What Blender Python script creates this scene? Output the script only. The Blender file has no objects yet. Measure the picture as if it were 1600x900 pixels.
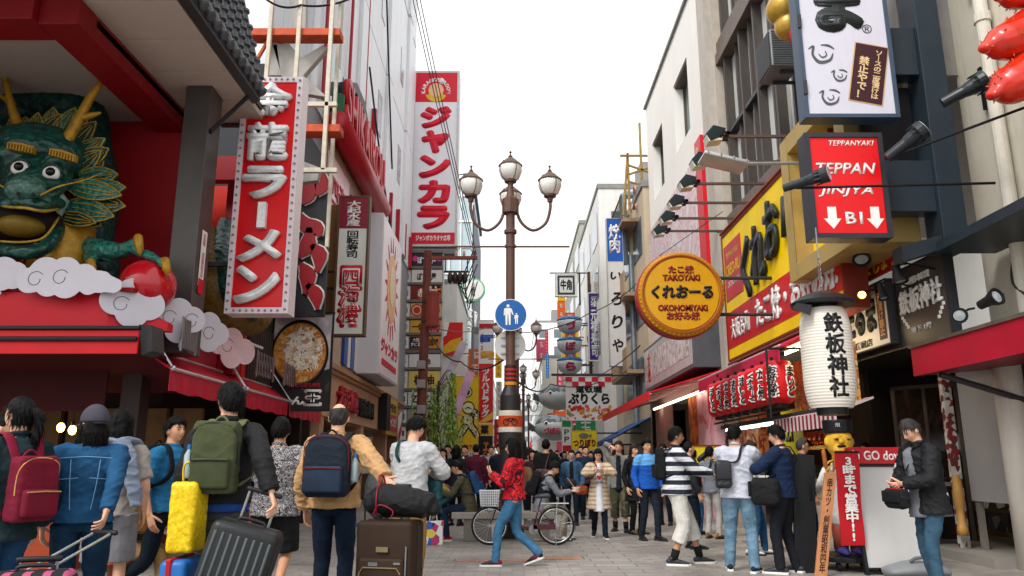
import bpy, bmesh, math, random
import numpy as np
from mathutils import Vector, Matrix, Euler
R = math.radians
rnd = random.Random(7)
SC = bpy.context.scene
COL = SC.collection
# ---------------------------------------------------------------- camera
EYE, PITCH, FPX = 1.25, R(12.9), 1200.0
cam = bpy.data.cameras.new('camera'); cam.sensor_width = 36; cam.lens = 36 * FPX / 1600
cam.clip_start, cam.clip_end = .05, 2000
co = bpy.data.objects.new('camera', cam); COL.objects.link(co)
co.location = (0, 0, EYE); co.rotation_euler = (R(90) + PITCH, 0, 0)
SC.camera = co
# ---------------------------------------------------------------- sky, sun, exposure (overcast day)
W = bpy.data.worlds.new('World'); SC.world = W; W.use_nodes = True
nt = W.node_tree; nt.nodes.clear()
o_ = nt.nodes.new('ShaderNodeOutputWorld'); bg = nt.nodes.new('ShaderNodeBackground')
sky = nt.nodes.new('ShaderNodeTexSky'); sky.sky_type = 'NISHITA'; sky.sun_disc = False
SUN_EL, SUN_AZ = 48, 220
sky.sun_elevation = R(SUN_EL); sky.sun_rotation = R(SUN_AZ); sky.dust_density = 6; sky.air_density = 1.5
hs = nt.nodes.new('ShaderNodeHueSaturation'); hs.inputs['Saturation'].default_value = .10
mx = nt.nodes.new('ShaderNodeMix'); mx.data_type = 'RGBA'; mx.inputs[0].default_value = .55
mx.inputs[7].default_value = (11.5, 11.6, 11.8, 1)          # even cloud cover
nt.links.new(sky.outputs[0], hs.inputs['Color']); nt.links.new(hs.outputs[0], mx.inputs[6])
nt.links.new(mx.outputs[2], bg.inputs[0]); bg.inputs[1].default_value = .133
nt.links.new(bg.outputs[0], o_.inputs[0])
sl = bpy.data.lights.new('sun', 'SUN'); sl.energy = 1.5; sl.angle = R(14); sl.color = (1, .97, .92)
so = bpy.data.objects.new('sun', sl); COL.objects.link(so)
so.rotation_euler = (R(90 - SUN_EL), 0, R(180 - SUN_AZ))
SC.view_settings.view_transform = 'Standard'; SC.view_settings.look = 'None'
SC.view_settings.exposure = .42; SC.view_settings.gamma = 1; SC.view_settings.use_curve_mapping = False
SC.render.engine = 'CYCLES'
SC.cycles.max_bounces = 6; SC.cycles.diffuse_bounces = 3; SC.cycles.glossy_bounces = 3; SC.cycles.transmission_bounces = 4
# ---------------------------------------------------------------- photo pixel -> place
cT, sT = math.cos(PITCH), math.sin(PITCH)
def atY(px, py, Y):                 # point on the plane y = Y
 u, v = (px - 800) / FPX, (450 - py) / FPX
 t = Y / (cT - v * sT)
 return Vector((u * t, Y, EYE + t * (sT + v * cT)))
def atX(px, py, X):                 # point on the plane x = X
 u, v = (px - 800) / FPX, (450 - py) / FPX
 t = X / u
 return Vector((X, t * (cT - v * sT), EYE + t * (sT + v * cT)))
def gnd(px, py):
 u, v = (px - 800) / FPX, (450 - py) / FPX
 t = -EYE / (sT + v * cT)
 return Vector((u * t, t * (cT - v * sT), 0))
# ---------------------------------------------------------------- materials
def lin(h):
 if not isinstance(h, str): return h
 h = h.lstrip('#'); out = []
 for i in (0, 2, 4):
  c = int(h[i:i+2], 16) / 255
  out.append(c / 12.92 if c <= .04045 else ((c + .055) / 1.055) ** 2.4)
 return tuple(out)
_mats = {}
SPLIT = set('cap telescopic_rod upright post column pier leg rust_beam beam bay_beam floor_band bracket clamp balcony red_pipe red_strip strip stay insulator switch_gear jumper_wire meter_box bushing caster red_mark transom rib hanging_utensils menu_board claw lamp_strip panel_leg junction_box downpipe pilaster_rib arm nostril hand trousers shoe skewer rear_leg duct striped_duct stair_symbol pictogram cable end_bar hinge scallop hanging_goods pastry toppings copper_dome wheel crossarm kickstand grip door_frame bulb_row lower_bulb_row mullion wall red_panel gold_line belly_ridge face_mark'.split())
def mat(h, rough=.6, metal=0., var=.12, vs=4., bump=0., bs=60., spec=.3, emit=0., stretch=(1, 1, 1), grime=None, coat=0., vor=0., key=None):
 if grime is None: grime = .14 if rough < .62 and not (emit or bump or metal > .3 or spec != .3) else 0.
 k = key or (h, rough, metal, var, vs, bump, bs, spec, emit, stretch, grime, coat, vor)
 if k in _mats: return _mats[k]
 m = bpy.data.materials.new('mat'); m.use_nodes = True; n = m.node_tree.nodes; L = m.node_tree.links
 p = n['Principled BSDF']; c = lin(h)
 p.inputs['Roughness'].default_value = rough; p.inputs['Metallic'].default_value = metal
 p.inputs['Specular IOR Level'].default_value = spec
 if coat: p.inputs['Coat Weight'].default_value = coat; p.inputs['Coat Roughness'].default_value = .15
 tc = n.new('ShaderNodeTexCoord'); mp = n.new('ShaderNodeMapping'); mp.inputs['Scale'].default_value = stretch
 L.new(tc.outputs['Object'], mp.inputs[0])
 nz = n.new('ShaderNodeTexNoise'); nz.inputs['Scale'].default_value = vs; nz.inputs['Detail'].default_value = 5; nz.inputs['Roughness'].default_value = .65
 L.new(mp.outputs[0], nz.inputs['Vector'])
 rp = n.new('ShaderNodeValToRGB'); L.new(nz.outputs['Fac'], rp.inputs[0])
 rp.color_ramp.elements[0].position = .3; rp.color_ramp.elements[1].position = .72
 rp.color_ramp.elements[0].color = (*[x * (1 - var) for x in c], 1)
 rp.color_ramp.elements[1].color = (*[min(1, x * (1 + var)) for x in c], 1)
 out = rp.outputs[0]
 if grime:
  m2 = n.new('ShaderNodeMapping'); m2.inputs['Scale'].default_value = (1.6, 1.6, .16); L.new(tc.outputs['Object'], m2.inputs[0])
  n2 = n.new('ShaderNodeTexNoise'); n2.inputs['Scale'].default_value = 2.2; n2.inputs['Detail'].default_value = 9; n2.inputs['Roughness'].default_value = .7
  L.new(m2.outputs[0], n2.inputs['Vector'])
  r2 = n.new('ShaderNodeValToRGB'); L.new(n2.outputs['Fac'], r2.inputs[0])
  r2.color_ramp.elements[0].position = .5; r2.color_ramp.elements[1].position = .78
  r2.color_ramp.elements[0].color = (0, 0, 0, 1); r2.color_ramp.elements[1].color = (grime, grime, grime, 1)
  mm = n.new('ShaderNodeMix'); mm.data_type = 'RGBA'; L.new(r2.outputs[0], mm.inputs[0]); L.new(out, mm.inputs[6])
  mm.inputs[7].default_value = (c[0] * .35 + .02, c[1] * .33 + .018, c[2] * .3 + .014, 1); out = mm.outputs[2]
 L.new(out, p.inputs['Base Color'])
 if bump:
  nb = n.new('ShaderNodeTexNoise'); nb.inputs['Scale'].default_value = bs; nb.inputs['Detail'].default_value = 4
  L.new(mp.outputs[0], nb.inputs['Vector'])
  b = n.new('ShaderNodeBump'); b.inputs['Strength'].default_value = bump; b.inputs['Distance'].default_value = .01
  L.new(nb.outputs['Fac'], b.inputs['Height']); L.new(b.outputs[0], p.inputs['Normal'])
  if vor:             # overlapping scales
   vo = n.new('ShaderNodeTexVoronoi'); vo.inputs['Scale'].default_value = vor; L.new(tc.outputs['Object'], vo.inputs['Vector']); bv = n.new('ShaderNodeBump'); bv.inputs['Strength'].default_value = .8; bv.inputs['Distance'].default_value = .03; bv.invert = True
   L.new(vo.outputs['Distance'], bv.inputs['Height']); L.new(b.outputs[0], bv.inputs['Normal']); L.new(bv.outputs[0], p.inputs['Normal'])
 rr = n.new('ShaderNodeMapRange'); rr.inputs['To Min'].default_value = max(.03, rough - .09); rr.inputs['To Max'].default_value = min(1, rough + .09)
 L.new(nz.outputs['Fac'], rr.inputs[0]); L.new(rr.outputs[0], p.inputs['Roughness'])
 if emit:
  L.new(out, p.inputs['Emission Color']); p.inputs['Emission Strength'].default_value = emit
 _mats[k] = m; return m
def dk(h, f=.72): return tuple(c*f for c in lin(h))
def cloth(h, **k):
 h = dk(h); k = {**dict(rough=.85, var=.22, vs=9, bump=.35, bs=220, spec=.25), **k}; return mat(h, **k)
def denim(h): return mat(dk(h, .66), rough=.85, var=.38, vs=7, bump=.5, bs=320, spec=.15)
def pattern(kind, cols, scale=10., rough=.8, bump=.2, **kw):
 """procedural printed patterns: stripes (along an axis), blobs, checks, cells"""
 k = (kind, tuple(cols), scale, rough, repr(kw))
 if k in _mats: return _mats[k]
 m = bpy.data.materials.new('pattern'); m.use_nodes = True; n = m.node_tree.nodes; L = m.node_tree.links
 p = n['Principled BSDF']; p.inputs['Roughness'].default_value = rough; p.inputs['Specular IOR Level'].default_value = .3
 tc = n.new('ShaderNodeTexCoord'); cs = [(*lin(c), 1) for c in cols]
 rp = n.new('ShaderNodeValToRGB'); rp.color_ramp.interpolation = kw.get('interp', 'CONSTANT')
 e = rp.color_ramp.elements
 for i, c in enumerate(cs):
  el = e[i] if i < 2 else e.new(1.)
  el.position = kw.get('pos', [j / len(cs) for j in range(len(cs))])[i]; el.color = c
 if kind == 'stripes':
  sx = n.new('ShaderNodeSeparateXYZ'); L.new(tc.outputs['Object'], sx.inputs[0])
  mu = n.new('ShaderNodeMath'); mu.operation = 'MULTIPLY_ADD'; mu.inputs[1].default_value = scale; mu.inputs[2].default_value = kw.get('off', 0)
  L.new(sx.outputs['XYZ'.index(kw.get('axis', 'Z'))], mu.inputs[0])
  fr = n.new('ShaderNodeMath'); fr.operation = 'FRACT'; L.new(mu.outputs[0], fr.inputs[0]); L.new(fr.outputs[0], rp.inputs[0])
 elif kind == 'cells':
  v = n.new('ShaderNodeTexVoronoi'); v.inputs['Scale'].default_value = scale; L.new(tc.outputs['Object'], v.inputs['Vector'])
  s2 = n.new('ShaderNodeSeparateXYZ'); L.new(v.outputs['Color'], s2.inputs[0]); L.new(s2.outputs[0], rp.inputs[0])
 else:
  nz = n.new('ShaderNodeTexNoise'); nz.inputs['Scale'].default_value = scale; nz.inputs['Detail'].default_value = kw.get('detail', 3); nz.inputs['Distortion'].default_value = kw.get('dist', 1.2)
  L.new(tc.outputs['Object'], nz.inputs['Vector']); L.new(nz.outputs['Fac'], rp.inputs[0])
 L.new(rp.outputs[0], p.inputs['Base Color'])
 nb = n.new('ShaderNodeTexNoise'); nb.inputs['Scale'].default_value = 200; L.new(tc.outputs['Object'], nb.inputs['Vector'])
 b = n.new('ShaderNodeBump'); b.inputs['Strength'].default_value = bump; b.inputs['Distance'].default_value = .01
 L.new(nb.outputs['Fac'], b.inputs['Height']); L.new(b.outputs[0], p.inputs['Normal'])
 _mats[k] = m; return m
def glassy(h='#1b2226', rough=.08):
 return mat(h, rough=rough, var=.25, vs=1.2, spec=.8)
def clear_glass():
 if 'cg' in _mats: return _mats['cg']
 m = bpy.data.materials.new('clear glass'); m.use_nodes = True; p = m.node_tree.nodes['Principled BSDF']
 p.inputs['Base Color'].default_value = (.9, .95, .95, 1); p.inputs['Roughness'].default_value = .03; p.inputs['Alpha'].default_value = .22
 _mats['cg'] = m; return m
# ---------------------------------------------------------------- mesh collecting
def V3(*a): return Vector(a if len(a) == 3 else a[0])
def catmull(pts, vals, n):
 if n <= 1 or len(pts) < 3: return pts, vals
 P, Q = [], []
 N = len(pts)
 for i in range(N - 1):
  a, b, c, d = pts[max(i-1, 0)], pts[i], pts[i+1], pts[min(i+2, N-1)]
  va, vb, vc, vd = (np.array(vals[max(i-1, 0)]), np.array(vals[i]), np.array(vals[i+1]), np.array(vals[min(i+2, N-1)]))
  for k in range(n):
   t = k / n; t2, t3 = t*t, t*t*t
   P.append(.5 * ((2*b) + (c-a)*t + (2*a-5*b+4*c-d)*t2 + (3*b-a-3*c+d)*t3))
   Q.append(vb + (vc - vb) * (t2 * (3 - 2 * t)))
 P.append(pts[-1]); Q.append(np.array(vals[-1]))
 return P, Q
class MB:
 def __init__(s): s.v, s.f, s.mi, s.m = [], [], [], 0
 def add(s, vs, fs):
  k = len(s.v); s.v += [Vector(a) for a in vs]
  for f in fs: s.f.append(tuple(i + k for i in f)); s.mi.append(s.m)
  return s
 def box(s, c, d, rot=None):
  c = Vector(c); hx, hy, hz = d[0]/2, d[1]/2, d[2]/2
  vs = [Vector((x, y, z)) for x in (-hx, hx) for y in (-hy, hy) for z in (-hz, hz)]
  if rot is not None: vs = [rot @ a for a in vs]
  return s.add([a + c for a in vs], [(0,1,3,2), (4,6,7,5), (0,4,5,1), (2,3,7,6), (0,2,6,4), (1,5,7,3)])
 def bb(s, x0, x1, y0, y1, z0, z1): return s.box(((x0+x1)/2, (y0+y1)/2, (z0+z1)/2), (abs(x1-x0), abs(y1-y0), abs(z1-z0)))
 def quad(s, *p): return s.add(p, [tuple(range(len(p)))])
 def prism(s, poly, vec):
  n = len(poly); vec = Vector(vec); poly = [Vector(a) for a in poly]
  return s.add(poly + [a + vec for a in poly], [tuple(range(n))[::-1], tuple(range(n, 2*n))] + [(i, (i+1) % n, n + (i+1) % n, n + i) for i in range(n)])
 def tube(s, pts, rad, seg=10, side=(1, 0, 0), sub=1, cap=True, round_=False):
  pts = [Vector(p) for p in pts]
  if not isinstance(rad, (list, tuple)): rad = [rad] * len(pts)
  rad = [(r, r) if not isinstance(r, (tuple, list)) else r for r in rad]
  pts, rad = catmull(pts, rad, sub)
  n = len(pts); rings = []
  sd = Vector(side)
  tg = [(pts[min(i+1, n-1)] - pts[max(i-1, 0)]).normalized() for i in range(n)]
  P, RR, T = list(pts), [tuple(r) for r in rad], list(tg)
  if round_:
   for end in (0, 1):
    p, r, t = (pts[0], rad[0], -tg[0]) if end == 0 else (pts[-1], rad[-1], tg[-1])
    m = min(r)
    ext = [(p + t * m * math.sin(a), (r[0]*math.cos(a), r[1]*math.cos(a)), tg[0] if end == 0 else tg[-1]) for a in (.5, 1.0, 1.4)]
    for q in ext:
     if end == 0: P.insert(0, q[0]); RR.insert(0, q[1]); T.insert(0, q[2])
     else: P.append(q[0]); RR.append(q[1]); T.append(q[2])
  vs = []
  for p, r, t in zip(P, RR, T):
   a = sd - t * sd.dot(t)
   if a.length < 1e-3: a = Vector((0, 1, 0)) - t * t.y
   if a.length < 1e-3: a = Vector((0, 0, 1))
   a.normalize(); b = t.cross(a); sd = a
   for k in range(seg):
    w = 2 * math.pi * k / seg
    vs.append(p + a * (r[0] * math.cos(w)) + b * (r[1] * math.sin(w)))
  m = len(P); fs = [(i*seg + k, i*seg + (k+1) % seg, (i+1)*seg + (k+1) % seg, (i+1)*seg + k) for i in range(m-1) for k in range(seg)]
  if cap: fs += [tuple(range(seg))[::-1], tuple(range((m-1)*seg, m*seg))]
  return s.add(vs, fs)
 def cyl(s, p, q, r, seg=12, r2=None): return s.tube([p, q], [r, r if r2 is None else r2], seg)
 def ell(s, c, r, seg=16, rings=10, rot=None, fn=None):
  c = Vector(c); r = r if isinstance(r, (tuple, list)) else (r, r, r); vs = []
  for i in range(rings + 1):
   th = math.pi * i / rings
   for k in range(seg):
    ph = 2 * math.pi * k / seg
    d = Vector((math.sin(th)*math.cos(ph), math.sin(th)*math.sin(ph), math.cos(th)))
    q = Vector((d.x*r[0], d.y*r[1], d.z*r[2])) if fn is None else fn(d)
    if rot is not None: q = rot @ q
    vs.append(c + q)
  return s.add(vs, [(i*seg+k, (i+1)*seg+k, (i+1)*seg+(k+1) % seg, i*seg+(k+1) % seg) for i in range(rings) for k in range(seg)])
 def lathe(s, prof, c=(0, 0, 0), seg=20, axis=None):
  c = Vector(c); vs = []
  Q = Matrix.Identity(3) if axis is None else Vector((0, 0, 1)).rotation_difference(Vector(axis)).to_matrix()
  for r, z in prof:
   for k in range(seg):
    w = 2*math.pi*k/seg; vs.append(c + Q @ Vector((r*math.cos(w), r*math.sin(w), z)))
  m = len(prof); fs = [(i*seg+k, i*seg+(k+1) % seg, (i+1)*seg+(k+1) % seg, (i+1)*seg+k) for i in range(m-1) for k in range(seg)]
  fs += [tuple(range(seg))[::-1], tuple(range((m-1)*seg, m*seg))]
  return s.add(vs, fs)
 def join(s, o):
  k = len(s.v); s.v += o.v; s.f += [tuple(i+k for i in f) for f in o.f]; s.mi += o.mi; return s
 def islands(s):
  p = list(range(len(s.v)))
  def fd(i):
   while p[i] != i: p[i] = p[p[i]]; i = p[i]
   return i
  for f in s.f:
   for i in f[1:]: p[fd(i)] = fd(f[0])
  g = {}
  for f, mi in zip(s.f, s.mi): g.setdefault(fd(f[0]), []).append((f, mi))
  out = []
  for fs in g.values():
   q = MB(); ids = {}
   for f, mi in fs:
    for i in f:
     if i not in ids: ids[i] = len(q.v); q.v.append(s.v[i])
    q.f.append(tuple(ids[i] for i in f)); q.mi.append(mi)
   out.append(q)
  return out
 def xf(s, M): s.v = [M @ a for a in s.v]; return s
 def mesh(s, name, bevel=0, smooth=False, seg=2):
  bm = bmesh.new(); vv = [bm.verts.new(a) for a in s.v]
  for f, mi in zip(s.f, s.mi):
   try: q = bm.faces.new([vv[i] for i in f]); q.material_index = mi
   except ValueError: pass
  bmesh.ops.remove_doubles(bm, verts=bm.verts, dist=1e-5)
  bmesh.ops.recalc_face_normals(bm, faces=bm.faces)
  if bevel:
   es = [e for e in bm.edges if len(e.link_faces) == 2 and e.calc_face_angle(0) > .6]
   if es: bmesh.ops.bevel(bm, geom=es, offset=bevel, segments=seg, profile=.5, affect='EDGES', clamp_overlap=True)
  me = bpy.data.meshes.new(name); bm.to_mesh(me); bm.free()
  if smooth: me.polygons.foreach_set('use_smooth', [True] * len(me.polygons))
  return me
 def build(s, name, ms, parent=None, bevel=0, smooth=False, world=True, seg=2):
  if parent is not None and world: s.xf(PM(parent).inverted())
  if name in SPLIT and parent is not None:
   ps = s.islands()
   if 1 < len(ps) <= 100: return [link(name, q.mesh(name, bevel, smooth, seg), ms, parent) for q in ps][0]
  return link(name, s.mesh(name, bevel, smooth, seg), ms, parent)
def PM(o):
 m = Matrix.LocRotScale(o.location, o.rotation_euler, o.scale)
 return PM(o.parent) @ m if o.parent else m
def link(name, me, ms, parent=None):
 for m in (ms if isinstance(ms, (list, tuple)) else [ms]): me.materials.append(m)
 o = bpy.data.objects.new(name, me); COL.objects.link(o)
 if parent is not None: o.parent = parent
 return o
def tag(o, label=None, cat=None, group=None, kind=None):
 if label: o['label'] = label
 if cat: o['category'] = cat
 if group: o['group'] = group
 if kind: o['kind'] = kind
 return o
def thing(name, label, cat, loc=(0, 0, 0), rz=0, group=None):
 o = bpy.data.objects.new(name, None); COL.objects.link(o); o.empty_display_size = .1
 o.location = loc; o.rotation_euler = (0, 0, rz)
 return tag(o, label, cat, group)
def linkw(name, me, m, parent):      # a mesh in world coordinates under a placed thing
 me.transform(PM(parent).inverted()); return link(name, me, m, parent)
def struct(name, mb, m, **k): return tag(mb.build(name, m, **k), kind='structure')
def copy_tree(o, parent=None):
 c = o.copy(); COL.objects.link(c); c.parent = parent
 for ch in o.children: copy_tree(ch, c)
 return c
# temp scene used to evaluate modifiers and text
TS = bpy.data.scenes.new('tmp'); TVL = TS.view_layers[0]
def evaluate(obj):
 TS.collection.objects.link(obj); TVL.update(); dg = TVL.depsgraph
 me = bpy.data.meshes.new_from_object(obj.evaluated_get(dg))
 TS.collection.objects.unlink(obj); return me
def remesh(mb, vox, smooth=4, name='m', fac=.5):
 me = mb.mesh(name); o = bpy.data.objects.new('t', me)
 r = o.modifiers.new('r', 'REMESH'); r.mode = 'VOXEL'; r.voxel_size = vox
 if smooth: q = o.modifiers.new('s', 'SMOOTH'); q.iterations = smooth; q.factor = fac
 out = evaluate(o); bpy.data.objects.remove(o); bpy.data.meshes.remove(me)
 out.materials.clear(); out.name = name
 out.polygons.foreach_set('use_smooth', [True] * len(out.polygons)); return out
# ---------------------------------------------------------------- flat frames and lettering
class Fr:
 """a flat working frame: o origin (lower left), ux to the right, uy up, n towards the viewer"""
 def __init__(s, o, ux, uy, w=1., h=1.): s.o, s.ux, s.uy, s.w, s.h = Vector(o), Vector(ux).normalized(), Vector(uy).normalized(), w, h; s.n = s.ux.cross(s.uy)
 def __call__(s, x, y, z=0.): return s.o + s.ux*x + s.uy*y + s.n*z
 def M(s):
  m = Matrix.Identity(4)
  for i in range(3): m[i][0], m[i][1], m[i][2], m[i][3] = s.ux[i], s.uy[i], s.n[i], s.o[i]
  return m
 def box(s, mb, x0, x1, y0, y1, z0, z1):
  t = MB(); t.bb(x0, x1, y0, y1, z0, z1); t.xf(s.M()); mb.join(t)
def front(px0, py0, px1, py1, Y):       # frame facing the camera's side of the street, on plane y=Y
 ym = (py0+py1)/2; a, b = atY(px0, ym, Y), atY(px1, ym, Y); c = atY((px0+px1)/2, py0, Y); a.z = atY((px0+px1)/2, py1, Y).z
 return Fr(a, (1, 0, 0), (0, 0, 1), b.x - a.x, c.z - a.z)
def wallR(X, y_far, y_near, z0, z1): return Fr((X, y_far, z0), (0, -1, 0), (0, 0, 1), y_far - y_near, z1 - z0)
def wallL(X, y_near, y_far, z0, z1): return Fr((X, y_near, z0), (0, 1, 0), (0, 0, 1), y_far - y_near, z1 - z0)
def text(parent, s, F, cx, cy, w, h, m, depth=.006, bold=.02, z=.004, vert=False, rot=0., shear=0., name='lettering', keep=False, label=None):
 if vert: s = '\n'.join(c for c in s.replace('ー', '｜'))
 c = bpy.data.curves.new('t', 'FONT'); c.body = s; c.size = 1; c.offset = min(bold, .012); c.align_x = 'CENTER'; c.shear = shear
 c.space_line = .92 if vert else 1.0; c.resolution_u = 3
 o = bpy.data.objects.new('t', c); me = evaluate(o); bpy.data.objects.remove(o); bpy.data.curves.remove(c)
 n = len(me.vertices)
 if n == 0: return None
 a = np.empty(n*3); me.vertices.foreach_get('co', a); a = a.reshape(-1, 3)
 lo, hi = a.min(0), a.max(0); sz = hi - lo
 sx, sy = w / max(sz[0], 1e-4), h / max(sz[1], 1e-4)
 if keep: sx = sy = min(sx, sy)
 a = (a - (lo + hi) / 2) * [sx, sy, 1]
 if rot:
  cr, sr = math.cos(rot), math.sin(rot); a = np.stack([a[:, 0]*cr - a[:, 1]*sr, a[:, 0]*sr + a[:, 1]*cr, a[:, 2]], 1)
 a += [cx, cy, z + depth]
 me.vertices.foreach_set('co', a.ravel())
 bm = bmesh.new(); bm.from_mesh(me)
 if bold > .014:         # heavier strokes: the outline repeated a little to each side, each a hair proud of the last
  e = bold - .010; k = 0
  for dx, dy in ((1, 0), (-1, 0), (0, 1), (0, -1)) if bold < .03 else ((1, 0), (-1, 0), (0, 1), (0, -1), (.7, .7), (-.7, .7), (.7, -.7), (-.7, -.7)):
   k += 1; m2 = me.copy(); b2 = a + [dx*e*sx, dy*e*sy, -.00015*k]; m2.vertices.foreach_set('co', b2.ravel()); bm.from_mesh(m2); bpy.data.meshes.remove(m2)
 if depth > .003:
  r = bmesh.ops.extrude_face_region(bm, geom=list(bm.faces))
  bmesh.ops.translate(bm, verts=[g for g in r['geom'] if isinstance(g, bmesh.types.BMVert)], vec=(0, 0, -depth))
  bmesh.ops.recalc_face_normals(bm, faces=bm.faces)
 bm.transform(PM(parent).inverted() @ F.M() if parent else F.M()); bm.to_mesh(me); bm.free()
 me.materials.clear()
 o = link(name, me, m, parent)
 if label: o['label'] = label
 return o
def disc_pts(F, cx, cy, r, n=32, z=0, ry=None): return [F(cx + r*math.cos(2*math.pi*k/n), cy + (ry or r)*math.sin(2*math.pi*k/n), z) for k in range(n)]
def flat(parent, name, F, poly, m, z=.004, d=.006, label=None):        # poly: 2-D outline in the frame
 mb = MB(); mb.prism([F(x, y, z) for x, y in poly], F.n * d); o = mb.build(name, m, parent)
 if label: o['label'] = label
 return o
def rect(x0, x1, y0, y1): return [(x0, y0), (x1, y0), (x1, y1), (x0, y1)]
def circ(cx, cy, r, n=28, ry=None): return [(cx + r*math.cos(2*math.pi*k/n), cy + (ry or r)*math.sin(2*math.pi*k/n)) for k in range(n)]
def stroke(parent, name, F, pts, wd, m, z=.004, d=.006, sub=4):        # brush stroke: list of (x,y), widths
 P = [Vector((x, y, 0)) for x, y in pts]; Wd = [(w, w) for w in wd]
 P, Wd = catmull(P, Wd, sub); n = len(P); l, r = [], []
 for i in range(n):
  t = (P[min(i+1, n-1)] - P[max(i-1, 0)]).normalized(); q = Vector((-t.y, t.x, 0)) * Wd[i][0] / 2
  l.append(P[i] + q); r.append(P[i] - q)
 mb = MB()
 for i in range(n-1):
  mb.prism([F(p.x, p.y, z) for p in (l[i], l[i+1], r[i+1], r[i])], F.n*d)
 return mb
def signbox(name, label, F, m_face, m_frame, thick=.2, fr=.04, cat='sign', group=None, back=False, inset=True):
 """a box sign: case behind the face, a raised rim, and the face panel"""
 t = thing(name, label, cat, F(F.w/2, 0, -thick/2), group=group)
 mb = MB(); F.box(mb, 0, F.w, 0, F.h, -thick, -.012); mb.build('case', m_frame, t, bevel=.006)
 mb = MB()
 F.box(mb, 0, F.w, 0, fr, -.011, .02); F.box(mb, 0, F.w, F.h-fr, F.h, -.011, .02)
 F.box(mb, 0, fr, fr, F.h-fr, -.011, .02); F.box(mb, F.w-fr, F.w, fr, F.h-fr, -.011, .02)
 mb.build('frame', m_frame, t)
 mb = MB(); F.box(mb, fr, F.w-fr, fr, F.h-fr, -.011, 0); mb.build('face_panel', m_face, t)
 return t
# ================================================================= PEOPLE
def ik(a, t, l1, l2, pole):
 d = t - a; Ln = min(d.length, (l1 + l2) * .998); u = d.normalized()
 x = (l1*l1 - l2*l2 + Ln*Ln) / (2*Ln); h = math.sqrt(max(l1*l1 - x*x, 0))
 p = Vector(pole); p = p - u * p.dot(u)
 if p.length < 1e-4: p = Vector((0, 0, -1)) - u * -u.z
 p.normalize(); return a + u*x + p*h, a + u*Ln
def sstep(a, b, x):
 t = min(1, max(0, (x - a) / (b - a))); return t*t*(3 - 2*t)
def gauss(d, c, s): return math.exp(-((d[0]-c[0])**2 + (d[1]-c[1])**2 + (d[2]-c[2])**2) / (2*s*s))
def head_fn(S, feat=1.):
 def f(d):
  x, y, z = d.x, d.y, d.z
  rx, ry, rz = .074, .094, .116
  jaw = sstep(.1, -.9, z)
  px, py, pz = x*rx*(1 - .22*jaw), y*ry*(1 - .10*jaw if y > 0 else 1 - .30*jaw), z*rz
  if y > 0: py *= 1 - .05 * (1 - abs(x)); py += .012*jaw
  ax = abs(x); e = feat
  g = e * (.026*gauss((x*1.5, y, z), (0, .98, -.17), .14) + .009*gauss((x*1.5, y, z), (0, .97, .05), .16) + .006*gauss((ax, y, z), (.3, .92, .24), .15)
             - .010*gauss((ax, y, z), (.33, .92, .06), .13) + .006*gauss((x, y, z), (0, .85, -.52), .12) - .004*gauss((x, y, z), (0, .9, -.40), .07)
             + .010*gauss((x, y, z), (0, .65, -.80), .2) + .006*gauss((ax, y, z), (.6, .7, -.2), .2))
  py += g
  return Vector((px, py, pz)) * S * .975
 return f
def creases(me, amp, seed=0, fz=1.):
 n = len(me.vertices); a = np.empty(n*3); me.vertices.foreach_get('co', a); a = a.reshape(-1, 3)
 nr = np.empty(n*3); me.vertices.foreach_get('normal', nr); nr = nr.reshape(-1, 3)
 g = np.random.default_rng(seed); d = np.zeros(n)
 for k in range(5):
  w = np.array([g.normal()*13, g.normal()*13, g.uniform(16, 42)*fz]); ph = g.uniform(0, 6.28)
  w2 = g.normal(size=3)*9
  s = np.sin(a @ w + ph + 1.9*np.sin(a @ w2 + ph*2))
  d += (2.2*(1 - np.abs(s))**2.2 - .75) * g.uniform(.4, 1)
 d = d / 3.2
 a = a + nr * (d * amp)[:, None]; me.vertices.foreach_set('co', a.ravel()); me.update()
def add_hand(mb, wrist, dr, nrm, thumb, S, curl=.6):
 """palm, four unequal bent fingers, a thumb from the side near the base. dr along the hand, nrm palm side, thumb towards the thumb side"""
 dr = dr.normalized(); nrm = (nrm - dr*nrm.dot(dr)).normalized(); sd = dr.cross(nrm);
 if sd.dot(thumb) < 0: sd = -sd
 kn = wrist + dr*.088*S
 mb.tube([wrist - dr*.012*S, wrist + dr*.02*S, wrist + dr*.06*S, kn + dr*.004*S], [(.027*S, .019*S), (.031*S, .017*S), (.038*S, .015*S), (.036*S, .012*S)], 10, side=sd, round_=True)
 for i, (o, ln) in enumerate(((.028, .072), (.0095, .080), (-.0095, .074), (-.027, .058))):
  p = kn + sd*o*S - dr*.012*S; d = (dr + sd*o*1.5).normalized(); pts = [p]; c = curl*(.8 + .12*i)
  for j, f in enumerate((.22, .40, .30, .22)):
   if j: d = (d*math.cos(c*.7) + nrm*math.sin(c*.7)).normalized()
   p = p + d*ln*f*1.02*S; pts.append(p)
  mb.tube(pts, [r*S for r in (.0092, .0090, .0084, .0076, .0062)], 7, side=sd, round_=True)
 p = wrist + dr*.022*S + sd*.024*S; d = (dr*.62 + sd*.66 + nrm*.25).normalized(); pts = [p]
 for f in (.040, .030, .024):
  p = p + d*f*S; pts.append(p); d = (d + dr*.35 + nrm*.28*curl).normalized()
 mb.tube(pts, [r*S for r in (.014, .0115, .010, .0075)], 7, side=nrm, round_=True)
HAIR_BLACK = lambda: mat('#060505', rough=.5, var=.5, vs=30, stretch=(6, 6, .6), spec=.14, bump=.5, bs=80)
HAIR_BROWN = lambda: mat('#22140d', rough=.5, var=.5, vs=30, stretch=(6, 6, .6), spec=.25, bump=.5, bs=80)
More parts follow.
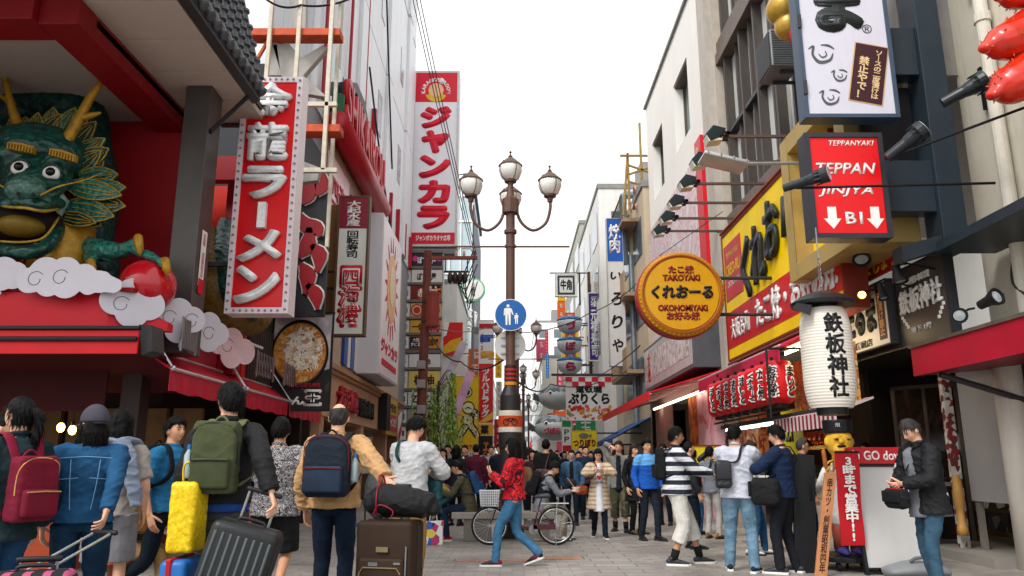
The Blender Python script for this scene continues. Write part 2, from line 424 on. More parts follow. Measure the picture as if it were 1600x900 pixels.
HAIR_GREY = lambda: mat('#282422', rough=.55, var=.7, vs=40, stretch=(6, 6, .6), spec=.4, bump=.5, bs=80)
SKINS = ['#d2a083', '#c4906f', '#dcae92', '#b88463']
def skin(i): return mat(SKINS[i], rough=.55, var=.10, vs=14, spec=.4)
LEATHER = lambda h='#1a1a1c': mat(h, rough=.45, var=.2, vs=20)
def person(label, loc, yaw, H=1.68, w=1., fem=False, vox=.012, lean=0., tw=0., hp=0., hy=0., hipz=None, hip_y=0.,
           feet=((-.10, 0, 0), (.10, 0, 0)), foot_yaw=(.2, -.2), heel=(0, 0), hands=None, poleL=None, poleR=None, curl=(.5, .5), knee_out=0.,
           skin_i=0, hair='short', hair_m=None, top=None, top_kind='jacket', sleeve=1., hem=.10, loose=.012, top_amp=.007, collar=True, hood=None, inner=None,
           bottom=None, bottom_kind='trousers', shoe=None, sole=None, sock=None, face=False, cap=None, extras=None, seed=0, cat='person', group=None, belly=0., name='person', legs_loose=1.):
 S = H / 1.7
 root = thing(name, label, cat, loc, yaw, group)
 st = hipz is None
 fmax = max(abs(feet[0][1] - feet[1][1]), 0) / 2
 if st: hipz = .918*S - .55*fmax*fmax
 pel = Vector((0, hip_y, hipz)); side = Vector((math.cos(tw), math.sin(tw), 0))
 ln = (.15, .18, .14, .065); fr = (.35, .75, 1.0, .85); sp = [pel]
 for l, f in zip(ln, fr): sp.append(sp[-1] + Vector((0, math.sin(lean*f), math.cos(lean*f))) * l * S)
 wd = w * (.92 if fem else 1.)
 # legs
 hj = [pel + Vector((sx*.088*S*w, 0, -.03*S)) for sx in (-1, 1)]
 kn, an = [], []
 for i in (0, 1):
  ank = Vector(feet[i]) + Vector((0, 0, .085*S)) + Vector((0, math.sin(foot_yaw[i]*0)*0, heel[i]))
  k, a = ik(hj[i], ank, .408*S, .405*S, (( -1, 1)[i]*knee_out, 1, .05)); kn.append(k); an.append(a)
 # arms
 sh = [sp[3] + side*(sx*.178*S*wd) + Vector((0, 0, -.015*S)) for sx in (-1, 1)]
 hands = hands or (None, None); el, wr = [], []
 for i, sx in ((0, -1), (1, 1)):
  t = hands[i]
  t = sh[i] + Vector((sx*.07, .05, -.50))*S if t is None else Vector(t)
  pole = (poleL, poleR)[i] or (sx*.5, -1, -.15)
  e, q = ik(sh[i], t, .285*S, .245*S, pole); el.append(e); wr.append(q)
 nk = sp[4]; nd = Vector((0, math.sin(lean*.7 + hp*.35), math.cos(lean*.7 + hp*.35)))
 hc = nk + nd*.135*S + Vector((0, .012*S, 0))
 HR = (Matrix.Rotation(tw + hy, 3, 'Z') @ Matrix.Rotation(-hp - lean*.3, 3, 'X'))
 # --- body (skin)
 b = MB(); tk = .93
 b.tube([sp[0] + Vector((0, 0, .0*S)), sp[0] + Vector((0, 0, .04*S)), sp[1], sp[2], sp[3], sp[4]],
           [(r[0]*S*wd*tk, (r[1] + (belly if j in (1, 2) else 0)*.6)*S*tk) for j, r in enumerate(((.11, .08), (.145, .098), (.133, .093), (.155, .112), (.13, .085), (.06, .06)))], 14, side=side, sub=3)
 for i in (0, 1):
  b.tube([hj[i], hj[i].lerp(kn[i], .5), kn[i], kn[i].lerp(an[i], .35), an[i]], [r*S*tk for r in (.082, .073, .053, .052, .037)], 10, sub=2, round_=True)
  b.tube([an[i], Vector((feet[i][0], feet[i][1], feet[i][2] + .05*S + heel[i]*.6))], .036*S, 8, round_=True)
  b.tube([sp[3].lerp(sh[i], .5), sh[i], el[i], el[i].lerp(wr[i], .3), wr[i]], [r*S*tk for r in (.05, .052, .040, .038, .026)], 10, sub=2, round_=True)
 b.tube([sp[3], nk, nk + nd*.10*S + Vector((0, .0, 0))], [r*S for r in (.062, .056, .052)], 12, sub=2, round_=True)
 b.ell(hc, 1, 32, 24, rot=HR, fn=head_fn(S))
 for sx in (-1, 1):
  b.ell(hc + HR @ Vector((sx*.076*S, -.004*S, -.01*S)), (.010*S, .020*S, .030*S), 8, 8, rot=HR)
 me = remesh(b, min(vox, .0085) if face or vox < .01 else vox, 2, 'body')
 hm = MB()
 for i, sx in ((0, -1), (1, 1)):
  fd = (wr[i] - el[i]).normalized(); nrm = Vector((-sx, 0, 0)) if abs(fd.z) > .6 else Vector((0, 0, -1)) if hands[i] is not None and fd.z < .3 and abs(fd.x) < .6 else Vector((-sx*.5, -.4, .5))
  th = Vector((0, 1, 0)) if abs(fd.z) > .6 else Vector((0, .3, 1))
  add_hand(hm, wr[i], fd, nrm, th, S, curl[i])
 hmesh = hm.mesh('h', smooth=True)
 bm = bmesh.new(); bm.from_mesh(me); bm.from_mesh(hmesh); bm.to_mesh(me); bm.free(); bpy.data.meshes.remove(hmesh)
 me.polygons.foreach_set('use_smooth', [True]*len(me.polygons))
 body = link('body', me, skin(skin_i), root)
 if face:
  for sx in (-1, 1):
   e = MB(); e.ell(hc + HR @ Vector((sx*.030*S, .0835*S, .008*S)), (.011*S, .006*S, .0045*S), 8, 6, rot=HR)
   e.build('eye', mat('#1c1512', rough=.2, var=.1), body, smooth=True, world=False)
   e = MB(); e.tube([hc + HR @ (Vector((sx*x, y, z))*S) for x, y, z in ((.016, .0905, .026), (.031, .0885, .031), (.046, .078, .025))], .0035*S, 6)
   e.build('eyebrow', hair_m or HAIR_BLACK(), body, smooth=True, world=False)
  e = MB(); e.ell(hc + HR @ (Vector((0, .0895, -.050))*S), (.020*S, .006*S, .0045*S), 8, 6, rot=HR)
  e.build('mouth', mat('#a85a50', rough=.5), body, smooth=True, world=False)
 # --- hair
 hm_ = hair_m or HAIR_BLACK()
 if hair:
  sk = head_fn(S, 0.); long_ = hair in ('bob', 'long', 'pony')
  def line(y):
   xs = (-1, -.45, -.12, .08, .25, .5, 1.)
   zs = (-.62, -.55, -.15, .02, .12, .42, .50) if not long_ else (-.9, -.9, -.75, -.5, .05, .40, .48)
   return float(np.interp(y, xs, zs))
  th_ = {'short': .012, 'thick': .019, 'bob': .022, 'long': .020, 'pony': .012, 'bald': .010, 'buzz': .009}[hair]
  def hf(d):
   q = sk(d); u = q.normalized(); a = sstep(line(d.y) - .10, line(d.y) + .08, d.z)
   if hair == 'bald': a *= 1 - sstep(.52, .72, d.z + .15*d.y)
   ph = math.atan2(d.x, d.y)
   j = (math.sin(ph*17 + d.z*5) + math.sin(ph*29 - d.z*9) + math.sin(ph*9 + d.z*21)) * .0016
   tt = th_*(1 + .5*max(0, d.z)) * S * (.35 if cap and d.z > -.05 else 1)
   return q + u*(a*(tt + j*S) - (1-a)*.022*S)
  h = MB(); h.ell(hc, 1, 40, 28, rot=HR, fn=hf)
  if cap: long_ = False or long_
  if hair == 'bob':
   h.tube([hc + HR @ (Vector(p)*S) for p in ((0, -.045, .05), (0, -.055, -.06), (0, -.05, -.15), (0, -.045, -.185))], [(r*S, q*S) for r, q in ((.078, .05), (.094, .062), (.092, .058), (.075, .04))], 14, side=HR @ Vector((1, 0, 0)), sub=3, round_=True)
   for sx in (-1, 1): h.tube([hc + HR @ (Vector(p)*S) for p in ((sx*.074, .02, .05), (sx*.084, .015, -.05), (sx*.082, .02, -.14))], [(.016*S, .03*S)]*3, 8, side=HR @ Vector((1, 0, 0)), sub=2, round_=True)
  if hair == 'long':
   h.tube([hc + HR @ (Vector(p)*S) for p in ((0, -.045, .05), (0, -.06, -.06), (0, -.075, -.16), (0, -.09, -.30), (0, -.09, -.36))], [(r*S, q*S) for r, q in ((.078, .05), (.088, .055), (.105, .05), (.10, .035), (.07, .02))], 14, side=HR @ Vector((1, 0, 0)), sub=3, round_=True)
  if hair == 'pony':
   h.tube([hc + HR @ (Vector(p)*S) for p in ((0, -.09, .03), (0, -.125, .02), (0, -.14, -.05), (0, -.135, -.13), (0, -.125, -.20))], [r*S for r in (.022, .026, .034, .030, .012)], 10, sub=3, round_=True)
  hme = remesh(h, max(.007, vox*.7), 1, 'hair'); creases(hme, .006, seed, .6)
  if vox < .0125:        # loose strands that break the smooth outline
   g = np.random.default_rng(seed + 77); nv = len(hme.vertices); cs = np.empty(nv*3); hme.vertices.foreach_get('co', cs); cs = cs.reshape(-1, 3)
   ns = np.empty(nv*3); hme.vertices.foreach_get('normal', ns); ns = ns.reshape(-1, 3); st = MB()
   cr = np.array(hc + HR @ Vector((0, -.02*S, .12*S)))
   for i in g.choice(nv, min(nv, 900 if vox < .01 else 450), replace=False):
    c_, n_ = Vector(cs[i]), Vector(ns[i]); dn = (HR.inverted() @ ((c_ - hc).normalized()))
    if (dn.z < line(dn.y) - .02 and not long_) or (cap and dn.z > -.1): continue
    d = (c_ - Vector(cr)); d = d - n_*d.dot(n_) + Vector((0, 0, -.04)); d = (d.normalized() + n_*g.uniform(.06, .55 if not long_ else .08 if hair == 'pony' else .2) + Vector(g.normal(size=3)*.25)).normalized()
    l = g.uniform(.018, .045)*S if not long_ else g.uniform(.03, .07)*S
    if hair in ('buzz', 'bald'): l *= .45
    w_ = n_.cross(d).normalized()*g.uniform(.0018, .0040); c_ = c_ - n_*.002
    st.add([c_ - w_, c_ + w_, c_ + d*l*.6 + w_*.8 - Vector((0, 0, l*.06)), c_ + d*l - Vector((0, 0, l*.28)), c_ + d*l*.6 - w_*.8 - Vector((0, 0, l*.06))], [(0, 1, 2, 3, 4)])
   sm = st.mesh('s'); bm = bmesh.new(); bm.from_mesh(hme); bm.from_mesh(sm); bm.to_mesh(hme); bm.free(); bpy.data.meshes.remove(sm)
  link('hair', hme, hm_, root)
 if cap:
  c = MB(); c.ell(hc + HR @ (Vector((0, -.005, .02))*S), 1, 28, 18, rot=HR, fn=lambda d: Vector((d.x*.098, d.y*.114, max(d.z, -.10)*.125))*S)
  cme = remesh(c, .009, 2, 'cap'); cp = link('hat', cme, cap, root)
  br = MB(); br.prism([hc + HR @ (Vector(p)*S) for p in ([(.082*math.sin(a)*1.0, .085 + .085*math.cos(a), .022 - .03*abs(math.sin(a))) for a in np.linspace(-1.5, 1.5, 11)])], HR @ Vector((0, 0, -.006)))
  br.build('brim', cap, cp, world=False)
  st_ = MB(); st_.tube([hc + HR @ (Vector((.10*math.sin(a), -.008 - .112*math.cos(a), .0))*S) for a in np.linspace(-.5, .5, 7)], (.008), 6)
  st_.build('strap', mat('#15151a', rough=.5), cp, world=False)
 # --- upper garment
 def torso(mb, add, hem, sx_=1., y_add=0.):
  z0 = -hem
  q = [sp[0] + Vector((0, -math.sin(lean*.2)*hem, z0))*1., sp[0], sp[1], sp[2], sp[3]*.7 + sp[2]*.3, sp[3] + Vector((0, 0, .02*S)), sp[4] + Vector((0, 0, -.012*S))]
  rr = ((.182+.22*max(hem-.1,0), .138+.30*max(hem-.1,0)), (.176, .128), (.156, .114), (.170, .124), (.168, .116), (.125, .088), (.066, .066)) if not fem else ((.182+.25*max(hem-.1,0), .138+.30*max(hem-.1,0)), (.174, .126), (.138, .104), (.158, .122), (.152, .108), (.11, .08), (.058, .058))
  if hem < 0: q, rr = [sp[0] + Vector((0, 0, -hem)), *q[2:]], rr[1:]
  mb.tube(q, [((r[0]*wd)*S*sx_ + add, (r[1] + (belly if j in (0, 1, 2, 3) else 0))*S + add + y_add) for j, r in enumerate(rr)], 18, side=side, sub=3, cap=True)
 if top:
  g = MB(); torso(g, loose, hem*S)
  for i in (0, 1):
   e_ = el[i]; wv = wr[i]
   a0 = sp[3].lerp(sh[i], .45) + Vector((0, 0, -.012*S))
   if sleeve >= 1: pts = [a0, sh[i], sh[i].lerp(e_, .5), e_, e_.lerp(wv, .5), e_.lerp(wv, .97 * sleeve)]; rr = (.056, .062, .055, .049, .044, .038)
   elif sleeve > .6: pts = [a0, sh[i], sh[i].lerp(e_, .5), e_, e_.lerp(wv, .45)]; rr = (.056, .062, .055, .049, .047)
   else: pts = [a0, sh[i], sh[i].lerp(e_, .45), sh[i].lerp(e_, .85)]; rr = (.056, .063, .060, .062)
   g.tube(pts, [r*S*(.94 if fem else 1) + loose*.8 for r in rr], 12, sub=3)
  if collar: g.tube([nk + nd*.016*S + Vector((math.sin(a)*.058, math.cos(a)*.058 + .002, -.022*abs(1+math.cos(a))/2 + .008))*S for a in np.linspace(0, 6.283, 15)], .017*S if collar is True else collar, 8)
  if hood: g.tube([nk + Vector((math.sin(a)*.085*S, -.035*S + math.cos(a)*.07*S, -.005*S - .05*S*(1-math.cos(a))/2)) for a in np.linspace(.9, 5.38, 15)], [.02*S + .026*S*math.sin(k/14*math.pi) for k in range(15)], 9)
  gm = remesh(g, vox, 5, 'top'); creases(gm, top_amp, seed + 1)
  tp = link(top_kind, gm, top, root)
  if inner:
   g = MB(); torso(g, loose*.6, hem*S + .03, .5, loose + .010); gm = remesh(g, vox, 4, 'inner'); creases(gm, .004, seed + 5); link('undershirt', gm, inner, root)
 if bottom:
  g = MB(); lo = legs_loose
  g.tube([sp[0] - Vector((0, 0, .085*S)), sp[0] - Vector((0, 0, .02)), sp[0] + Vector((0, 0, .09*S))], [(.130*S*w, .095*S), (.156*S*w, .110*S + belly*.4), (.136*S*w, .098*S + belly*.5)], 16, sub=3)
  for i in (0, 1):
   k, a = kn[i], an[i]
   if bottom_kind == 'skirt': continue
   if bottom_kind == 'shorts': pts = [hj[i], hj[i].lerp(k, .5), hj[i].lerp(k, .95)]; rr = (.098, .092, .090)
   elif bottom_kind == 'capri_trousers': pts = [hj[i], hj[i].lerp(k, .5), k, k.lerp(a, .52)]; rr = (.098, .092, .082, .084)
   else: pts = [hj[i], hj[i].lerp(k, .5), k, k.lerp(a, .5), a + (a-k).normalized()*.035*S]; rr = (.094, .083, .066, .060, .056)
   g.tube(pts, [r*S*(.94 + .06*w)*lo for r in rr], 12, sub=3)
  gm = remesh(g, vox, 4, 'bottom'); creases(gm, .005, seed + 2, .8); link(bottom_kind, gm, bottom, root)
 # --- shoes
 if shoe:
  for i in (0, 1):
   f = Vector(feet[i]); Q = Matrix.Rotation(foot_yaw[i], 4, 'Z'); pt = Matrix.Rotation(-heel[i]*4.5, 4, 'X')
   T = Matrix.Translation(f + Vector((0, 0, heel[i]*.25))) @ Q @ Matrix.Translation((0, .13*S if heel[i] else 0, 0)) @ pt @ Matrix.Translation((0, -.13*S if heel[i] else 0, 0)) @ Matrix.Scale(S, 4)
   m = MB(); m.tube([Vector(p) for p in ((0, -.062, .052), (0, -.02, .056), (0, .06, .050), (0, .13, .038), (0, .178, .032))], [(.030, .030), (.037, .036), (.043, .032), (.042, .022), (.030, .014)], 12, sub=3, round_=True)
   m.tube([Vector((0, -.02, .05)), Vector((0, -.012, .105))], [(.038, .045), (.040, .044)], 12)
   m.xf(T); s_ = m.build('shoe', shoe, root, smooth=True, world=False)
   n = MB(); n.prism([Vector((x*(1.06), y, 0)) for x, y in ((-.030, -.088), (.030, -.088), (.040, -.05), (.038, .03), (.048, .11), (.040, .18), (.012, .214), (-.018, .212), (-.042, .175), (-.046, .11), (-.038, .03), (-.040, -.05))], (0, 0, .026))
   n.xf(T); n.build('sole', sole or mat('#22201f', rough=.7), s_, bevel=.004, world=False)
   if sock:
    n = MB(); n.tube([an[i] + Vector((0, 0, -.02)), an[i].lerp(kn[i], .28)], [.046*S, .052*S], 10); n.build('sock', sock, root, smooth=True, world=False)
 root['_'] = 0; del root['_']
 info = dict(sp=sp, sh=sh, el=el, wr=wr, nk=nk, hc=hc, HR=HR, S=S, kn=kn, an=an, hj=hj)
 return root, info
def Hof(px, top, Y):
 """place and height of a person from the photograph's head top"""
 p = atY(px, top, Y); return (p.x, Y, 0), p.z
# --- bags
def rbox(mb, c, d, r, rot=None, seg=3):
 t = MB(); t.box((0, 0, 0), d); me = t.mesh('t', bevel=r, seg=seg)
 k = MB(); k.add([v.co for v in me.vertices], [tuple(p.vertices) for p in me.polygons]); bpy.data.meshes.remove(me)
 M4 = Matrix.Translation(Vector(c)) @ (rot.to_4x4() if rot is not None else Matrix.Identity(4)); k.xf(M4); mb.join(k); return mb
def backpack(label, proot, I, m, m2, m_strap, w=.30, h=.46, d=.17, kind='round', zoff=0., ydist=.135, zip_m=None, group=None):
 S = I['S']; sp = I['sp']; base = sp[3]*.55 + sp[1]*.45; ln = math.atan2(sp[3].y - sp[1].y, sp[3].z - sp[1].z)
 Q = Matrix.Rotation(-ln, 3, 'X')
 c = base + Q @ Vector((0, -ydist*S - d/2, zoff))
 M0 = PM(proot); wl = M0 @ (c - Vector((0, 0, h/2)))
 t = thing('backpack', label, 'backpack', wl, proot.rotation_euler.z, group)
 o = Vector((0, 0, h/2))
 def L(x, y, z): return o + Q @ Vector((x, y, z))
 mb = MB()
 pr = [(-.5, .80, .75), (-.42, 1., 1.), (0, 1., 1.), (.3, .95, .9), (.44, .78, .7), (.5, .5, .45)] if kind == 'round' else [(-.5, .92, .85), (-.45, 1, 1), (0, 1, 1), (.4, 1, .92), (.47, .95, .85), (.5, .85, .7)]
 vs, seg = [], 28
 for z, a, b_ in pr:
  for k in range(seg):
   ph = 2*math.pi*k/seg; cx_, sy_ = math.cos(ph), math.sin(ph); e = .38
   vs.append(L(math.copysign(abs(cx_)**e, cx_)*w/2*a, math.copysign(abs(sy_)**e, sy_)*d/2*b_, z*h))
 n = len(pr); mb.add(vs, [(i*seg+k, i*seg+(k+1) % seg, (i+1)*seg+(k+1) % seg, (i+1)*seg+k) for i in range(n-1) for k in range(seg)] + [tuple(range(seg))[::-1], tuple(range((n-1)*seg, n*seg))])
 g = remesh(mb, .009, 3, 'bag'); creases(g, .005, int(w*1000)); link('bag_body', g, m, t)
 mb = MB(); rbox(mb, L(0, -d/2 - .012, -h*.22), (w*.82, .06, h*.42), .022, Q); mb.build('front_pocket', m2, t, smooth=True, world=False)
 zm = zip_m or mat('#0c0c0d', rough=.4)
 mb = MB(); mb.tube([L(x*w*.40, -d/2 - .047, -h*.04 - .004*abs(x)) for x in (-1, -.5, 0, .5, 1)], .004, 6)
 mb.tube([L(x*w*.5, -d*.40 if abs(x) < .95 else -d*.25, z*h) for x, z in ((-.99, -.1), (-.98, .2), (-.86, .37), (-.45, .455), (0, .47), (.45, .455), (.86, .37), (.98, .2), (.99, -.1))], .004, 6, sub=2); mb.build('zip', zm, t, world=False)
 # straps: from the top over the shoulders to the lower sides
 off = c - Vector((0, 0, h/2))
 for i, sx in ((0, -1), (1, 1)):
  a = I['nk']*.42 + I['sh'][i]*.58 - off; zz = .048*S
  f = a + Vector((sx*.0, .115*S, -.12*S)); lw = I['sp'][1] - off
  pts = [L(sx*w*.26, d*.46, h*.40), a + Vector((0, -.07*S, zz*.6)), a + Vector((0, .0, zz + .012)), a + Vector((sx*.01, .075*S, zz*.3)), f + Vector((sx*.02, .012, -.05*S)), lw + Vector((sx*.165*S, .05*S, .06*S)), L(sx*w*.45, d*.4, -h*.40)]
  mb = MB(); mb.tube(pts, [(.032, .009)]*7, 8, sub=4); mb.build('shoulder_strap', m_strap, t, smooth=True, world=False)
 mb = MB(); mb.tube([L(x*.05, d*.40, h*.47 + .05*(1 - x*x)) for x in (-1, -.6, 0, .6, 1)], .008, 8, sub=2); mb.build('grab_handle', m_strap, t, smooth=True, world=False)
 return t
def shoulder_bag(name, label, proot, I, c, d, m, m_strap, sh=1, rz=0., strap=True, flap=True):
 """bag at local point c, strap across the body from shoulder side sh (0 left, 1 right)"""
 M0 = PM(proot); c = Vector(c); Q = Matrix.Rotation(rz, 3, 'Z'); base = c - Vector((0, 0, d[2]/2))
 t = thing(name, label, 'bag', M0 @ base, proot.rotation_euler.z)
 mb = MB(); rbox(mb, c - base, d, min(d)*.38, Q); g = remesh(mb, .012, 3, 'bag'); creases(g, .008, int(d[0]*1000)); link('bag_body', g, m, t)
 if flap:
  mb = MB(); rbox(mb, c - base + Q @ Vector((0, -d[1]/2*(1 if c.y < 0 else -1), d[2]*.1)), (d[0]*.86, .03, d[2]*.55), .012, Q); mb.build('pocket', m, t, smooth=True, world=False)
 if strap:
  S = I['S']; a = I['nk']*.35 + I['sh'][sh]*.65 + Vector((0, 0, .062*S)); sgn = (-1, 1)[sh]
  sp = I['sp']; yb = -.155*S; yf = .16*S
  top_ = c + Vector((0, 0, d[2]*.42))
  bk = (sp[2] + Vector((sgn*.03, yb, .02)))
  ft = (sp[2] + Vector((sgn*.03, yf, .02)))
  for dest, nm in ((bk, 0), (ft, 1)):
   mb = MB(); mb.tube([p - base for p in (a, a*.62 + dest*.38 + Vector((0, (-.05, .05)[nm]*S, .05)), dest, top_ + Vector((0, 0, .0)))], [(.017, .005)]*4, 8, side=(1, 0, 0), sub=4)
   mb.build('strap', m_strap, t, smooth=True, world=False)
 return t
# ================================================================= GROUND AND STREET
def paver_mat(c1, c2, sc=1.0, name='pavers'):
 m = bpy.data.materials.new(name); m.use_nodes = True; n = m.node_tree.nodes; L = m.node_tree.links; p = n['Principled BSDF']
 tc = n.new('ShaderNodeTexCoord'); br = n.new('ShaderNodeTexBrick'); L.new(tc.outputs['Object'], br.inputs['Vector'])
 br.inputs['Color1'].default_value = (*lin(c1), 1); br.inputs['Color2'].default_value = (*lin(c2), 1); br.inputs['Mortar'].default_value = (.13, .124, .115, 1)
 br.inputs['Scale'].default_value = 1.6*sc; br.inputs['Mortar Size'].default_value = .008; br.inputs['Bias'].default_value = -.1; br.inputs['Brick Width'].default_value = .46; br.inputs['Row Height'].default_value = .24
 nz = n.new('ShaderNodeTexNoise'); nz.inputs['Scale'].default_value = .8; nz.inputs['Detail'].default_value = 8; nz.inputs['Roughness'].default_value = .7; L.new(tc.outputs['Object'], nz.inputs['Vector'])
 rp = n.new('ShaderNodeValToRGB'); rp.color_ramp.elements[0].color = (.62, .60, .58, 1); rp.color_ramp.elements[1].color = (1.12, 1.1, 1.07, 1); rp.color_ramp.elements[0].position = .34; rp.color_ramp.elements[1].position = .66
 L.new(nz.outputs['Fac'], rp.inputs[0])
 mx = n.new('ShaderNodeMix'); mx.data_type = 'RGBA'; mx.blend_type = 'MULTIPLY'; mx.inputs[0].default_value = 1; L.new(br.outputs['Color'], mx.inputs[6]); L.new(rp.outputs[0], mx.inputs[7])
 # gum spots and stains
 vo = n.new('ShaderNodeTexVoronoi'); vo.inputs['Scale'].default_value = 3.1; L.new(tc.outputs['Object'], vo.inputs['Vector'])
 r2 = n.new('ShaderNodeValToRGB'); r2.color_ramp.elements[0].color = (.45, .44, .43, 1); r2.color_ramp.elements[1].color = (1, 1, 1, 1); r2.color_ramp.elements[0].position = .05; r2.color_ramp.elements[1].position = .09; L.new(vo.outputs['Distance'], r2.inputs[0])
 m2 = n.new('ShaderNodeMix'); m2.data_type = 'RGBA'; m2.blend_type = 'MULTIPLY'; m2.inputs[0].default_value = .55; L.new(mx.outputs[2], m2.inputs[6]); L.new(r2.outputs[0], m2.inputs[7])
 L.new(m2.outputs[2], p.inputs['Base Color'])
 rr = n.new('ShaderNodeMapRange'); rr.inputs['To Min'].default_value = .38; rr.inputs['To Max'].default_value = .75; L.new(nz.outputs['Fac'], rr.inputs[0]); L.new(rr.outputs[0], p.inputs['Roughness'])
 b = n.new('ShaderNodeBump'); b.inputs['Strength'].default_value = .25; b.inputs['Distance'].default_value = .01; L.new(br.outputs['Fac'], b.inputs['Height']); b.invert = True; L.new(b.outputs[0], p.inputs['Normal'])
 return m
g = MB(); g.quad((-250, -60, -.02), (250, -60, -.02), (250, 600, -.02), (-250, 600, -.02)); struct('ground', g, mat('#77746e', rough=.85, vs=.6, var=.15))
g = MB(); g.quad((-30, -8, 0), (30, -8, 0), (30, 260, 0), (-30, 260, 0)); struct('pavement', g, paver_mat('#a29d97', '#88837e'))
g = MB(); g.quad((.85, -8, .004), (1.75, -8, .004), (1.75, 260, .004), (.85, 260, .004)); struct('paved_strip', g, paver_mat('#a09c97', '#938f8a', .55, 'strip'))
for px, py, w_, d_, h_, lab in ((872, 872, .62, .36, '#b07a5a', 'faded orange mosaic tile set into the grey pavement near the walking woman'), (770, 876, .95, .24, '#a86a58', 'worn reddish mosaic tile strip in the pavement under the walking woman')):
 q = gnd(px, py); t = thing('pavement_tile', lab, 'paving tile', q)
 m = MB(); m.box((0, 0, .005), (w_, d_, .006)); m.build('plate', pattern('noise', [h_, '#9d8f83', h_, '#8d5f4c', '#a39a90'], 16, pos=[0, .42, .5, .6, .68]), t, world=False)
 m = MB()
 for sx in (-1, 1): m.box((sx*(w_/2 + .03), 0, .004), (.018, d_, .004))
 m.build('border', mat('#6b5a50'), t, world=False)
# ================================================================= LEFT: the red corner restaurant with the dragon
RED = '#c01022'; DRED = '#8e0a17'; CRIM = '#b3122c'
m_red = mat(RED, rough=.5, var=.10, vs=2); m_dred = mat(DRED, rough=.5, var=.15, vs=1.5); m_crim = mat('#bd1030', rough=.45, var=.12, vs=3)
m_soff = mat('#b7a79c', rough=.7, var=.05, vs=1); m_black = mat('#15161a', rough=.5); m_steel = mat('#8b8d90', rough=.35, metal=.8); m_grey = mat('#77797c', rough=.5, grime=.4)
m_white = mat('#dcdbd8', rough=.5, var=.05, vs=2, grime=.25); m_wht = mat('#e4e2de', rough=.4, var=.03, vs=2); m_ink = mat('#141418', rough=.5, var=.1); m_dgrey = mat('#33363b', rough=.45, var=.15)
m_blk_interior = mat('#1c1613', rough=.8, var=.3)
rb = thing('restaurant_building', 'red corner restaurant with an open porch under a tiled roof', 'restaurant', (-6, 10, 0))
m = MB()
for i in range(7):
 for j in range(3): m.bb(-3.72 - j*1.62, -3.72 - j*1.62 - 1.6, 5.2 + i*.8, 5.2 + i*.8 + .785, 6.26, 6.34)
m.build('soffit', m_soff, rb, bevel=.006)
m = MB(); m.bb(-12, -3.7, 5.1, 10.6, 6.36, 6.44); m.build('ceiling_slab', mat('#4a3f3a'), rb)
m = MB(); m.bb(-12, -4.75, 7.9, 10.38, 6.12, 6.2); m.build('porch_ceiling', mat('#9d928c', rough=.7, var=.12, vs=1), rb)
m = MB(); m.bb(-5.2, -4.75, 7.55, 10.4, 5.95, 6.25); m.bb(-12, -5.2, 7.45, 7.9, 5.95, 6.25); m.build('beam', mat('#7d0c16', rough=.5, var=.1), rb, bevel=.01)
m = MB(); m.bb(-12, -4.4, 10.4, 10.6, 2.7, 6.25); m.build('wall', mat('#98101a', rough=.55, var=.1), rb)
m = MB(); m.bb(-7.15, -7.0, 8, 10.4, 3, 6.1); m.build('side_wall', m_dred, rb)
# column
m = MB(); m.bb(-4.42, -4.07, 9.55, 9.95, 2.6, 6.26); m.build('column', mat('#4a4644', rough=.35, var=.2, vs=2, metal=.3), rb, bevel=.01)
F = wallR(-4.065, 0, 0, 0, 0); F = Fr((-4.064, 9.66, 3.5), (0, 1, 0), (0, 0, 1)); st = flat(rb, 'sticker', F, rect(0, .16, 0, .75), m_wht, .002, .003)
text(rb, '金龍 道頓堀店', F, .08, .42, .09, .6, mat('#c01022'), .002, .0, .006, vert=True)
flat(rb, 'sticker', F, rect(.0, .16, -.10, .10), mat('#c01022'), .008, .002)
# eave fascia and steep tiled skirt roof
m = MB(); m.prism([(-3.70, 5, 6.26), (-3.60, 5, 6.30), (-3.60, 5, 6.46), (-3.72, 5, 6.52)], (0, 5.1, 0)); m.bb(-12, -3.72, 9.98, 10.12, 6.27, 6.5); m.build('fascia', mat('#2b2a2c', rough=.5, var=.2), rb)
m = MB(); m.prism([(-3.63, 5, 6.45), (-3.75, 5, 6.47), (-4.28, 5, 8.6), (-4.18, 5, 8.6)], (0, 5.12, 0))
for i in range(24):
 y = 5.15 + i*.213
 m.tube([(-3.57, y, 6.42), (-3.65, y, 6.62), (-4.18, y, 8.6)], .062, 10, cap=True)
 for k in range(8): m.tube([(-3.615 - k*.072, y, 6.62 + k*.265), (-3.625 - k*.072, y, 6.66 + k*.265)], .068, 10)
 m.lathe([(.0, .0), (.072, 0), (.072, .03), (.05, .045), (.0, .045)], (-3.57, y, 6.43), 14, axis=(.75, 0, -.65))
m.build('roof', mat('#4d5054', rough=.45, var=.2, vs=5, grime=.3), rb, smooth=False)
# bracket stay of the eave
m = MB(); m.cyl((-3.68, 9.9, 6.3), (-4.06, 9.6, 5.6), .03, 8); m.build('brace', m_black, rb)
# side bay behind the column: orange red wall and dark red beams
m = MB(); m.bb(-5.6, -4.30, 12.2, 12.3, 2.6, 5.8); m.build('orange_wall', mat('#c82a14', rough=.5, var=.08), rb)
m = MB(); m.bb(-5.6, -4.05, 11.5, 11.7, 5.65, 6.05); m.bb(-5.6, -4.05, 11.5, 11.7, 3.45, 3.85); m.bb(-4.62, -4.3, 11.8, 12.1, 2.6, 6.0); m.build('bay_beam', mat('#8f0b18', rough=.5), rb)
m = MB(); m.bb(-12, -4.5, 10.3, 17.3, 2.55, 2.65); m.build('first_floor_slab', m_blk_interior, rb)
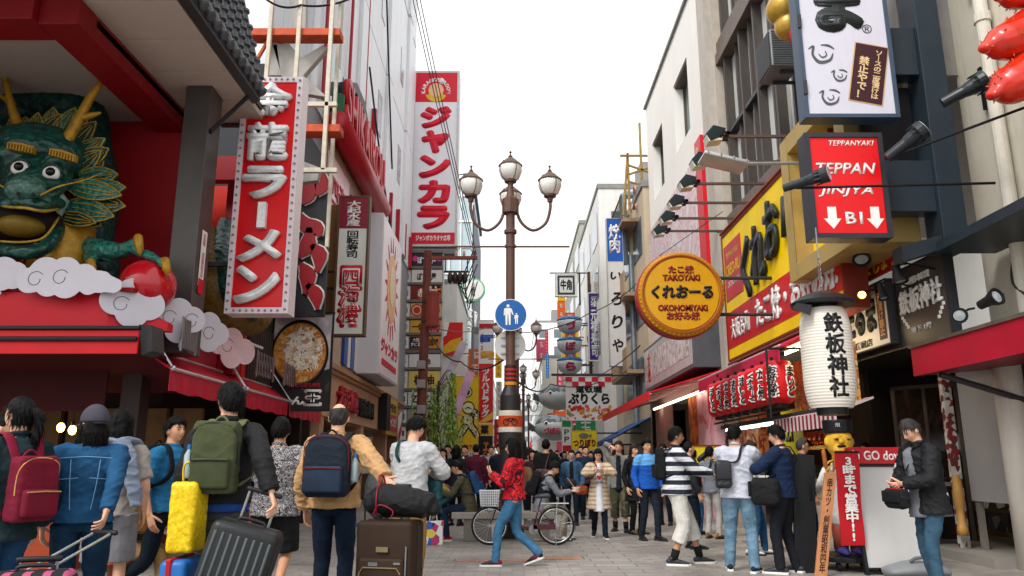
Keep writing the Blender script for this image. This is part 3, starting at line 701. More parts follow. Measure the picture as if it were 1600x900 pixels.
# ground floor: dark open kitchen
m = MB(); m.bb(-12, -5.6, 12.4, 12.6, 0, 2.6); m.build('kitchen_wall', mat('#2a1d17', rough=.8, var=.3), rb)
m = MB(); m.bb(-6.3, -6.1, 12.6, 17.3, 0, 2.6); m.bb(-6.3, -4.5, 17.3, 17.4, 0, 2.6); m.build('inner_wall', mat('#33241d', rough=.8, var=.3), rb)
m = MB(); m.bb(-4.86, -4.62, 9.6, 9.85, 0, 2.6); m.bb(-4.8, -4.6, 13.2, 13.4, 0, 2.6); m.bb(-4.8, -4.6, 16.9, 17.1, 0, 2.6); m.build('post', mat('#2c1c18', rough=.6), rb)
m = MB(); m.bb(-12, -5.3, 9.45, 9.95, 0, .95); m.build('counter_base', mat('#a2401c', rough=.5, var=.15), rb, bevel=.01)
m = MB(); m.bb(-12, -5.2, 9.35, 10.05, .95, 1.02); m.build('counter_top', mat('#6b7358', rough=.4), rb, bevel=.01)
m = MB()
for i in range(9):
 x = -5.1 - i*.55; m.bb(x-.22, x+.22, 12.2, 12.32, 1.3, 2.1)
m.build('menu_board', mat('#7a5a34', rough=.6, var=.3, vs=1.5), rb)
m = MB(); m.bb(-5.9, -5.6, 12.6, 17, .0, .9); m.build('side_counter', mat('#5b2a1c', rough=.5, var=.2), rb)
m = MB()
for i in range(18):
 x = -4.95 - i*.36 + rnd.uniform(-.08, .08); y = 10.6 + rnd.uniform(-.5, .5); l = rnd.uniform(.12, .3); m.tube([(x, y, 2.5), (x, y, 2.5-l*.5), (x, y, 2.5-l)], [.012, .012, .05], 8)
m.build('hanging_utensils', m_steel, rb)
# front canopy: fascia, black bar, valance and the deep red cloth running back
zb = atY(100, 553, 8.4).z; zt = atY(100, 508, 8.4).z; zf = atY(70, 455, 8.8).z; xr = atY(216, 540, 8.4).x
aw = thing('front_awning', 'red front awning with a black bar below the dragon', 'awning', (-6, 8.6, zb))
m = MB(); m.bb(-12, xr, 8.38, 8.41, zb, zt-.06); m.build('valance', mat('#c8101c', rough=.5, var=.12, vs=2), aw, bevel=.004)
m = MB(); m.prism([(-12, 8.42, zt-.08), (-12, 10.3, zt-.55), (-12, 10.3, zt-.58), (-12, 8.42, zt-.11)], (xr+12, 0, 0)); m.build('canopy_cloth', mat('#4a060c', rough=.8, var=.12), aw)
m = MB(); m.bb(-12, xr+.02, 8.34, 8.44, zt-.055, zt-.015); m.cyl((-12, 8.36, zt-.16), (xr, 8.36, zt-.16), .03, 8); m.build('front_bar', m_black, aw, bevel=.008)
m = MB(); m.bb(-12, atY(60, 520, 8.4).x, 8.345, 8.35, zt-.047, zt-.02); m.build('bar_trim', m_steel, aw)
m = MB(); m.prism([(xr, 8.36, zt+.0), (xr+.12, 8.4, zt+.0), (xr+.12, 8.5, zb+.05), (xr, 8.5, zb)], (.02, .25, 0)); m.build('end_bracket', mat('#4b4b4d', rough=.4, metal=.4), aw)
fb = thing('dragon_platform', 'red ledge carrying the green dragon and clouds', 'ledge', (-6, 9, zt))
zp = zf
m = MB(); m.bb(-12, -4.62, 8.62, 8.8, zt+.02, zp-.05); m.prism([(-4.62, 8.62, zt+.02), (-4.62, 8.62, zp-.05), (-4.05, 8.9, zt+.12), (-4.05, 8.9, zt+.02)], (0, .15, 0)); m.build('fascia', m_red, fb)
m = MB(); m.bb(-12, -4.35, 8.6, 10.4, zp-.045, zp); m.build('deck', m_dred, fb)
m = MB(); m.cyl((-4.6, 8.6, zp-.02), (-4.1, 12.5, zt+.35), .025, 8); m.build('rail', m_white, fb)
# red hanging panels under the canopy (dark), paper lanterns of the kitchen
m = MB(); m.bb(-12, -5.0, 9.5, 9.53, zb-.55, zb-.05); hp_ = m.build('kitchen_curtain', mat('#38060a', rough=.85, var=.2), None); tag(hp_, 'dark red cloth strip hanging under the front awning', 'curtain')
for px, py in ((95, 668), (113, 672)):
 p = atY(px, py, 10.6); t = thing('hanging_bulb', {95: 'warm glowing bulb hanging in the dark kitchen, left of two', 113: 'warm glowing bulb hanging in the dark kitchen, right of two'}[px], 'lamp', p, group='bulbs in the kitchen')
 m = MB(); m.ell((0, 0, 0), (.05, .05, .065), 14, 10); m.build('bulb', mat('#ffc860', emit=9, var=.02), t, smooth=True, world=False)
 m = MB(); m.cyl((0, 0, .06), (0, 0, .12), .025, 10); m.cyl((0, 0, .12), (0, 0, .7), .005, 6); m.build('cord', m_black, t, world=False)
for px, py, h_, lab in ((215, 640, '#d03014', 'small red paper lantern glowing in the dark kitchen doorway'),):
 p = atY(px-30, py+50, 11); t = thing('paper_lantern', lab, 'lantern', p)
 m = MB(); m.lathe([(.0, -.17), (.07, -.17), (.11, -.1), (.12, 0), (.11, .1), (.07, .17), (0, .17)], (0, 0, 0)); m.build('shade', mat(h_, emit=.8), t, smooth=True, world=False)
 m = MB(); m.cyl((0, 0, .17), (0, 0, .2), .06); m.cyl((0, 0, .2), (0, 0, .5), .006, 6); m.build('cap', m_black, t, world=False)
# acrylic clouds along the ledge
m_cloud = mat('#bdb8c2', rough=.25, var=.06, vs=2, spec=.6)
m_cline = mat('#4c4a52', rough=.5)
def cloud(label, F, lobes, sc=1., curls=((0, 0),), m_=None):
 t = thing('cloud_cutout', label, 'cloud panel', F(0, 0), group='acrylic clouds along the ledge')
 pts = []
 N = 120
 for k in range(N):                    # union outline of circles, seen from the centre of mass
  a = 2*math.pi*k/N; d = Vector((math.cos(a), math.sin(a))); best = .05
  for x, y, r in lobes:
   c = Vector((x, y*1.)); b = d.dot(c); q = b*b - c.length_squared + r*r
   if q > 0: best = max(best, b + math.sqrt(q))
  pts.append((d.x*best*sc, d.y*best*sc))
 flat(t, 'panel', F, pts, m_ or m_cloud, 0, .012)
 for cx, cy in curls:
  mb = stroke(t, 's', F, [(cx + .10*sc*math.cos(a)*(1 - a*.07), cy + .10*sc*math.sin(a)*(1 - a*.07)) for a in np.linspace(.6, 6.4, 12)], [.008]*12, m_cline, .0125, .002)
  mb.build('curl', m_cline, t)
 mb = MB(); F.box(mb, -.012, .012, -.24*sc, -.05*sc, -.03, -.008); mb.build('bracket', m_steel, t)
def fr_at(px, py, Y, ang):
 p = atY(px, py, Y); return Fr(p, (math.cos(ang), math.sin(ang), 0), (0, 0, 1))
L1 = [(-.42, -.03, .15), (-.26, .05, .19), (-.04, .05, .19), (.18, 0, .16), (.38, -.05, .13), (.54, -.09, .09), (0, -.06, .18), (-.2, -.06, .16), (.25, -.08, .12)]
cloud('pale white cloud panel cut off by the left picture edge', fr_at(4, 428, 8.56, 0), [(0, 0, .2), (.14, -.02, .16), (-.2, 0, .2)], 1.0, ())
cloud('widest white cloud panel with a spiral curl below the dragon jaw', fr_at(106, 434, 8.46, 0), L1, 1.0, ((-.08, .0), (-.36, -.02)))
cloud('white cloud panel leaning on the big red ball', fr_at(208, 472, 8.7, .55), [(-.18, 0, .17), (0, .08, .2), (.16, -.02, .18), (0, -.12, .18)], 1.0, ((-.12, -.04),))
cloud('white cloud panel in front of the dark column foot', fr_at(279, 499, 9.3, .85), [(-.15, 0, .15), (0, .09, .17), (.17, .02, .16), (0, -.12, .17)], 1.02, ((-.12, 0), (.16, .0)))
cloud('white cloud panel just beyond the dark column', fr_at(326, 517, 10.2, .95), [(-.14, 0, .14), (0, .08, .17), (.15, -.02, .15), (0, -.12, .16)], 1.02, ((0, -.04),))
cloud('pinkish cloud panel above the folding awning arms', fr_at(362, 540, 11.2, 1.05), [(-.2, .02, .15), (0, .05, .17), (.2, -.05, .16), (0, -.12, .16)], 1.2, ((-.08, -.02),), mat('#d9b9c4', rough=.25, spec=.6))
# red ball
p = atY(231, 447, 9.0); t = thing('red_ball', 'big glossy red ball beside the dragon claw', 'ball', p)
m = MB(); m.ell((0, 0, 0), .325, 32, 20); m.build('sphere', mat('#b40a1c', rough=.18, var=.05, coat=.6), t, smooth=True, world=False)
# ---------------------------------------------------------------- the dragon
GRN = mat('#0c4138', rough=.32, var=.7, vs=11, coat=.35, bump=.5, bs=25, vor=11.); GRN2 = mat('#256b5d', rough=.3, var=.7, vs=12, coat=.3, bump=.4, bs=25, vor=14.); GLD = mat('#a37a22', rough=.4, var=.35, vs=9, metal=.25, bump=.4, bs=30); GLDP = mat('#a8852e', rough=.45, var=.5, vs=14, metal=.2)
D0 = 9.25
def D(px, py, dy=0): return atY(px, py, D0 + dy)
dr = thing('dragon_sculpture', 'green and gold dragon with staring eyes and tall horns', 'dragon', atY(60, 440, D0))
hx = MB()
hx.ell(D(58, 250, 0), (.66, .55, .46), 28, 20)                                         # skull
hx.tube([D(60, 235, -.1), D(57, 285, -.40), D(48, 305, -.62), D(42, 313, -.74)], [(.40, .34), (.42, .22), (.38, .12), (.33, .08)], 20, sub=3, round_=True)   # muzzle
hx.ell(D(17, 243, -.42), (.20, .16, .14), 16, 12); hx.ell(D(92, 255, -.42), (.20, .16, .14), 16, 12)  # eye mounds
hx.tube([D(-16, 300, -.55), D(8, 314, -.72), D(40, 316, -.82), D(68, 322, -.76), D(96, 318, -.45)], [.06, .06, .07, .06, .06], 10, sub=3, round_=True)
hm = remesh(hx, .022, 4, 'head'); creases(hm, .012, 3); hd = linkw('head', hm, GRN, dr)
lip = MB(); lip.tube([D(-22, 310, -.60), D(6, 322, -.79), D(40, 325, -.9), D(68, 330, -.83), D(92, 326, -.5)], .018, 8, sub=4); lip.build('lip', GLDP, hd, smooth=True)
mo = MB(); mo.tube([D(-40, 372, -.5), D(0, 377, -.68), D(40, 378, -.76), D(70, 370, -.70), D(92, 340, -.45)], .014, 8, sub=4); mo.build('gold_line', GLDP, hd, smooth=True)
sn = MB(); sn.ell(D(40, 296, -.78), (.24, .15, .17), 20, 14); sn.ell(D(28, 302, -.9), (.05, .05, .04)); sn.ell(D(54, 304, -.9), (.05, .05, .04)); sm_ = remesh(sn, .016, 3, 'snout'); linkw('snout', sm_, mat('#3a6257', rough=.33, var=.6, vs=12, coat=.3, bump=.4, bs=25, vor=16.), dr)
ns = MB(); ns.ell(D(28, 302, -.945), (.026, .02, .022), 10, 8); ns.ell(D(52, 304, -.945), (.026, .02, .022), 10, 8); ns.build('nostril', m_black, dr, smooth=True)
ck = MB(); ck.prism([D(62, 278, -.62), D(88, 290, -.56), D(104, 312, -.40), D(92, 336, -.46), D(74, 318, -.66)], (0, .08, 0)); ck.build('cheek_plate', mat('#6f8f8a', rough=.35, var=.35, vs=10), dr, bevel=.02)
mt = MB(); mt.ell(D(42, 350, -.30), (.42, .36, .26), 20, 14); mt.build('mouth', mat('#1a0e0c', rough=.8), dr, smooth=True)
tg = MB(); tg.ell(D(34, 354, -.50), (.27, .24, .13), 18, 12); tg.build('tongue', mat('#77601f', rough=.5, var=.3), dr, smooth=True)
jw = MB(); jw.tube([D(-46, 350, -.1), D(-18, 384, -.45), D(36, 394, -.62), D(74, 384, -.48), D(98, 345, -.1)], [.09, .09, .09, .09, .09], 12, sub=4, round_=True); jm = remesh(jw, .02, 3, 'jaw'); creases(jm, .01, 5); linkw('jaw', jm, GRN, dr)
for x, y in ((-4, 386), (18, 390), (40, 390), (60, 384)):
 c = MB(); q = D(x, y, -.56); c.tube([q, q + Vector((.0, -.02, -.06)), q + Vector((0, -.03, -.15))], [.06, .05, .004], 8); c.build('beard_spike', GLD, dr, smooth=True)
for x, y in ((33, 264), (82, 272)):
 e = MB(); q = D(x, y, -.54); e.ell(q, (.112, .10, .098), 24, 16); eo = e.build('eye', mat('#e6e4de', rough=.12, var=.03), dr, smooth=True)
 e = MB(); e.ell(q + Vector((.02, -.075, .0)), (.056, .05, .054), 18, 12); e.build('pupil', mat('#0b0b0c', rough=.1), eo, smooth=True)
 e = MB(); e.tube([q + Vector((.125*math.cos(a), -.02 - .03*math.sin(a), .112*math.sin(a))) for a in np.linspace(0, 6.283, 20)], .018, 8); e.build('eyelid', mat('#0a2f2a', rough=.3), eo, smooth=True)
for pts in (((10, 232), (52, 240)), ((76, 242), (117, 253))):
 b = MB(); p0, p1 = D(*pts[0], -.60), D(*pts[1], -.60); mid = (p0+p1)/2; u = (p1-p0).normalized()
 b.prism([p0, p1, p1 + Vector((0, 0, .09)), mid + Vector((0, 0, .11)), p0 + Vector((0, 0, .09))], (0, .06, 0))
 for k in range(9): b.tube([p0.lerp(p1, (k+.5)/9) + Vector((0, -.012, -.005)), p0.lerp(p1, (k+.5)/9) + Vector((0, -.012, .075))], .012, 6)
 b.build('eyebrow', GLD, dr, bevel=.004)
def horn(base, pts, r0, forks):
 h = MB(); P = [D(*p) for p in pts]; h.tube(P, [r0*(1 - .75*k/(len(P)-1)) for k in range(len(P))], 10, sub=3)
 for a, b_, r in forks: h.tube([D(*a), D(*a).lerp(D(*b_), .5), D(*b_)], [r, r*.8, r*.3], 8, sub=2)
 h.build('horn', GLD, dr, smooth=True)
horn(0, [(40, 222, -.1), (26, 190, -.12), (14, 150, -.15), (4, 100, -.2)], .085, [((22, 165, -.13), (-4, 146, -.15), .045)])
horn(1, [(95, 235, -.2), (118, 196, -.2), (140, 155, -.2), (158, 128, -.2), (172, 100, -.2)], .085, [((128, 184, -.2), (158, 176, -.2), .05), ((160, 126, -.2), (184, 105, -.2), .035)])
# mane: layered fins
def fin(base, tip, wd, dy, m_, rib=True, curve=0.):
 a, b_ = D(*base, dy), D(*tip, dy - .06); u = (b_-a); ln = u.length; u.normalize(); q = Vector((-u.z, 0, u.x)); P = []
 prof = [(0, .5), (.15, .85), (.4, 1), (.65, .82), (.85, .45), (1, 0)]
 up = [a + u*t*ln + q*(w_*wd/2 + curve*math.sin(t*3.14)*ln) for t, w_ in prof]; dn = [a + u*t*ln - q*(w_*wd/2 - curve*math.sin(t*3.14)*ln) for t, w_ in prof[::-1]]
 f = MB(); f.prism(up + dn[1:], (0, .05, 0)); o = f.build('mane_fin', m_, dr, bevel=.012)
 g2 = MB(); g2.tube(up, .009, 6); g2.tube(dn, .009, 6)
 for s_ in (-.4, 0, .4): g2.tube([a + u*.12*ln + q*s_*wd*.5 - Vector((0, .012, 0)), a + u*.5*ln + q*(s_*wd*.7 + curve*ln) - Vector((0, .016, 0)), a + u*.86*ln + q*s_*wd*.2 - Vector((0, .012, 0))], .007, 5)
 g2.build('fin_edge', GLDP, o)
for k, (bs, tp, wd, dy) in enumerate([((120, 300), (196, 292), .30, -.12), ((118, 315), (196, 322), .30, -.16), ((104, 322), (178, 338), .30, -.2), ((96, 338), (150, 348), .18, -.22), ((122, 280), (184, 272), .28, -.05), ((112, 262), (170, 232), .30, 0), ((108, 250), (164, 216), .26, .04), ((100, 238), (150, 190), .30, .08), ((84, 230), (118, 168), .32, .10),
          ((62, 225), (96, 178), .30, .12), ((48, 226), (60, 176), .26, .14), ((30, 228), (20, 180), .3, .12), ((8, 236), (-20, 190), .3, .1), ((112, 334), (158, 352), .2, -.1), ((0, 250), (-60, 240), .3, 0), ((-5, 290), (-70, 300), .3, -.05), ((110, 290), (190, 305), .26, -.24), ((124, 300), (176, 318), .34, -.02), ((118, 280), (162, 250), .34, .06), ((92, 232), (136, 178), .34, .14), ((74, 226), (84, 168), .34, .16), ((110, 325), (165, 342), .26, -.06), ((40, 226), (40, 182), .3, .17), ((116, 268), (158, 236), .26, -.03)]):
 fin(bs, tp, wd, dy, GRN if k % 2 else GRN2)
for pts in (((62, 306), (90, 292), (130, 282), (160, 270)), ((16, 298), (-8, 286), (-40, 276))):
 w_ = MB(); w_.tube([D(*p, -.86 + .12*i) for i, p in enumerate(pts)], [.015, .012, .009, .005][:len(pts)], 6, sub=4); w_.build('whisker', GLDP, dr, smooth=True)
# neck with golden belly, hump behind, foreleg and claw
nk_ = MB(); nk_.tube([D(95, 340, .1), D(98, 375, .05), D(92, 410, .0), D(90, 450, .1)], [(.40, .34), (.38, .33), (.36, .32), (.36, .3)], 18, sub=3); nk_.build('neck', GLD, dr, smooth=True)
nr = MB()
for k in range(8): nr.tube([D(95, 350 + k*12, .08) + Vector((.40*math.sin(a), -.345*math.cos(a), -.03*math.cos(a))) for a in np.linspace(-1.3, 1.3, 9)], .014, 6)
nr.build('belly_ridge', mat('#7d5c18', rough=.45, var=.3), dr, smooth=True)
bd = MB(); bd.tube([D(150, 420, .45), D(142, 380, .5), D(150, 300, .6), D(130, 230, .62), D(118, 180, .62), D(90, 160, .6), D(30, 170, .6), D(-40, 230, .6)], [.30, .28, .30, .36, .40, .38, .35, .3], 18, sub=4, round_=True); bm_ = remesh(bd, .03, 3, 'body'); creases(bm_, .02, 9, .5); linkw('body', bm_, mat('#0b332d', rough=.4, var=.5, vs=14, bump=1., bs=30, vor=8.), dr)
sp_ = MB(); sp_.prism([D(88, 165, .5), D(108, 110, .5), D(118, 98, .5), D(126, 104, .5), D(128, 160, .5)], (0, .06, 0)); sp_.build('back_fin', mat('#17352f', rough=.5, var=.4), dr, bevel=.015)
lg = MB(); lg.tube([D(130, 385, .1), D(160, 392, -.1), D(188, 392, -.25), D(205, 386, -.3), D(214, 378, -.34)], [.15, .14, .10, .09, .075], 12, sub=3, round_=True); lg.tube([D(205, 388, -.3), D(230, 398, -.38), D(250, 408, -.42), D(258, 420, -.45)], [.07, .055, .05, .03], 10, sub=3, round_=True); lg.tube([D(140, 395, .0), D(142, 408, -.2), D(142, 425, -.3)], [.09, .07, .06], 10, sub=2, round_=True)
lm_ = remesh(lg, .018, 3, 'foreleg'); creases(lm_, .012, 12); linkw('foreleg', lm_, GRN2, dr)
cl = MB()
for a, b_ in (((216, 372), (219, 398)), ((258, 408), (262, 430)), ((142, 410), (146, 434))): cl.tube([D(*a, -.42), D(*a, -.44).lerp(D(*b_, -.46), .6), D(*b_, -.44)], [.055, .05, .012], 10, sub=2, round_=True)
cl.build('claw', GLD, dr, smooth=True)
tl = MB(); tl.tube([atY(300, 380, 11.4), atY(330, 440, 11.2), atY(345, 480, 11.3), atY(390, 500, 11.8), atY(420, 480, 12.3)], [.42, .40, .34, .26, .15], 16, sub=4, round_=True); tm = remesh(tl, .03, 3, 'tail'); creases(tm, .02, 4); linkw('tail', tm, mat('#6a5118', rough=.45, var=.5, vs=8, bump=1, bs=30), dr)
tl = MB(); tl.tube([atY(352, 350, 11.6), atY(345, 400, 11.15), atY(362, 462, 11.0), atY(395, 494, 11.5)], [.12, .17, .16, .10], 10, sub=3, round_=True); tm = remesh(tl, .025, 3, 'tail_back'); creases(tm, .015, 8); linkw('tail_ridge', tm, GRN, dr)
# ================================================================= side awnings along the street
def side_awning(label, y0, y1, i):
 X = -4.05; t = thing('side_awning', label, 'awning', (X, (y0+y1)/2, 2.1), group='crimson awnings along the left street side')
 m = MB(); m.bb(X-.46, X-.43, y0, y1, 2.66, 2.94); m.build('box_face', mat('#b81230', rough=.5, var=.1), t)
 m = MB(); m.prism([(X-.44, y0, 2.64), (X, y0, 2.36), (X, y0, 2.34), (X-.46, y0, 2.62)], (0, y1-y0, 0)); m.build('canopy_cloth', m_crim, t)
 m = MB(); n = 24
 for k in range(n):
  ya, yb = y0 + (y1-y0)*k/n, y0 + (y1-y0)*(k+1)/n; xa, xb = X + .01*math.sin(k*1.7+i), X + .01*math.sin((k+1)*1.7+i); za, zc = 2.09 + .012*math.sin(k*.9+i), 2.09 + .012*math.sin((k+1)*.9+i)
  m.prism([(xa, ya, za), (xb, yb, zc), (X, yb, 2.35), (X, ya, 2.35)], (-.008, 0, 0))
 m.build('valance', mat('#b40f2e', rough=.4, var=.15, vs=4), t)
 m = MB(); m.cyl((X+.015, y0, 2.355), (X+.015, y1, 2.355), .022, 8); m.cyl((X-.40, y0, 2.63), (X-.40, y1, 2.63), .018, 8); m.build('front_tube', mat('#c9b7ba', rough=.35, metal=.4), t)
 m = MB(); m.cyl((X+.015, y0+.03, 2.36), (X-.40, y0+.03, 2.95), .014, 8); m.ell((X+.02, y0+.02, 2.36), .035, 10, 8); m.build('stay', mat('#b9bcc0', rough=.3, metal=.7), t)
side_awning('nearest crimson side awning, beside the front awning end', 9.1, 11.6, 0)
side_awning('middle crimson side awning behind the black-jacket man', 11.7, 14.0, 1)
side_awning('farthest crimson side awning below the ramen poster', 14.1, 16.5, 2)
mz = mat('#8f8c92', rough=.35, metal=.7)
for (y, n_, lab) in ((9.2, 0, 'closed metal lattice arm at the nearest side awning corner'), (12.0, 1, 'first folded zigzag metal arm above the middle awning'), (13.5, 2, 'second folded zigzag metal arm above the awnings'), (14.7, 3, 'third folded zigzag metal arm in front of the ramen poster')):
 t = thing('lattice_arm', lab, 'awning arm', (-3.98, y, 2.7), group='folding arms on the side awnings')
 m = MB(); k = 9 if n_ == 0 else 6; w_ = .42 if n_ == 0 else .85
 for q in range(k):
  a, b_ = y + w_*q/k, y + w_*(q+1)/k; m.cyl((-4.02, a, 2.62), (-4.02, b_, 2.98), .012, 6); m.cyl((-3.99, b_, 2.62), (-3.99, a, 2.98), .012, 6)
 m.build('lattice', mz, t)
 m = MB(); m.cyl((-4.0, y, 2.58), (-4.0, y, 3.0), .016, 6); m.cyl((-4.0, y + w_, 2.58), (-4.0, y + w_, 3.0), .016, 6); m.build('upright', mz, t)
# ================================================================= the red neon ramen sign
F = front(366, 121, 462, 490, 10.6)
t = signbox('ramen_sign', 'tall red sign with chrome letters and a bulb-studded white border', F, mat('#d80f17', rough=.35, var=.04), mat('#e3d3d8', rough=.4, var=.04), .32, .085)
chars = '金龍ラーメン'; yc = [.886, .707, .531, .393, .268, .111]; hh = [.15, .157, .125, .105, .12, .14]
mchrome = mat('#e9eaeb', rough=.25, metal=.12, var=.15, vs=16); mdark = mat('#77777a', rough=.4)
for c, y, h in zip(chars, yc, hh):
 vb = c == 'ー'
 text(t, '｜' if vb else c, F, F.w*.5, F.h*y, F.w*(.13 if vb else .66), F.h*h, mchrome, .09, 0 if vb else .045 if c not in '龍' else .03, .01, shear=.0)
bb = MB(); bb.ell((0, 0, 0), (.019, .022, .019), 10, 8); bme = bb.mesh('bulb', smooth=True); bulbm = mat('#8a8a90', rough=.15, spec=.8)
pos = [(F.w*.045, y) for y in np.linspace(.06, F.h-.06, 30)] + [(F.w*.955, y) for y in np.linspace(.06, F.h-.06, 30)] + [(x, .042) for x in np.linspace(.14, F.w-.14, 8)] + [(x, F.h-.042) for x in np.linspace(.14, F.w-.14, 8)]
for k, (x, y) in enumerate(pos):
 o = bpy.data.objects.new('bulb', bme); COL.objects.link(o); o.parent = t; o.location = PM(t).inverted() @ F(x, y, .028)
 if k == 0: bme.materials.append(bulbm)
m = MB(); F.box(m, -.35, 0, F.h*.2, F.h*.2+.06, -.2, -.12); F.box(m, -.35, 0, F.h*.8, F.h*.8+.06, -.2, -.12); m.build('bracket', m_dgrey, t)
# rusty scaffold with the backs of old letters
t = thing('sign_scaffold', 'rusty white steel scaffold with grey letter backs above the red sign', 'scaffold', (-4, 12.4, 3.5))
mr = mat('#b9502f', rough=.7, var=.3, vs=6); mp_ = mat('#c9c0ae', rough=.6, var=.2, vs=5, grime=.7)
A = lambda x, y: atY(x, y, 12.4)
m = MB()
for y, x0, x1 in ((57, 392, 534), (206, 466, 534)):
 a, b_ = A(x0, y), A(x1, y); m.bb(a.x, b_.x, 12.25, 12.55, a.z-.06, a.z+.08)
m.build('rust_beam', mr, t, bevel=.01)
m = MB()
for x in (440, 483, 531):
 a, b_ = A(x, -120), A(x - (800-x)*.0005*390, 272); m.bb(a.x-.035, a.x+.035, 12.2, 12.27, b_.z, a.z)
for y in (272, 170): a, b_ = A(462, y), A(530, y); m.bb(a.x, b_.x, 12.2, 12.27, a.z-.04, a.z+.04)
a = A(531, -120); m.bb(a.x-.03, a.x+.03, 12.75, 12.82, 4.9, a.z)
m.build('post', mp_, t, bevel=.005)
m = MB(); m.cyl(A(392, 110), A(420, 62), .04, 6); m.build('strut', mr, t)
ml = mat('#a5a19c', rough=.6, var=.15, vs=3, grime=.5)
for pts in ([(425, 70), (450, 66), (470, 90), (505, 70), (512, 74), (474, 118), (512, 152), (452, 142), (440, 120)], [(415, 66), (432, 60), (440, 118), (420, 118)], [(470, 250), (500, 262), (496, 282), (470, 285)], [(448, -20), (478, -20), (478, 46), (460, 46)]):
 m = MB(); m.prism([atY(x, y, 12.5) for x, y in pts], (0, .14, 0)); m.build('letter_back', ml, t, bevel=.01)
# ================================================================= left facades
m_pan = mat('#e3e5e8', rough=.45, var=.04, vs=1.2, grime=.18)
b1 = thing('white_panel_building', 'tall white panel-clad building on the left with red pipes', 'building', (-5, 24, 0))
m = MB()
for k in range(15):
 y0 = 18.6 + k*.965
 for z in ((9.6, 15.0) if y0 < 25 else (9.6, 15.0, 20.5)): m.bb(-8, -4.55 + (.12 if k % 5 == 2 else 0), y0, y0+.95, z, z+5.35)
m.build('wall', m_pan, b1)
m = MB(); m.bb(-8, -4.6, 18.5, 25, 3, 20.3); m.bb(-8, -4.6, 25, 33, 3, 25.8); m.bb(-12, -4.62, 13.2, 18.5, 3, 20); m.build('backing_wall', mat('#8f9296', rough=.6), b1)
m = MB()
for k in range(9):
 y0 = 13.25 + k*.58; m.bb(-8, -4.58, y0, y0+.56, 9.4, 15); m.bb(-8, -4.58, y0, y0+.56, 15.1, 20)
m.bb(-12, -4.6, 13.05, 13.18, 8.5, 20)
m.build('ribbed_wall', mat('#d3dbe1', rough=.45, var=.05, vs=1, grime=.2), b1)
for y0, z0 in ((17.0, 9.9), (18.2, 9.9), (19.4, 9.9), (20.6, 9.7), (21.8, 9.7)):
 m = MB(); m.bb(-4.57, -4.52, y0, y0+.9, z0, z0+1.6 - (y0-17)*.12); m.build('window', mat('#6f8a92', rough=.08, spec=.9, var=.1), b1)
m = MB()
for y in (16.6, 19.2, 21.4): m.cyl((-4.45, y, 9.6), (-4.45, y, 24), .045, 8)
m.build('red_pipe', mat('#a3122a', rough=.4), b1)
m = MB(); m.cyl((-4.42, 15.6, 9), (-4.42, 15.6, 22), .09, 10); m.build('drain_pipe', m_pan, b1)
for i, (ya, yb, za, zb_) in enumerate(((22.8, 26.5, 20, 11.8), (21.6, 27.2, 13.2, 9.4))):
 m = MB(); m.tube([(-4.4, ya, za), (-4.35, (ya+yb)/2 - .2, (za+zb_)/2 - .5), (-4.4, yb, zb_)], .03, 6, sub=6); c_ = m.build('cable', m_black, b1, smooth=True)
m = MB()
for y in np.linspace(23, 32.5, 6): m.bb(-4.58, -4.40, y, y+.16, 9.6, 11.0 + 1.5*(int(y) % 2))
m.build('red_strip', mat('#a3122a', rough=.5), b1)
for y in (24.0, 26.2, 28.6):
 for z in (12.2, 16.5): m = MB(); m.bb(-4.56, -4.525, y, y+.7, z, z+1.5); m.build('window', mat('#a9b0b5', rough=.2), b1)
# lower storeys left, y 12.6..18
b2 = thing('dark_relief_building', 'dark wooden front with red brush-stroke reliefs behind the ramen sign', 'shopfront', (-4.8, 15, 0))
m = MB(); m.bb(-5.4, -4.5, 12.8, 17.4, 2.62, 8.4); m.build('wall', mat('#23262b', rough=.6, var=.3, vs=2, stretch=(1, 6, .4)), b2)
m = MB(); m.bb(-4.9, atY(527, 400, 17.1).x, 17.0, 17.3, atY(510, 490, 17.1).z, atY(510, 322, 17.1).z); m.build('wooden_panel', mat('#7d5326', rough=.55, var=.3, vs=3, stretch=(9, 1, .3)), b2)
F = front(452, 262, 512, 494, 13.7); mo_ = mat('#d9d4cf', rough=.5); mr2 = mat('#8c0f1c', rough=.5)
m = MB(); F.box(m, -.2, F.w, 0, F.h, -.12, 0); m.build('relief_board', mat('#24262b', rough=.6, var=.3, vs=3, stretch=(7, 1, .4)), b2)
u, v_ = F.w, F.h
for pts, wd in (([(.30, .99), (.42, .90), (.40, .80), (.30, .74)], [.1, .3, .3, .06]), ([(.75, .97), (.78, .87), (.66, .80)], [.1, .28, .06]), ([(.25, .68), (.42, .60), (.70, .58), (.82, .52)], [.06, .28, .26, .06]), ([(.52, .58), (.5, .46), (.3, .38)], [.1, .3, .06]), ([(.6, .46), (.82, .40), (.80, .28)], [.08, .28, .06]), ([(.35, .34), (.55, .26), (.50, .14)], [.08, .3, .06]), ([(.55, .2), (.78, .14), (.85, .04)], [.08, .26, .06])):
 P_ = [(u*x, v_*y) for x, y in pts]; stroke(b2, 'x', F, P_, [w_ + .06 for w_ in wd], mo_, .01, .02).build('stroke_outline', mo_, b2); stroke(b2, 'x', F, P_, wd, mr2, .02, .05).build('stroke', mr2, b2)
m = MB()
for k in range(26): m.bb(-4.5, -4.44, 12.9 + k*.13, 12.96 + k*.13, 2.65, 3.6)
m.build('slat_screen', mat('#3a3330', rough=.6), b2)
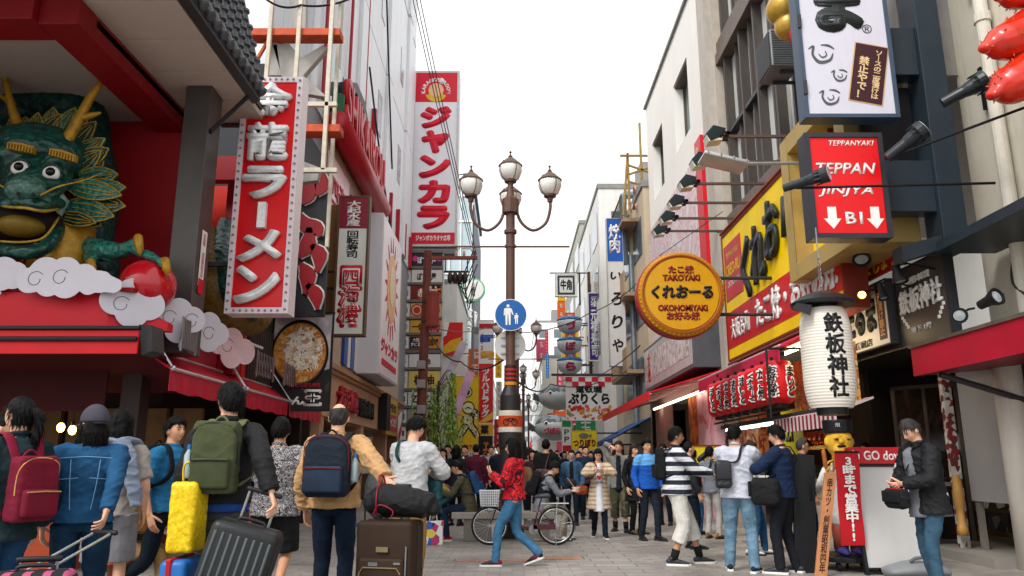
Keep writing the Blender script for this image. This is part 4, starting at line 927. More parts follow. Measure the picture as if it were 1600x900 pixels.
# ramen poster
F = front(424, 490, 517, 640, 14.2)
t = thing('ramen_poster', 'black banner with a big bowl of ramen above the awning', 'banner', F(F.w/2, 0))
m = MB(); F.box(m, 0, F.w, 0, F.h, -.05, 0); m.build('sheet', pattern('noise', ['#1b1a1b', '#262425', '#6f6a6b', '#2a2829'], 1.6, rough=.35, pos=[0, .5, .66, .74], interp='EASE'), t)
flat(t, 'white_corner', F, [(0.02, F.h*.52), (.02, F.h-.03), (F.w-.02, F.h-.03), (F.w-.02, F.h*.42), (F.w*.7, F.h*.36)], pattern('noise', ['#5e5a5c', '#a9a4a5', '#cfcaca'], 2.2, rough=.3, pos=[0, .5, .7], interp='EASE'), .001, .003)
bw = flat(t, 'bowl', F, circ(F.w*.47, F.h*.575, F.w*.485, 48, F.h*.36), mat('#1e1a1a', rough=.25), .005, .006)
flat(bw, 'bowl_rim', F, circ(F.w*.47, F.h*.58, F.w*.455, 48, F.h*.325), mat('#59453b', rough=.25), .012, .002)
flat(t, 'broth', F, circ(F.w*.47, F.h*.585, F.w*.44, 48, F.h*.31), pattern('noise', ['#7c3f16', '#b8702c', '#c98a45', '#d8a867'], 7, rough=.25, pos=[0, .42, .52, .62], interp='EASE'), .015, .003)
ng = MB(); ra = random.Random(3)
for k in range(420):
 a, rr = ra.uniform(0, 6.28), math.sqrt(ra.uniform(0, 1))*.86; cx, cy = F.w*(.52 + .34*rr*math.cos(a)), F.h*(.62 + .24*rr*math.sin(a)); d = ra.uniform(0, 3.14); l = ra.uniform(.03, .12)
 c_, s_ = math.cos(d), math.sin(d); ng.tube([F(cx - l*c_, cy - l*s_, .02), F(cx + ra.uniform(-.02, .02), cy + ra.uniform(-.02, .02), .034), F(cx + l*c_, cy + l*s_, .02)], ra.uniform(.007, .015), 5, sub=2)
ng.build('noodles', pattern('cells', ['#efe6d8', '#e0cfb6', '#f2ede6', '#c9a47a', '#eadfcd', '#ddd5cc'], 14, rough=.4), t)
tp_ = MB()
for k in range(34):
 a, rr = ra.uniform(0, 6.28), math.sqrt(ra.uniform(0, 1))*.8; tp_.ell(F(F.w*(.5 + .36*rr*math.cos(a)), F.h*(.60 + .25*rr*math.sin(a)), .03), (ra.uniform(.015, .05), .012, ra.uniform(.01, .03)), 8, 6)
tp_.build('toppings', pattern('cells', ['#8a3a2c', '#5a6a2c', '#6b4a5a', '#b8863c', '#b25a3c'], 12, rough=.4), t)
text(t, 'どうとんぼり神座', F, F.w*.57, F.h*.25, F.w*.55, F.h*.045, mat('#b0222a'), .004, .03, .012)
text(t, '王', F, F.w*.73, F.h*.12, F.w*.28, F.h*.15, m_wht, .004, .07, .004); text(t, '王', F, F.w*.73, F.h*.12, F.w*.225, F.h*.118, m_ink, .004, .014, .012)
text(t, 'ん', F, F.w*.48, F.h*.09, F.w*.20, F.h*.08, m_wht, .004, .05, .004)
m = MB(); F.box(m, -.03, F.w+.03, F.h, F.h+.03, -.05, .02); F.box(m, -.03, F.w+.03, -.03, 0, -.05, .02); F.box(m, -.02, .0, 0, F.h, -.04, .01); F.box(m, F.w, F.w+.02, 0, F.h, -.04, .01); m.build('frame', m_black, t)
# sushi / shikairou perpendicular sign
F = front(524, 306, 574, 525, 16.6)
t = signbox('sushi_sign', 'vertical white and maroon sign in a brown frame with red kanji below', F, mat('#dcdad2', rough=.35, var=.03), mat('#5d4028', rough=.5, var=.2), .22, .045)
flat(t, 'maroon_panel', F, rect(.045, F.w-.045, F.h*.76, F.h-.045), mat('#86122c', rough=.35), .002, .004)
text(t, '大起水産', F, F.w*.5, F.h*.87, F.w*.44, F.h*.185, m_wht, .004, .03, .008, vert=True)
text(t, '回転寿司', F, F.w*.5, F.h*.645, F.w*.38, F.h*.195, m_ink, .004, .02, .002, vert=True)
text(t, '四海樓', F, F.w*.5, F.h*.275, F.w*.70, F.h*.42, mat('#c21526', rough=.4), .006, .075, .002, vert=True); text(t, '四海樓', F, F.w*.5, F.h*.275, F.w*.585, F.h*.385, m_wht, .004, .035, .010, vert=True); text(t, '四海樓', F, F.w*.5, F.h*.275, F.w*.55, F.h*.37, mat('#c21526', rough=.4), .004, .005, .016, vert=True)
m = MB(); F.box(m, -.75, 0, F.h*.33, F.h*.33+.05, -.15, -.08); F.box(m, -.75, 0, F.h*.45, F.h*.45+.04, -.15, -.08); m.build('bracket', m_black, t)
# storefront strip with red tube and roman letters
b3 = thing('chinese_restaurant_front', 'restaurant front with a red tube and red roman letters', 'shopfront', (-4.5, 20, 0))
m = MB(); m.bb(-5.5, -4.5, 17.4, 30.5, 3.7, 9.2); m.build('wall', mat('#b9a590', rough=.6, grime=.3), b3)
m = MB(); m.tube([(-4.2, 17.1, 9.25), (-4.2, 23.6, 9.25)], .30, 18); m.build('red_tube', mat('#b01828', rough=.35, var=.1), b3, smooth=True)
F = wallL(-4.2, 17.3, 23.4, 9.5, 11.0)
text(b3, 'SHIKAIROU', F, F.w*.5, .62, F.w*.92, 1.15, mat('#b81a24', rough=.4), .14, .03, 0)
F = wallL(-4.49, 17.4, 23.8, 5.2, 8.9)
flat(b3, 'pink_panel', F, rect(.1, 2.4, 1.2, 3.5), mat('#e6c3c8', rough=.3), .01, .05); text(b3, '四海\n樓', F, 1.2, 2.3, 1.7, 1.5, mat('#cf4458'), .01, .02, .07)
flat(b3, 'red_panel', F, rect(.1, 2.4, 0, 1.1), mat('#b8142a', rough=.35), .01, .04)
for k in range(4): flat(b3, 'blue_column', F, rect(2.7 + k*.9, 3.15 + k*.9, -1.4, 3.3), mat('#1f4f9e', rough=.35), .01, .06); flat(b3, 'white_column', F, rect(3.2 + k*.9, 3.55 + k*.9, -1.4, 3.3), m_wht, .01, .05)
# green and gold dragon ornament under the small roof board (plain carved board)
m = MB(); m.prism([(-4.45, 18.2, 10.9), (-4.45, 19.4, 11.5), (-4.45, 20.6, 11.5), (-4.45, 22.2, 10.6), (-4.45, 22.2, 10.2), (-4.45, 20.4, 11.2), (-4.45, 19.4, 11.2), (-4.45, 18.2, 10.5)], (.18, 0, 0)); m.build('arched_board', mat('#26302b', rough=.5, var=.3), b3)
m = MB(); m.cyl((-4.3, 17.5, 9.5), (-4.3, 17.5, 10.15), .16, 14); m.build('green_drum', mat('#1a5a38', rough=.5), b3)
# beige arcade store with fascia letters
b4 = thing('beige_arcade_store', 'beige arcade shop with a stepped cornice and red kanji letters', 'shopfront', (-4.4, 24, 0))
m = MB(); m.bb(-5.2, -4.42, 17.4, 31, 2.35, 3.5); m.build('wall', mat('#c2997a', rough=.6, var=.1, vs=1.5, grime=.3), b4)
m = MB(); m.bb(-5.2, -4.28, 17.3, 31.1, 3.5, 3.62); m.bb(-5.2, -4.34, 17.3, 31.1, 3.4, 3.499); m.build('cornice', mat('#a8805e', rough=.6, grime=.3), b4)
m = MB()
for y in (18, 23.0, 27.5, 30.6): m.bb(-4.9, -4.45, y, y+.4, 0, 2.35)
m.build('column', mat('#b98e70', rough=.6), b4)
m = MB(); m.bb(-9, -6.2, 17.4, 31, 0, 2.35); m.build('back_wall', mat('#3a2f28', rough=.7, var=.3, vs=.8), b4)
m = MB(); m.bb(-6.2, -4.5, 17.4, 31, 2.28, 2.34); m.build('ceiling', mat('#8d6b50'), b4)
m = MB(); m.bb(-6.1, -5.3, 18, 30, 0, .9); m.build('display_counter', mat('#6a4a34', var=.3), b4)
F = wallL(-4.41, 17.4, 31, 2.35, 3.5)
text(b4, '大起水産', F, 3.2, .55, 2.4, .55, mat('#a8142a', rough=.4), .10, .05, 0); text(b4, '回転寿司', F, 5.9, .5, 2.2, .5, m_ink, .08, .04, 0)
m = MB(); F.box(m, 8.2, 9.0, .0, 1.2, 0, .28); m.build('lantern_box', m_ink, b4, bevel=.02)
flat(b4, 'yellow_board', F, rect(9.1, 11.6, -.1, 1.15), mat('#c99a1a', rough=.4), .01, .12); flat(b4, 'red_board', F, rect(9.3, 11.4, .05, .6), mat('#b01424', rough=.4), .14, .02); text(b4, 'ジャンカラ', F, 10.3, .33, 1.9, .35, m_wht, .004, .02, .165); text(b4, '2F受付', F, 10.3, .85, 1.7, .3, m_ink, .004, .02, .14)
flat(b4, 'white_flag', F, [(12.0, -1.2), (12.9, -1.2), (12.9, .9), (12.0, .6)], m_wht, .1, .02); flat(b4, 'red_flag_band', F, [(12.05, -.4), (12.85, .1), (12.85, .5), (12.05, 0)], mat('#b01424'), .125, .004)
# karaoke wall sign (plain sunburst emblem)
b5 = thing('karaoke_wall_sign', 'white boxed wall sign with an orange sunburst and red katakana', 'sign', (-4.1, 23.6, 3.6))
m = MB(); m.bb(-4.45, -3.82, 21.8, 25.6, 3.75, 8.55); m.build('case', mat('#d5d2d4', rough=.4, var=.04, vs=2, grime=.2), b5, bevel=.02)
F = wallL(-3.815, 21.8, 25.6, 3.75, 8.55)
flat(b5, 'face_panel', F, rect(.06, F.w-.06, .06, F.h-.06), mat('#e8dfe3', rough=.3, var=.02), 0, .01)
sb = MB()
for k in range(16):
 a = 2*math.pi*k/16; c_, s_ = math.cos(a), math.sin(a); x, y = F.w*.5, F.h*.60
 sb.prism([F(x + c_*.95 - s_*.09, y + s_*.95*1.25 + c_*.09, .012), F(x + c_*.95 + s_*.09, y + s_*.95*1.25 - c_*.09, .012), F(x + c_*1.35, y + s_*1.35*1.25, .012)], F.n*.01)
sb.build('sunburst', mat('#d03a3c'), b5)
flat(b5, 'emblem_disc', F, circ(F.w*.5, F.h*.60, .85, 32, 1.1), mat('#e8a33a', rough=.35), .012, .012); flat(b5, 'emblem_core', F, circ(F.w*.5, F.h*.62, .5, 32, .66), mat('#ecc8a0', rough=.35), .026, .008)
text(b5, 'ジャンカラ', F, F.w*.5, F.h*.19, F.w*.82, F.h*.085, mat('#cf1530'), .01, .05, .012); flat(b5, 'red_strip', F, rect(.5, F.w-.5, F.h*.07, F.h*.11), mat('#cf1530'), .012, .008)
# stacked sign tower
F = front(628, 393, 690, 692, 33.)
t = signbox('sign_tower', 'grey tower of nine stacked shop signs behind the utility pole', F, mat('#7a7d80', rough=.5), mat('#a5a5a3', rough=.45, grime=.3), .7, .05)
H_ = F.h; Yp = lambda py: (692 - py) / (692 - 393) * H_
rows = [(398, 419, '#231a26', '#f0eef0', 'ぼて喜屋'), (424, 446, '#dad5cf', '#1c1a1c', 'ぼて喜屋'), (450, 473, '#7d1a14', '#f2efe6', '赤しそ'), (478, 500, '#c9a26c', '#1d1a18', '新酒場'), (505, 525, '#c9992a', '#1d1a18', '一休'), (530, 549, '#c07f1c', '#5a3208', '居酒屋'), (558, 578, '#d8d6d3', '#4a4a4c', 'cafe'), (584, 611, '#d8bd62', '#1d1a18', '柚柚'), (616, 637, '#cfcfcb', '#1b1b1d', 'ZAZA'), (642, 664, '#9a948c', '#3a2018', '寄席'), (668, 688, '#b98d6a', '#3a2018', '地下')]
for k, (a, b_, bgc, fgc, s_) in enumerate(rows):
 y0, y1 = Yp(b_), Yp(a); F.box(m := MB(), F.w*.20, F.w*.97, y0, y1, .0, .10); r_ = m.build('shop_panel', mat(bgc, rough=.35, var=.08, vs=2), t)
 if k == 4: flat(r_, 'red_half', F, rect(F.w*.58, F.w*.965, y0+.02, y1-.02), pattern('noise', ['#a8141f', '#c8a0a0', '#a8141f'], 6, pos=[0, .5, .56]), .101, .006)
 if k == 5: flat(r_, 'black_half', F, rect(F.w*.205, F.w*.52, y0+.02, y1-.02), m_ink, .101, .006); text(r_, '大阪\nかに家', F, F.w*.36, (y0+y1)/2, F.w*.26, (y1-y0)*.7, m_wht, .005, .02, .108)
 if k == 2: flat(r_, 'flame_half', F, rect(F.w*.4, F.w*.965, y0+.02, y1-.02), pattern('noise', ['#3a1210', '#b8321a', '#e0902a', '#2a1210'], 3.2, pos=[0, .42, .52, .6], interp='EASE'), .101, .004)
 if k == 3:
  for rr, cc in ((.36, '#b52a22'), (.27, '#d8b890'), (.2, '#b52a22')): flat(r_, 'round_crest', F, circ(F.w*.36, (y0+y1)/2, rr*(y1-y0)*1.25, 24), mat(cc, rough=.4), .101 + (.36-rr)*.05, .006)
 if k == 0:
  for x in (.28, .89): flat(r_, 'pink_fan', F, circ(F.w*x, (y0+y1)/2+.08, .13, 16), mat('#c43a86'), .101, .006)
 cx = {0: .585, 1: .585, 2: .6, 3: .75, 4: .40, 5: .74}.get(k, .585); w_ = {3: .38, 4: .3, 5: .36, 7: .5, 8: .6, 6: .3}.get(k, .48)
 text(r_, s_, F, F.w*cx, (y0+y1)/2, F.w*w_, (y1-y0)*(.55 if k not in (8,) else .5), mat(fgc, rough=.4), .006, .03 if k != 8 else .02, .108)
 flat(t, 'floor_plate', F, rect(F.w*.03, F.w*.17, y0, y1), m_wht, .0, .06); text(t, ['3', '3', '3', '3', '3', '2', 'B1', 'B1', '1', '1', '1'][k], F, F.w*.10, (y0+y1)/2, F.w*.05, (y1-y0)*.4, m_dgrey, .004, .0, .062)
 F.box(m := MB(), F.w*.0, F.w, y1 + .05, y1 + .16, .0, .14); m.build('shelf', mat('#6f6a64', rough=.5, metal=.3), t)
# karaoke vertical sign
F = front(643, 111, 716, 385, 33.4)
t = signbox('karaoke_sign', 'tall white vertical sign with big red katakana below a red emblem', F, mat('#e6e5ea', rough=.3, var=.02), mat('#c9c6c4', rough=.4, grime=.2), .9, .10)
mc = mat('#d3102f', rough=.35, var=.03)
flat(t, 'red_panel', F, rect(.10, F.w-.10, F.h*.815, F.h-.10), mc, .002, .006)
flat(t, 'emblem_disc', F, circ(F.w*.49, F.h*.885, .36, 32), mat('#e8b88c', rough=.4), .009, .01); flat(t, 'emblem_ring', F, [(F.w*.49 + .52*math.cos(a), F.h*.875 + .52*math.sin(a)) for a in np.linspace(3.5, 5.9, 16)] + [(F.w*.49 + .3*math.cos(a), F.h*.875 + .3*math.sin(a)) for a in np.linspace(5.9, 3.5, 16)], mat('#e0b52e', rough=.4), .02, .008)
for k, c in enumerate('KARAOKE-ROOM'):
 a = math.pi*(1.02 - k/11*1.04); text(t, c, F, F.w*.49 + .60*math.cos(a), F.h*.878 + .60*math.sin(a), .15, .17, m_wht, .006, .05, .009, rot=a - math.pi/2)
for k, c in enumerate('ジャンカラ'): text(t, c, F, F.w*.5, F.h*(.725 - k*.142), F.w*.60 if c != 'ャ' else F.w*.52, F.h*.115, mc, .02, .075, .003)
flat(t, 'red_strip', F, rect(.10, F.w-.10, .10, F.h*.075), mc, .002, .006); text(t, 'ジャンボカラオケ広場', F, F.w*.5, F.h*.045, F.w*.72, F.h*.030, m_wht, .004, .04, .01)
m = MB(); F.box(m, -.5, 0, F.h*.86, F.h*.94, -.6, -.2); F.box(m, -.55, 0, F.h*.22, F.h*.30, -.6, -.2); F.box(m, 0, F.w, -.35, -.12, -.7, .05); m.build('bracket', m_grey, t)
# ================================================================= far left of the street
def wins(parent, F, cols, rows, x0, y0, dx, dy, w, h, mglass, mframe=None, d=.03):
 for i in range(cols):
  for j in range(rows):
   x, y = x0 + i*dx, y0 + j*dy
   m = MB(); F.box(m, x, x+w, y, y+h, .005, d); o = m.build('window', mglass, parent)
def tower(name, label, x0, x1, y0, y1, h, hexc, floors, ncol, glass='#5d6870', nfront=0, z0=0., cat='building', roofbits=True, street=None):
 t = thing(name, label, cat, ((x0+x1)/2, y0, 0))
 m = MB(); m.bb(x0, x1, y0, y1, z0, h); m.build('wall', mat(hexc, rough=.6, var=.08, vs=.7, grime=.35), t)
 fh = (h - 3.6 - z0) / max(floors, 1); gm = mat(glass, rough=.12, var=.2, vs=.8, spec=.8)
 if ncol:
  F = wallL(x1, y0, y1, z0, h) if (street or 'L') == 'L' else wallR(x0, y1, y0, z0, h)
  dx = (y1-y0)/ncol; wins(t, F, ncol, floors, dx*.18, 3.8, dx, fh, dx*.64, fh*.55, gm)
 if nfront:
  F = Fr((x0, y0, z0), (1, 0, 0), (0, 0, 1)); dx = (x1-x0)/nfront; wins(t, F, nfront, floors, dx*.2, 3.8, dx, fh, dx*.6, fh*.5, gm)
 if roofbits:
  m = MB(); m.bb(x0-.06, x1+.06, y0-.06, y1, h, h+.25); cx = (x0+x1)/2; m.bb(cx-.8, cx+.6, y0+1, y0+3, h+.25, h+1.9); m.cyl((cx, y0+.6, h+.2), (cx, y0+.6, h+3), .05, 6); m.build('roof', mat('#8d8c88', rough=.7, var=.15), t)
 return t
tower('beige_block', 'beige block on the left behind the stacked shop signs', -10, -4.9, 33.9, 46, 17, '#b0aaa0', 4, 5)
t = tower('white_block', 'plain white block on the left with an orange poster', -9, -3.4, 46.5, 58, 12.2, '#d6d4cf', 0, 0)
F = front(693, 504, 723, 555, 46.4)
p_ = flat(t, 'poster', F, rect(0, F.w, 0, F.h), mat('#d2201a', rough=.4), .0, .06); flat(p_, 'flame_shape', F, [(0, F.h*.25), (F.w*.4, F.h*.45), (F.w*.95, F.h*.55), (F.w*.7, F.h*.15), (.0, .05)], mat('#e0a822', rough=.4), .065, .01); flat(p_, 'white_corner', F, [(0, F.h), (F.w*.3, F.h), (F.w*.15, F.h*.6), (0, F.h*.55)], m_wht, .065, .01)
t = thing('glass_building', 'pale glass building with a grid front beyond the karaoke sign', 'building', (-8, 60, 0))
m = MB(); m.bb(-15, -3.2, 60, 74, 0, 23.5); m.build('wall', mat('#a9bcc2', rough=.25, var=.15, vs=.5, spec=.7), t)
m = MB()
for k in range(7): m.bb(-15, -3.18, 59.9, 60, 9.5 + k*2.2, 9.65 + k*2.2)
for k in range(9): m.bb(-10.5 + k*.9, -10.42 + k*.9, 59.88, 60, 9, 23.5)
m.build('mullion', m_wht, t)
m = MB(); m.bb(-3.3, -3.1, 60, 74, 0, 22); m.bb(-15, -3, 59.8, 74, 23.5, 23.9); m.cyl((-9, 60, 24), (-3.2, 60, 24.8), .06, 6); m.build('roof', mat('#4d5a66'), t)
t = thing('roof_truss', 'white steel truss on a roof beside the blue pedestrian sign', 'truss', (-5, 57, 12.3))
m = MB(); a, b_, c_, d = atY(700, 465, 57), atY(745, 490, 57), atY(705, 500, 57), atY(742, 512, 57)
for p, q in ((a, b_), (c_, d), (a, c_), (b_, d), (a.lerp(b_, .5), c_), (a.lerp(b_, .5), d), (c_.lerp(d, .5), a), (c_.lerp(d, .5), b_)): m.cyl(p, q, .09, 6)
m.build('frame', m_wht, t)
m = MB(); m.cyl(c_, (c_.x, 57, 12.2), .08, 6); m.cyl(d, (d.x, 57, 12.2), .08, 6); m.build('leg', m_wht, t)
p = atY(740, 453, 52); t = thing('round_sign', 'round white sign with a green rim above the roof truss', 'sign', p)
m = MB(); m.cyl((0, -.1, 0), (0, .15, 0), .82, 32); m.build('rim', mat('#6fb58a', rough=.4), t, world=False)
m = MB(); m.cyl((0, -.13, 0), (0, -.1, 0), .70, 32); m.build('face_panel', m_wht, t, world=False)
text(t, '心斎橋', Fr(p + Vector((-.1, -.14, -.5)), (1, 0, 0), (0, 0, 1)), .1, .5, .22, .95, mat('#3a3a3a'), .004, .02, 0, vert=True)
m = MB(); m.cyl((0, .05, -.8), (0, .05, -5.2), .07, 6); m.build('post', m_grey, t, world=False)
# yellow board with a plain ink drummer figure
F = front(700, 588, 748, 713, 44)
t = signbox('yellow_board', 'big yellow board with an ink figure beside the red drugstore sign', F, mat('#e0b30e', rough=.4, var=.03), mat('#b58f14', rough=.5), .3, .03)
ib = mat('#17161a'); ww = mat('#d8cfa0', rough=.5)
u, v_ = F.w, F.h
ml_ = MB()
for cx, cy, rx, ry in ((.60, .80, .19, .072), (.66, .60, .21, .085)): flat(t, 'figure_shape', F, circ(u*cx, v_*cy, u*rx, 24, v_*ry), ib, .002, .01); flat(t, 'figure_fill', F, circ(u*cx, v_*cy, u*rx*.82, 24, v_*ry*.80), ww, .014, .006)
flat(t, 'figure_shape', F, circ(u*.60, v_*.80, u*.11, 24, v_*.045), ib, .022, .006)
for pts, wd in (([(u*.62, v_*.51), (u*.66, v_*.44), (u*.66, v_*.38)], [.42, .55, .45]), ([(u*.48, v_*.60), (u*.40, v_*.66), (u*.44, v_*.72)], [.2, .26, .2]), ([(u*.82, v_*.56), (u*.94, v_*.52), (u*.9, v_*.46)], [.22, .26, .2]), ([(u*.60, v_*.38), (u*.46, v_*.30), (u*.34, v_*.24)], [.28, .3, .22]), ([(u*.74, v_*.38), (u*.86, v_*.32), (u*.97, v_*.24)], [.28, .3, .22])):
 stroke(t, 's', F, pts, [w_+.14 for w_ in wd], ib, .002, .012).build('figure_limb', ib, t); stroke(t, 's', F, pts, [w_-.03 for w_ in wd], ww, .016, .008).build('figure_fill', pattern('noise', ['#d8cfa0', '#2a2620', '#d8cfa0'], 5, pos=[0, .47, .55]), t)
stroke(t, 's', F, [(u*.54, v_*.585), (u*.66, v_*.605), (u*.78, v_*.58)], [.03, .07, .03], ib, .022, .006).build('figure_line', ib, t)
text(t, '産業子', F, u*.58, v_*.12, u*.5, v_*.05, mat('#b01a22'), .006, .03, .004)
flat(t, 'white_strip', F, rect(u*.30, u*.98, .05, v_*.055), m_wht, .002, .01); text(t, 'SLATE', F, u*.64, v_*.03, u*.5, v_*.03, m_ink, .004, .03, .014)
# drugstore sign column
F = front(747, 500, 771, 712, 48)
t = signbox('drugstore_sign', 'tall red and white drugstore sign with white katakana', F, mat('#dad8d6', rough=.35, var=.03), mat('#bdbab8'), .5, .03)
H_ = F.h; Yp = lambda py: (712 - py) / 212 * H_
flat(t, 'red_panel', F, rect(.03, F.w-.03, Yp(662), Yp(570)), mat('#cf1218', rough=.35), .002, .012); text(t, 'ツルハドラッグ', F, F.w*.48, (Yp(660)+Yp(572))/2, F.w*.5, Yp(573)-Yp(648), m_wht, .01, .055, .016, vert=True)
flat(t, 'swoosh', F, [(.04, Yp(662)), (F.w-.04, Yp(645)), (F.w-.04, Yp(656)), (F.w*.5, Yp(661))], mat('#e5b43a'), .016, .008)
flat(t, 'red_cap', F, rect(.03, F.w-.03, Yp(514), Yp(506)), mat('#b01020'), .002, .012)
text(t, 'La', F, F.w*.60, Yp(530), F.w*.32, Yp(518)-Yp(541), mat('#2a52b0'), .01, .08, .004, rot=-1.5708); text(t, 'OX', F, F.w*.60, Yp(556), F.w*.34, Yp(545)-Yp(567), mat('#e09a1a'), .01, .08, .004, rot=-1.5708)
text(t, 'TAX FREE', F, F.w*.22, Yp(540), (Yp(520)-Yp(562))*.9, F.w*.13, mat('#b03a4a'), .004, .02, .004, rot=-1.5708)
flat(t, 'yellow_panel', F, rect(.03, F.w-.03, Yp(681), Yp(664)), mat('#e0a716'), .002, .012); text(t, '薬', F, F.w*.45, Yp(672.5), F.w*.5, Yp(666)-Yp(679), m_ink, .008, .05, .016)
flat(t, 'black_panel', F, rect(.03, F.w-.03, .03, Yp(682)), m_ink, .002, .012); text(t, 'らーめん', F, F.w*.55, Yp(701), F.w*.4, Yp(692)-Yp(711), mat('#e0781c'), .008, .04, .016, vert=True)
m = MB(); F.box(m, -.3, 0, H_*.9, H_*.95, -.4, -.2); F.box(m, F.w*.3, F.w*.7, -Yp(712)-F.o.z, 0, -.4, -.2); m.build('bracket', m_grey, t)
tower('grey_block', 'narrow grey block on the left behind the drugstore sign', -7, -2.6, 75, 95, 11, '#dcdcd9', 3, 5)
tower('far_left_block', 'small pale block far down the left side', -8, -2.5, 97, 125, 12, '#e2dfda', 4, 5)
rs = random.Random(11)
far_cols = ['#c0202a', '#d8d4cc', '#d8a818', '#2a6aa8', '#2f8a5a', '#c84a6a', '#e0ddd8', '#b0141e', '#cf5a1c']
cname = {'#c0202a': 'red', '#d8d4cc': 'cream', '#d8a818': 'yellow', '#2a6aa8': 'blue', '#2f8a5a': 'green', '#c84a6a': 'pink', '#e0ddd8': 'white', '#b0141e': 'crimson', '#cf5a1c': 'orange'}
def far_sign(px, py0, w_, py1, Y, c, side, lab=None):
 F = front(px, py0, px + w_, py1, Y); nm = cname[c]
 t = thing('far_sign', lab or f'small {nm} sign board far down the {side} side', 'sign', F(F.w/2, 0), group='small signs far down the street')
 m = MB(); F.box(m, 0, F.w, 0, F.h, -.25, 0); m.build('panel', mat(c, rough=.4, var=.06), t)
 m = MB(); c2 = '#e4e2dc' if c not in ('#d8d4cc', '#e0ddd8', '#d8a818') else '#a8202a'
 for k in range(max(1, int(F.h/(F.w*.9)))):
  yy = F.h*(k+.5)/max(1, int(F.h/(F.w*.9))); s = min(F.w*.28, F.h*.3)
  for (a, b_, w2, h2) in ((0, .7, .9, .1), (0, -.1, .8, .1), (-.1, 0, .1, .9), (.4, -.6, .5, .1)): F.box(m, F.w/2 + (a-w2/1.6)*s, F.w/2 + (a+w2/1.6)*s, yy + (b_-h2)*s, yy + (b_+h2)*s, .0, .02)
 m.build('brush_marks', mat(c2), t)
 return t
for a in ((774, 520, 10, 590, 52, '#d8a818', 'left', 'narrow yellow sign strip just left of the lamp pole, upper'), (775, 596, 9, 650, 53, '#d8d4cc', 'left', 'narrow cream sign strip just left of the lamp pole'), (772, 655, 12, 700, 55, '#b0141e', 'left', 'narrow crimson sign strip left of the lamp pole, lower'),
          (786, 640, 7, 668, 62, '#c84a6a', 'left'), (786, 670, 7, 690, 64, '#2f8a5a', 'left'), (786, 692, 8, 708, 66, '#c0202a', 'left'), (808, 690, 12, 712, 66, '#2a6aa8', 'left', 'blue street banner behind the walking woman in red'), (822, 700, 10, 714, 80, '#c0202a', 'left'), (812, 672, 8, 688, 90, '#e0ddd8', 'left'),
          (838, 530, 16, 565, 75, '#c84a6a', 'right', 'pinkish red rooftop board low over the far street'), (852, 517, 5, 552, 60, '#c0202a', 'right', 'thin red vertical sign over the far street'), (853, 553, 5, 590, 60, '#2a6aa8', 'right', 'thin blue vertical sign over the far street'),
          (871, 440, 12, 470, 50, '#d8a818', 'right', 'orange-yellow vertical sign right below the black ox sign'), (871, 471, 12, 512, 50, '#cf5a1c', 'right'), (845, 640, 6, 664, 85, '#b0141e', 'right'), (856, 646, 16, 668, 70, '#c0202a', 'right'), (876, 648, 5, 664, 66, '#2f8a5a', 'right'), (870, 690, 22, 706, 70, '#c84a6a', 'right'), (848, 688, 16, 700, 90, '#c0202a', 'right'), (905, 700, 14, 712, 60, '#b0141e', 'right'), (926, 664, 12, 676, 50, '#c0202a', 'right'), (838, 668, 8, 690, 110, '#e0ddd8', 'right'), (852, 704, 10, 714, 95, '#d8a818', 'right'), (835, 702, 8, 712, 120, '#2f8a5a', 'right'), (895, 690, 9, 706, 55, '#e0ddd8', 'right'), (828, 690, 6, 704, 130, '#c0202a', 'right')):
 far_sign(*a)
fs_ = random.Random(17); fl_ = list(far_cols)
for k in range(30):
 sd_ = k % 2; Y = 34 + k*2.6 + (18 if k % 2 == 0 else 0) + fs_.uniform(0, 2); X = (fs_.uniform(-4.4, -2.7) if Y > 50 else -4.5 + fs_.uniform(0, .5)) if sd_ == 0 else fs_.uniform(3.0, 4.1)
 z0 = fs_.uniform(2.4, 7.5); hh = fs_.uniform(1.0, 3.6); w_ = fs_.uniform(.5, 1.1); c = fs_.choice(fl_); side_ = ('left', 'right')[sd_]; nm = cname[c]
 t = thing('far_sign', f'small {nm} sign board far down the {side_} side', 'sign', (X, Y, z0), group='small signs far down the street')
 F = Fr((X, Y, z0), (1, 0, 0), (0, 0, 1)); m = MB(); F.box(m, 0, w_, 0, hh, -.2, 0); m.build('panel', mat(c, rough=.4, var=.06), t); m = MB(); n_ = max(2, int(hh/(w_*.85)))
 for j in range(n_):
  y = hh*(j+.5)/n_; q = w_*.3
  for a, b_, w2, h2 in ((0, .6, .9, .12), (0, -.2, .8, .12), (-.1, 0, .12, .9), (.45, -.6, .5, .12)): F.box(m, w_/2 + (a-w2)*q*.9, w_/2 + (a+w2)*q*.9, y + (b_-h2)*q, y + (b_+h2)*q, 0, .02)
 m.build('brush_marks', mat('#e4e2dc' if c not in ('#d8d4cc', '#e0ddd8', '#d8a818') else '#a8202a'), t)
 m = MB(); F.box(m, -.6 if sd_ == 0 else w_, 0 if sd_ == 0 else w_+.8, hh*.8, hh*.8+.06, -.15, -.08); m.build('bracket', m_dgrey, t)
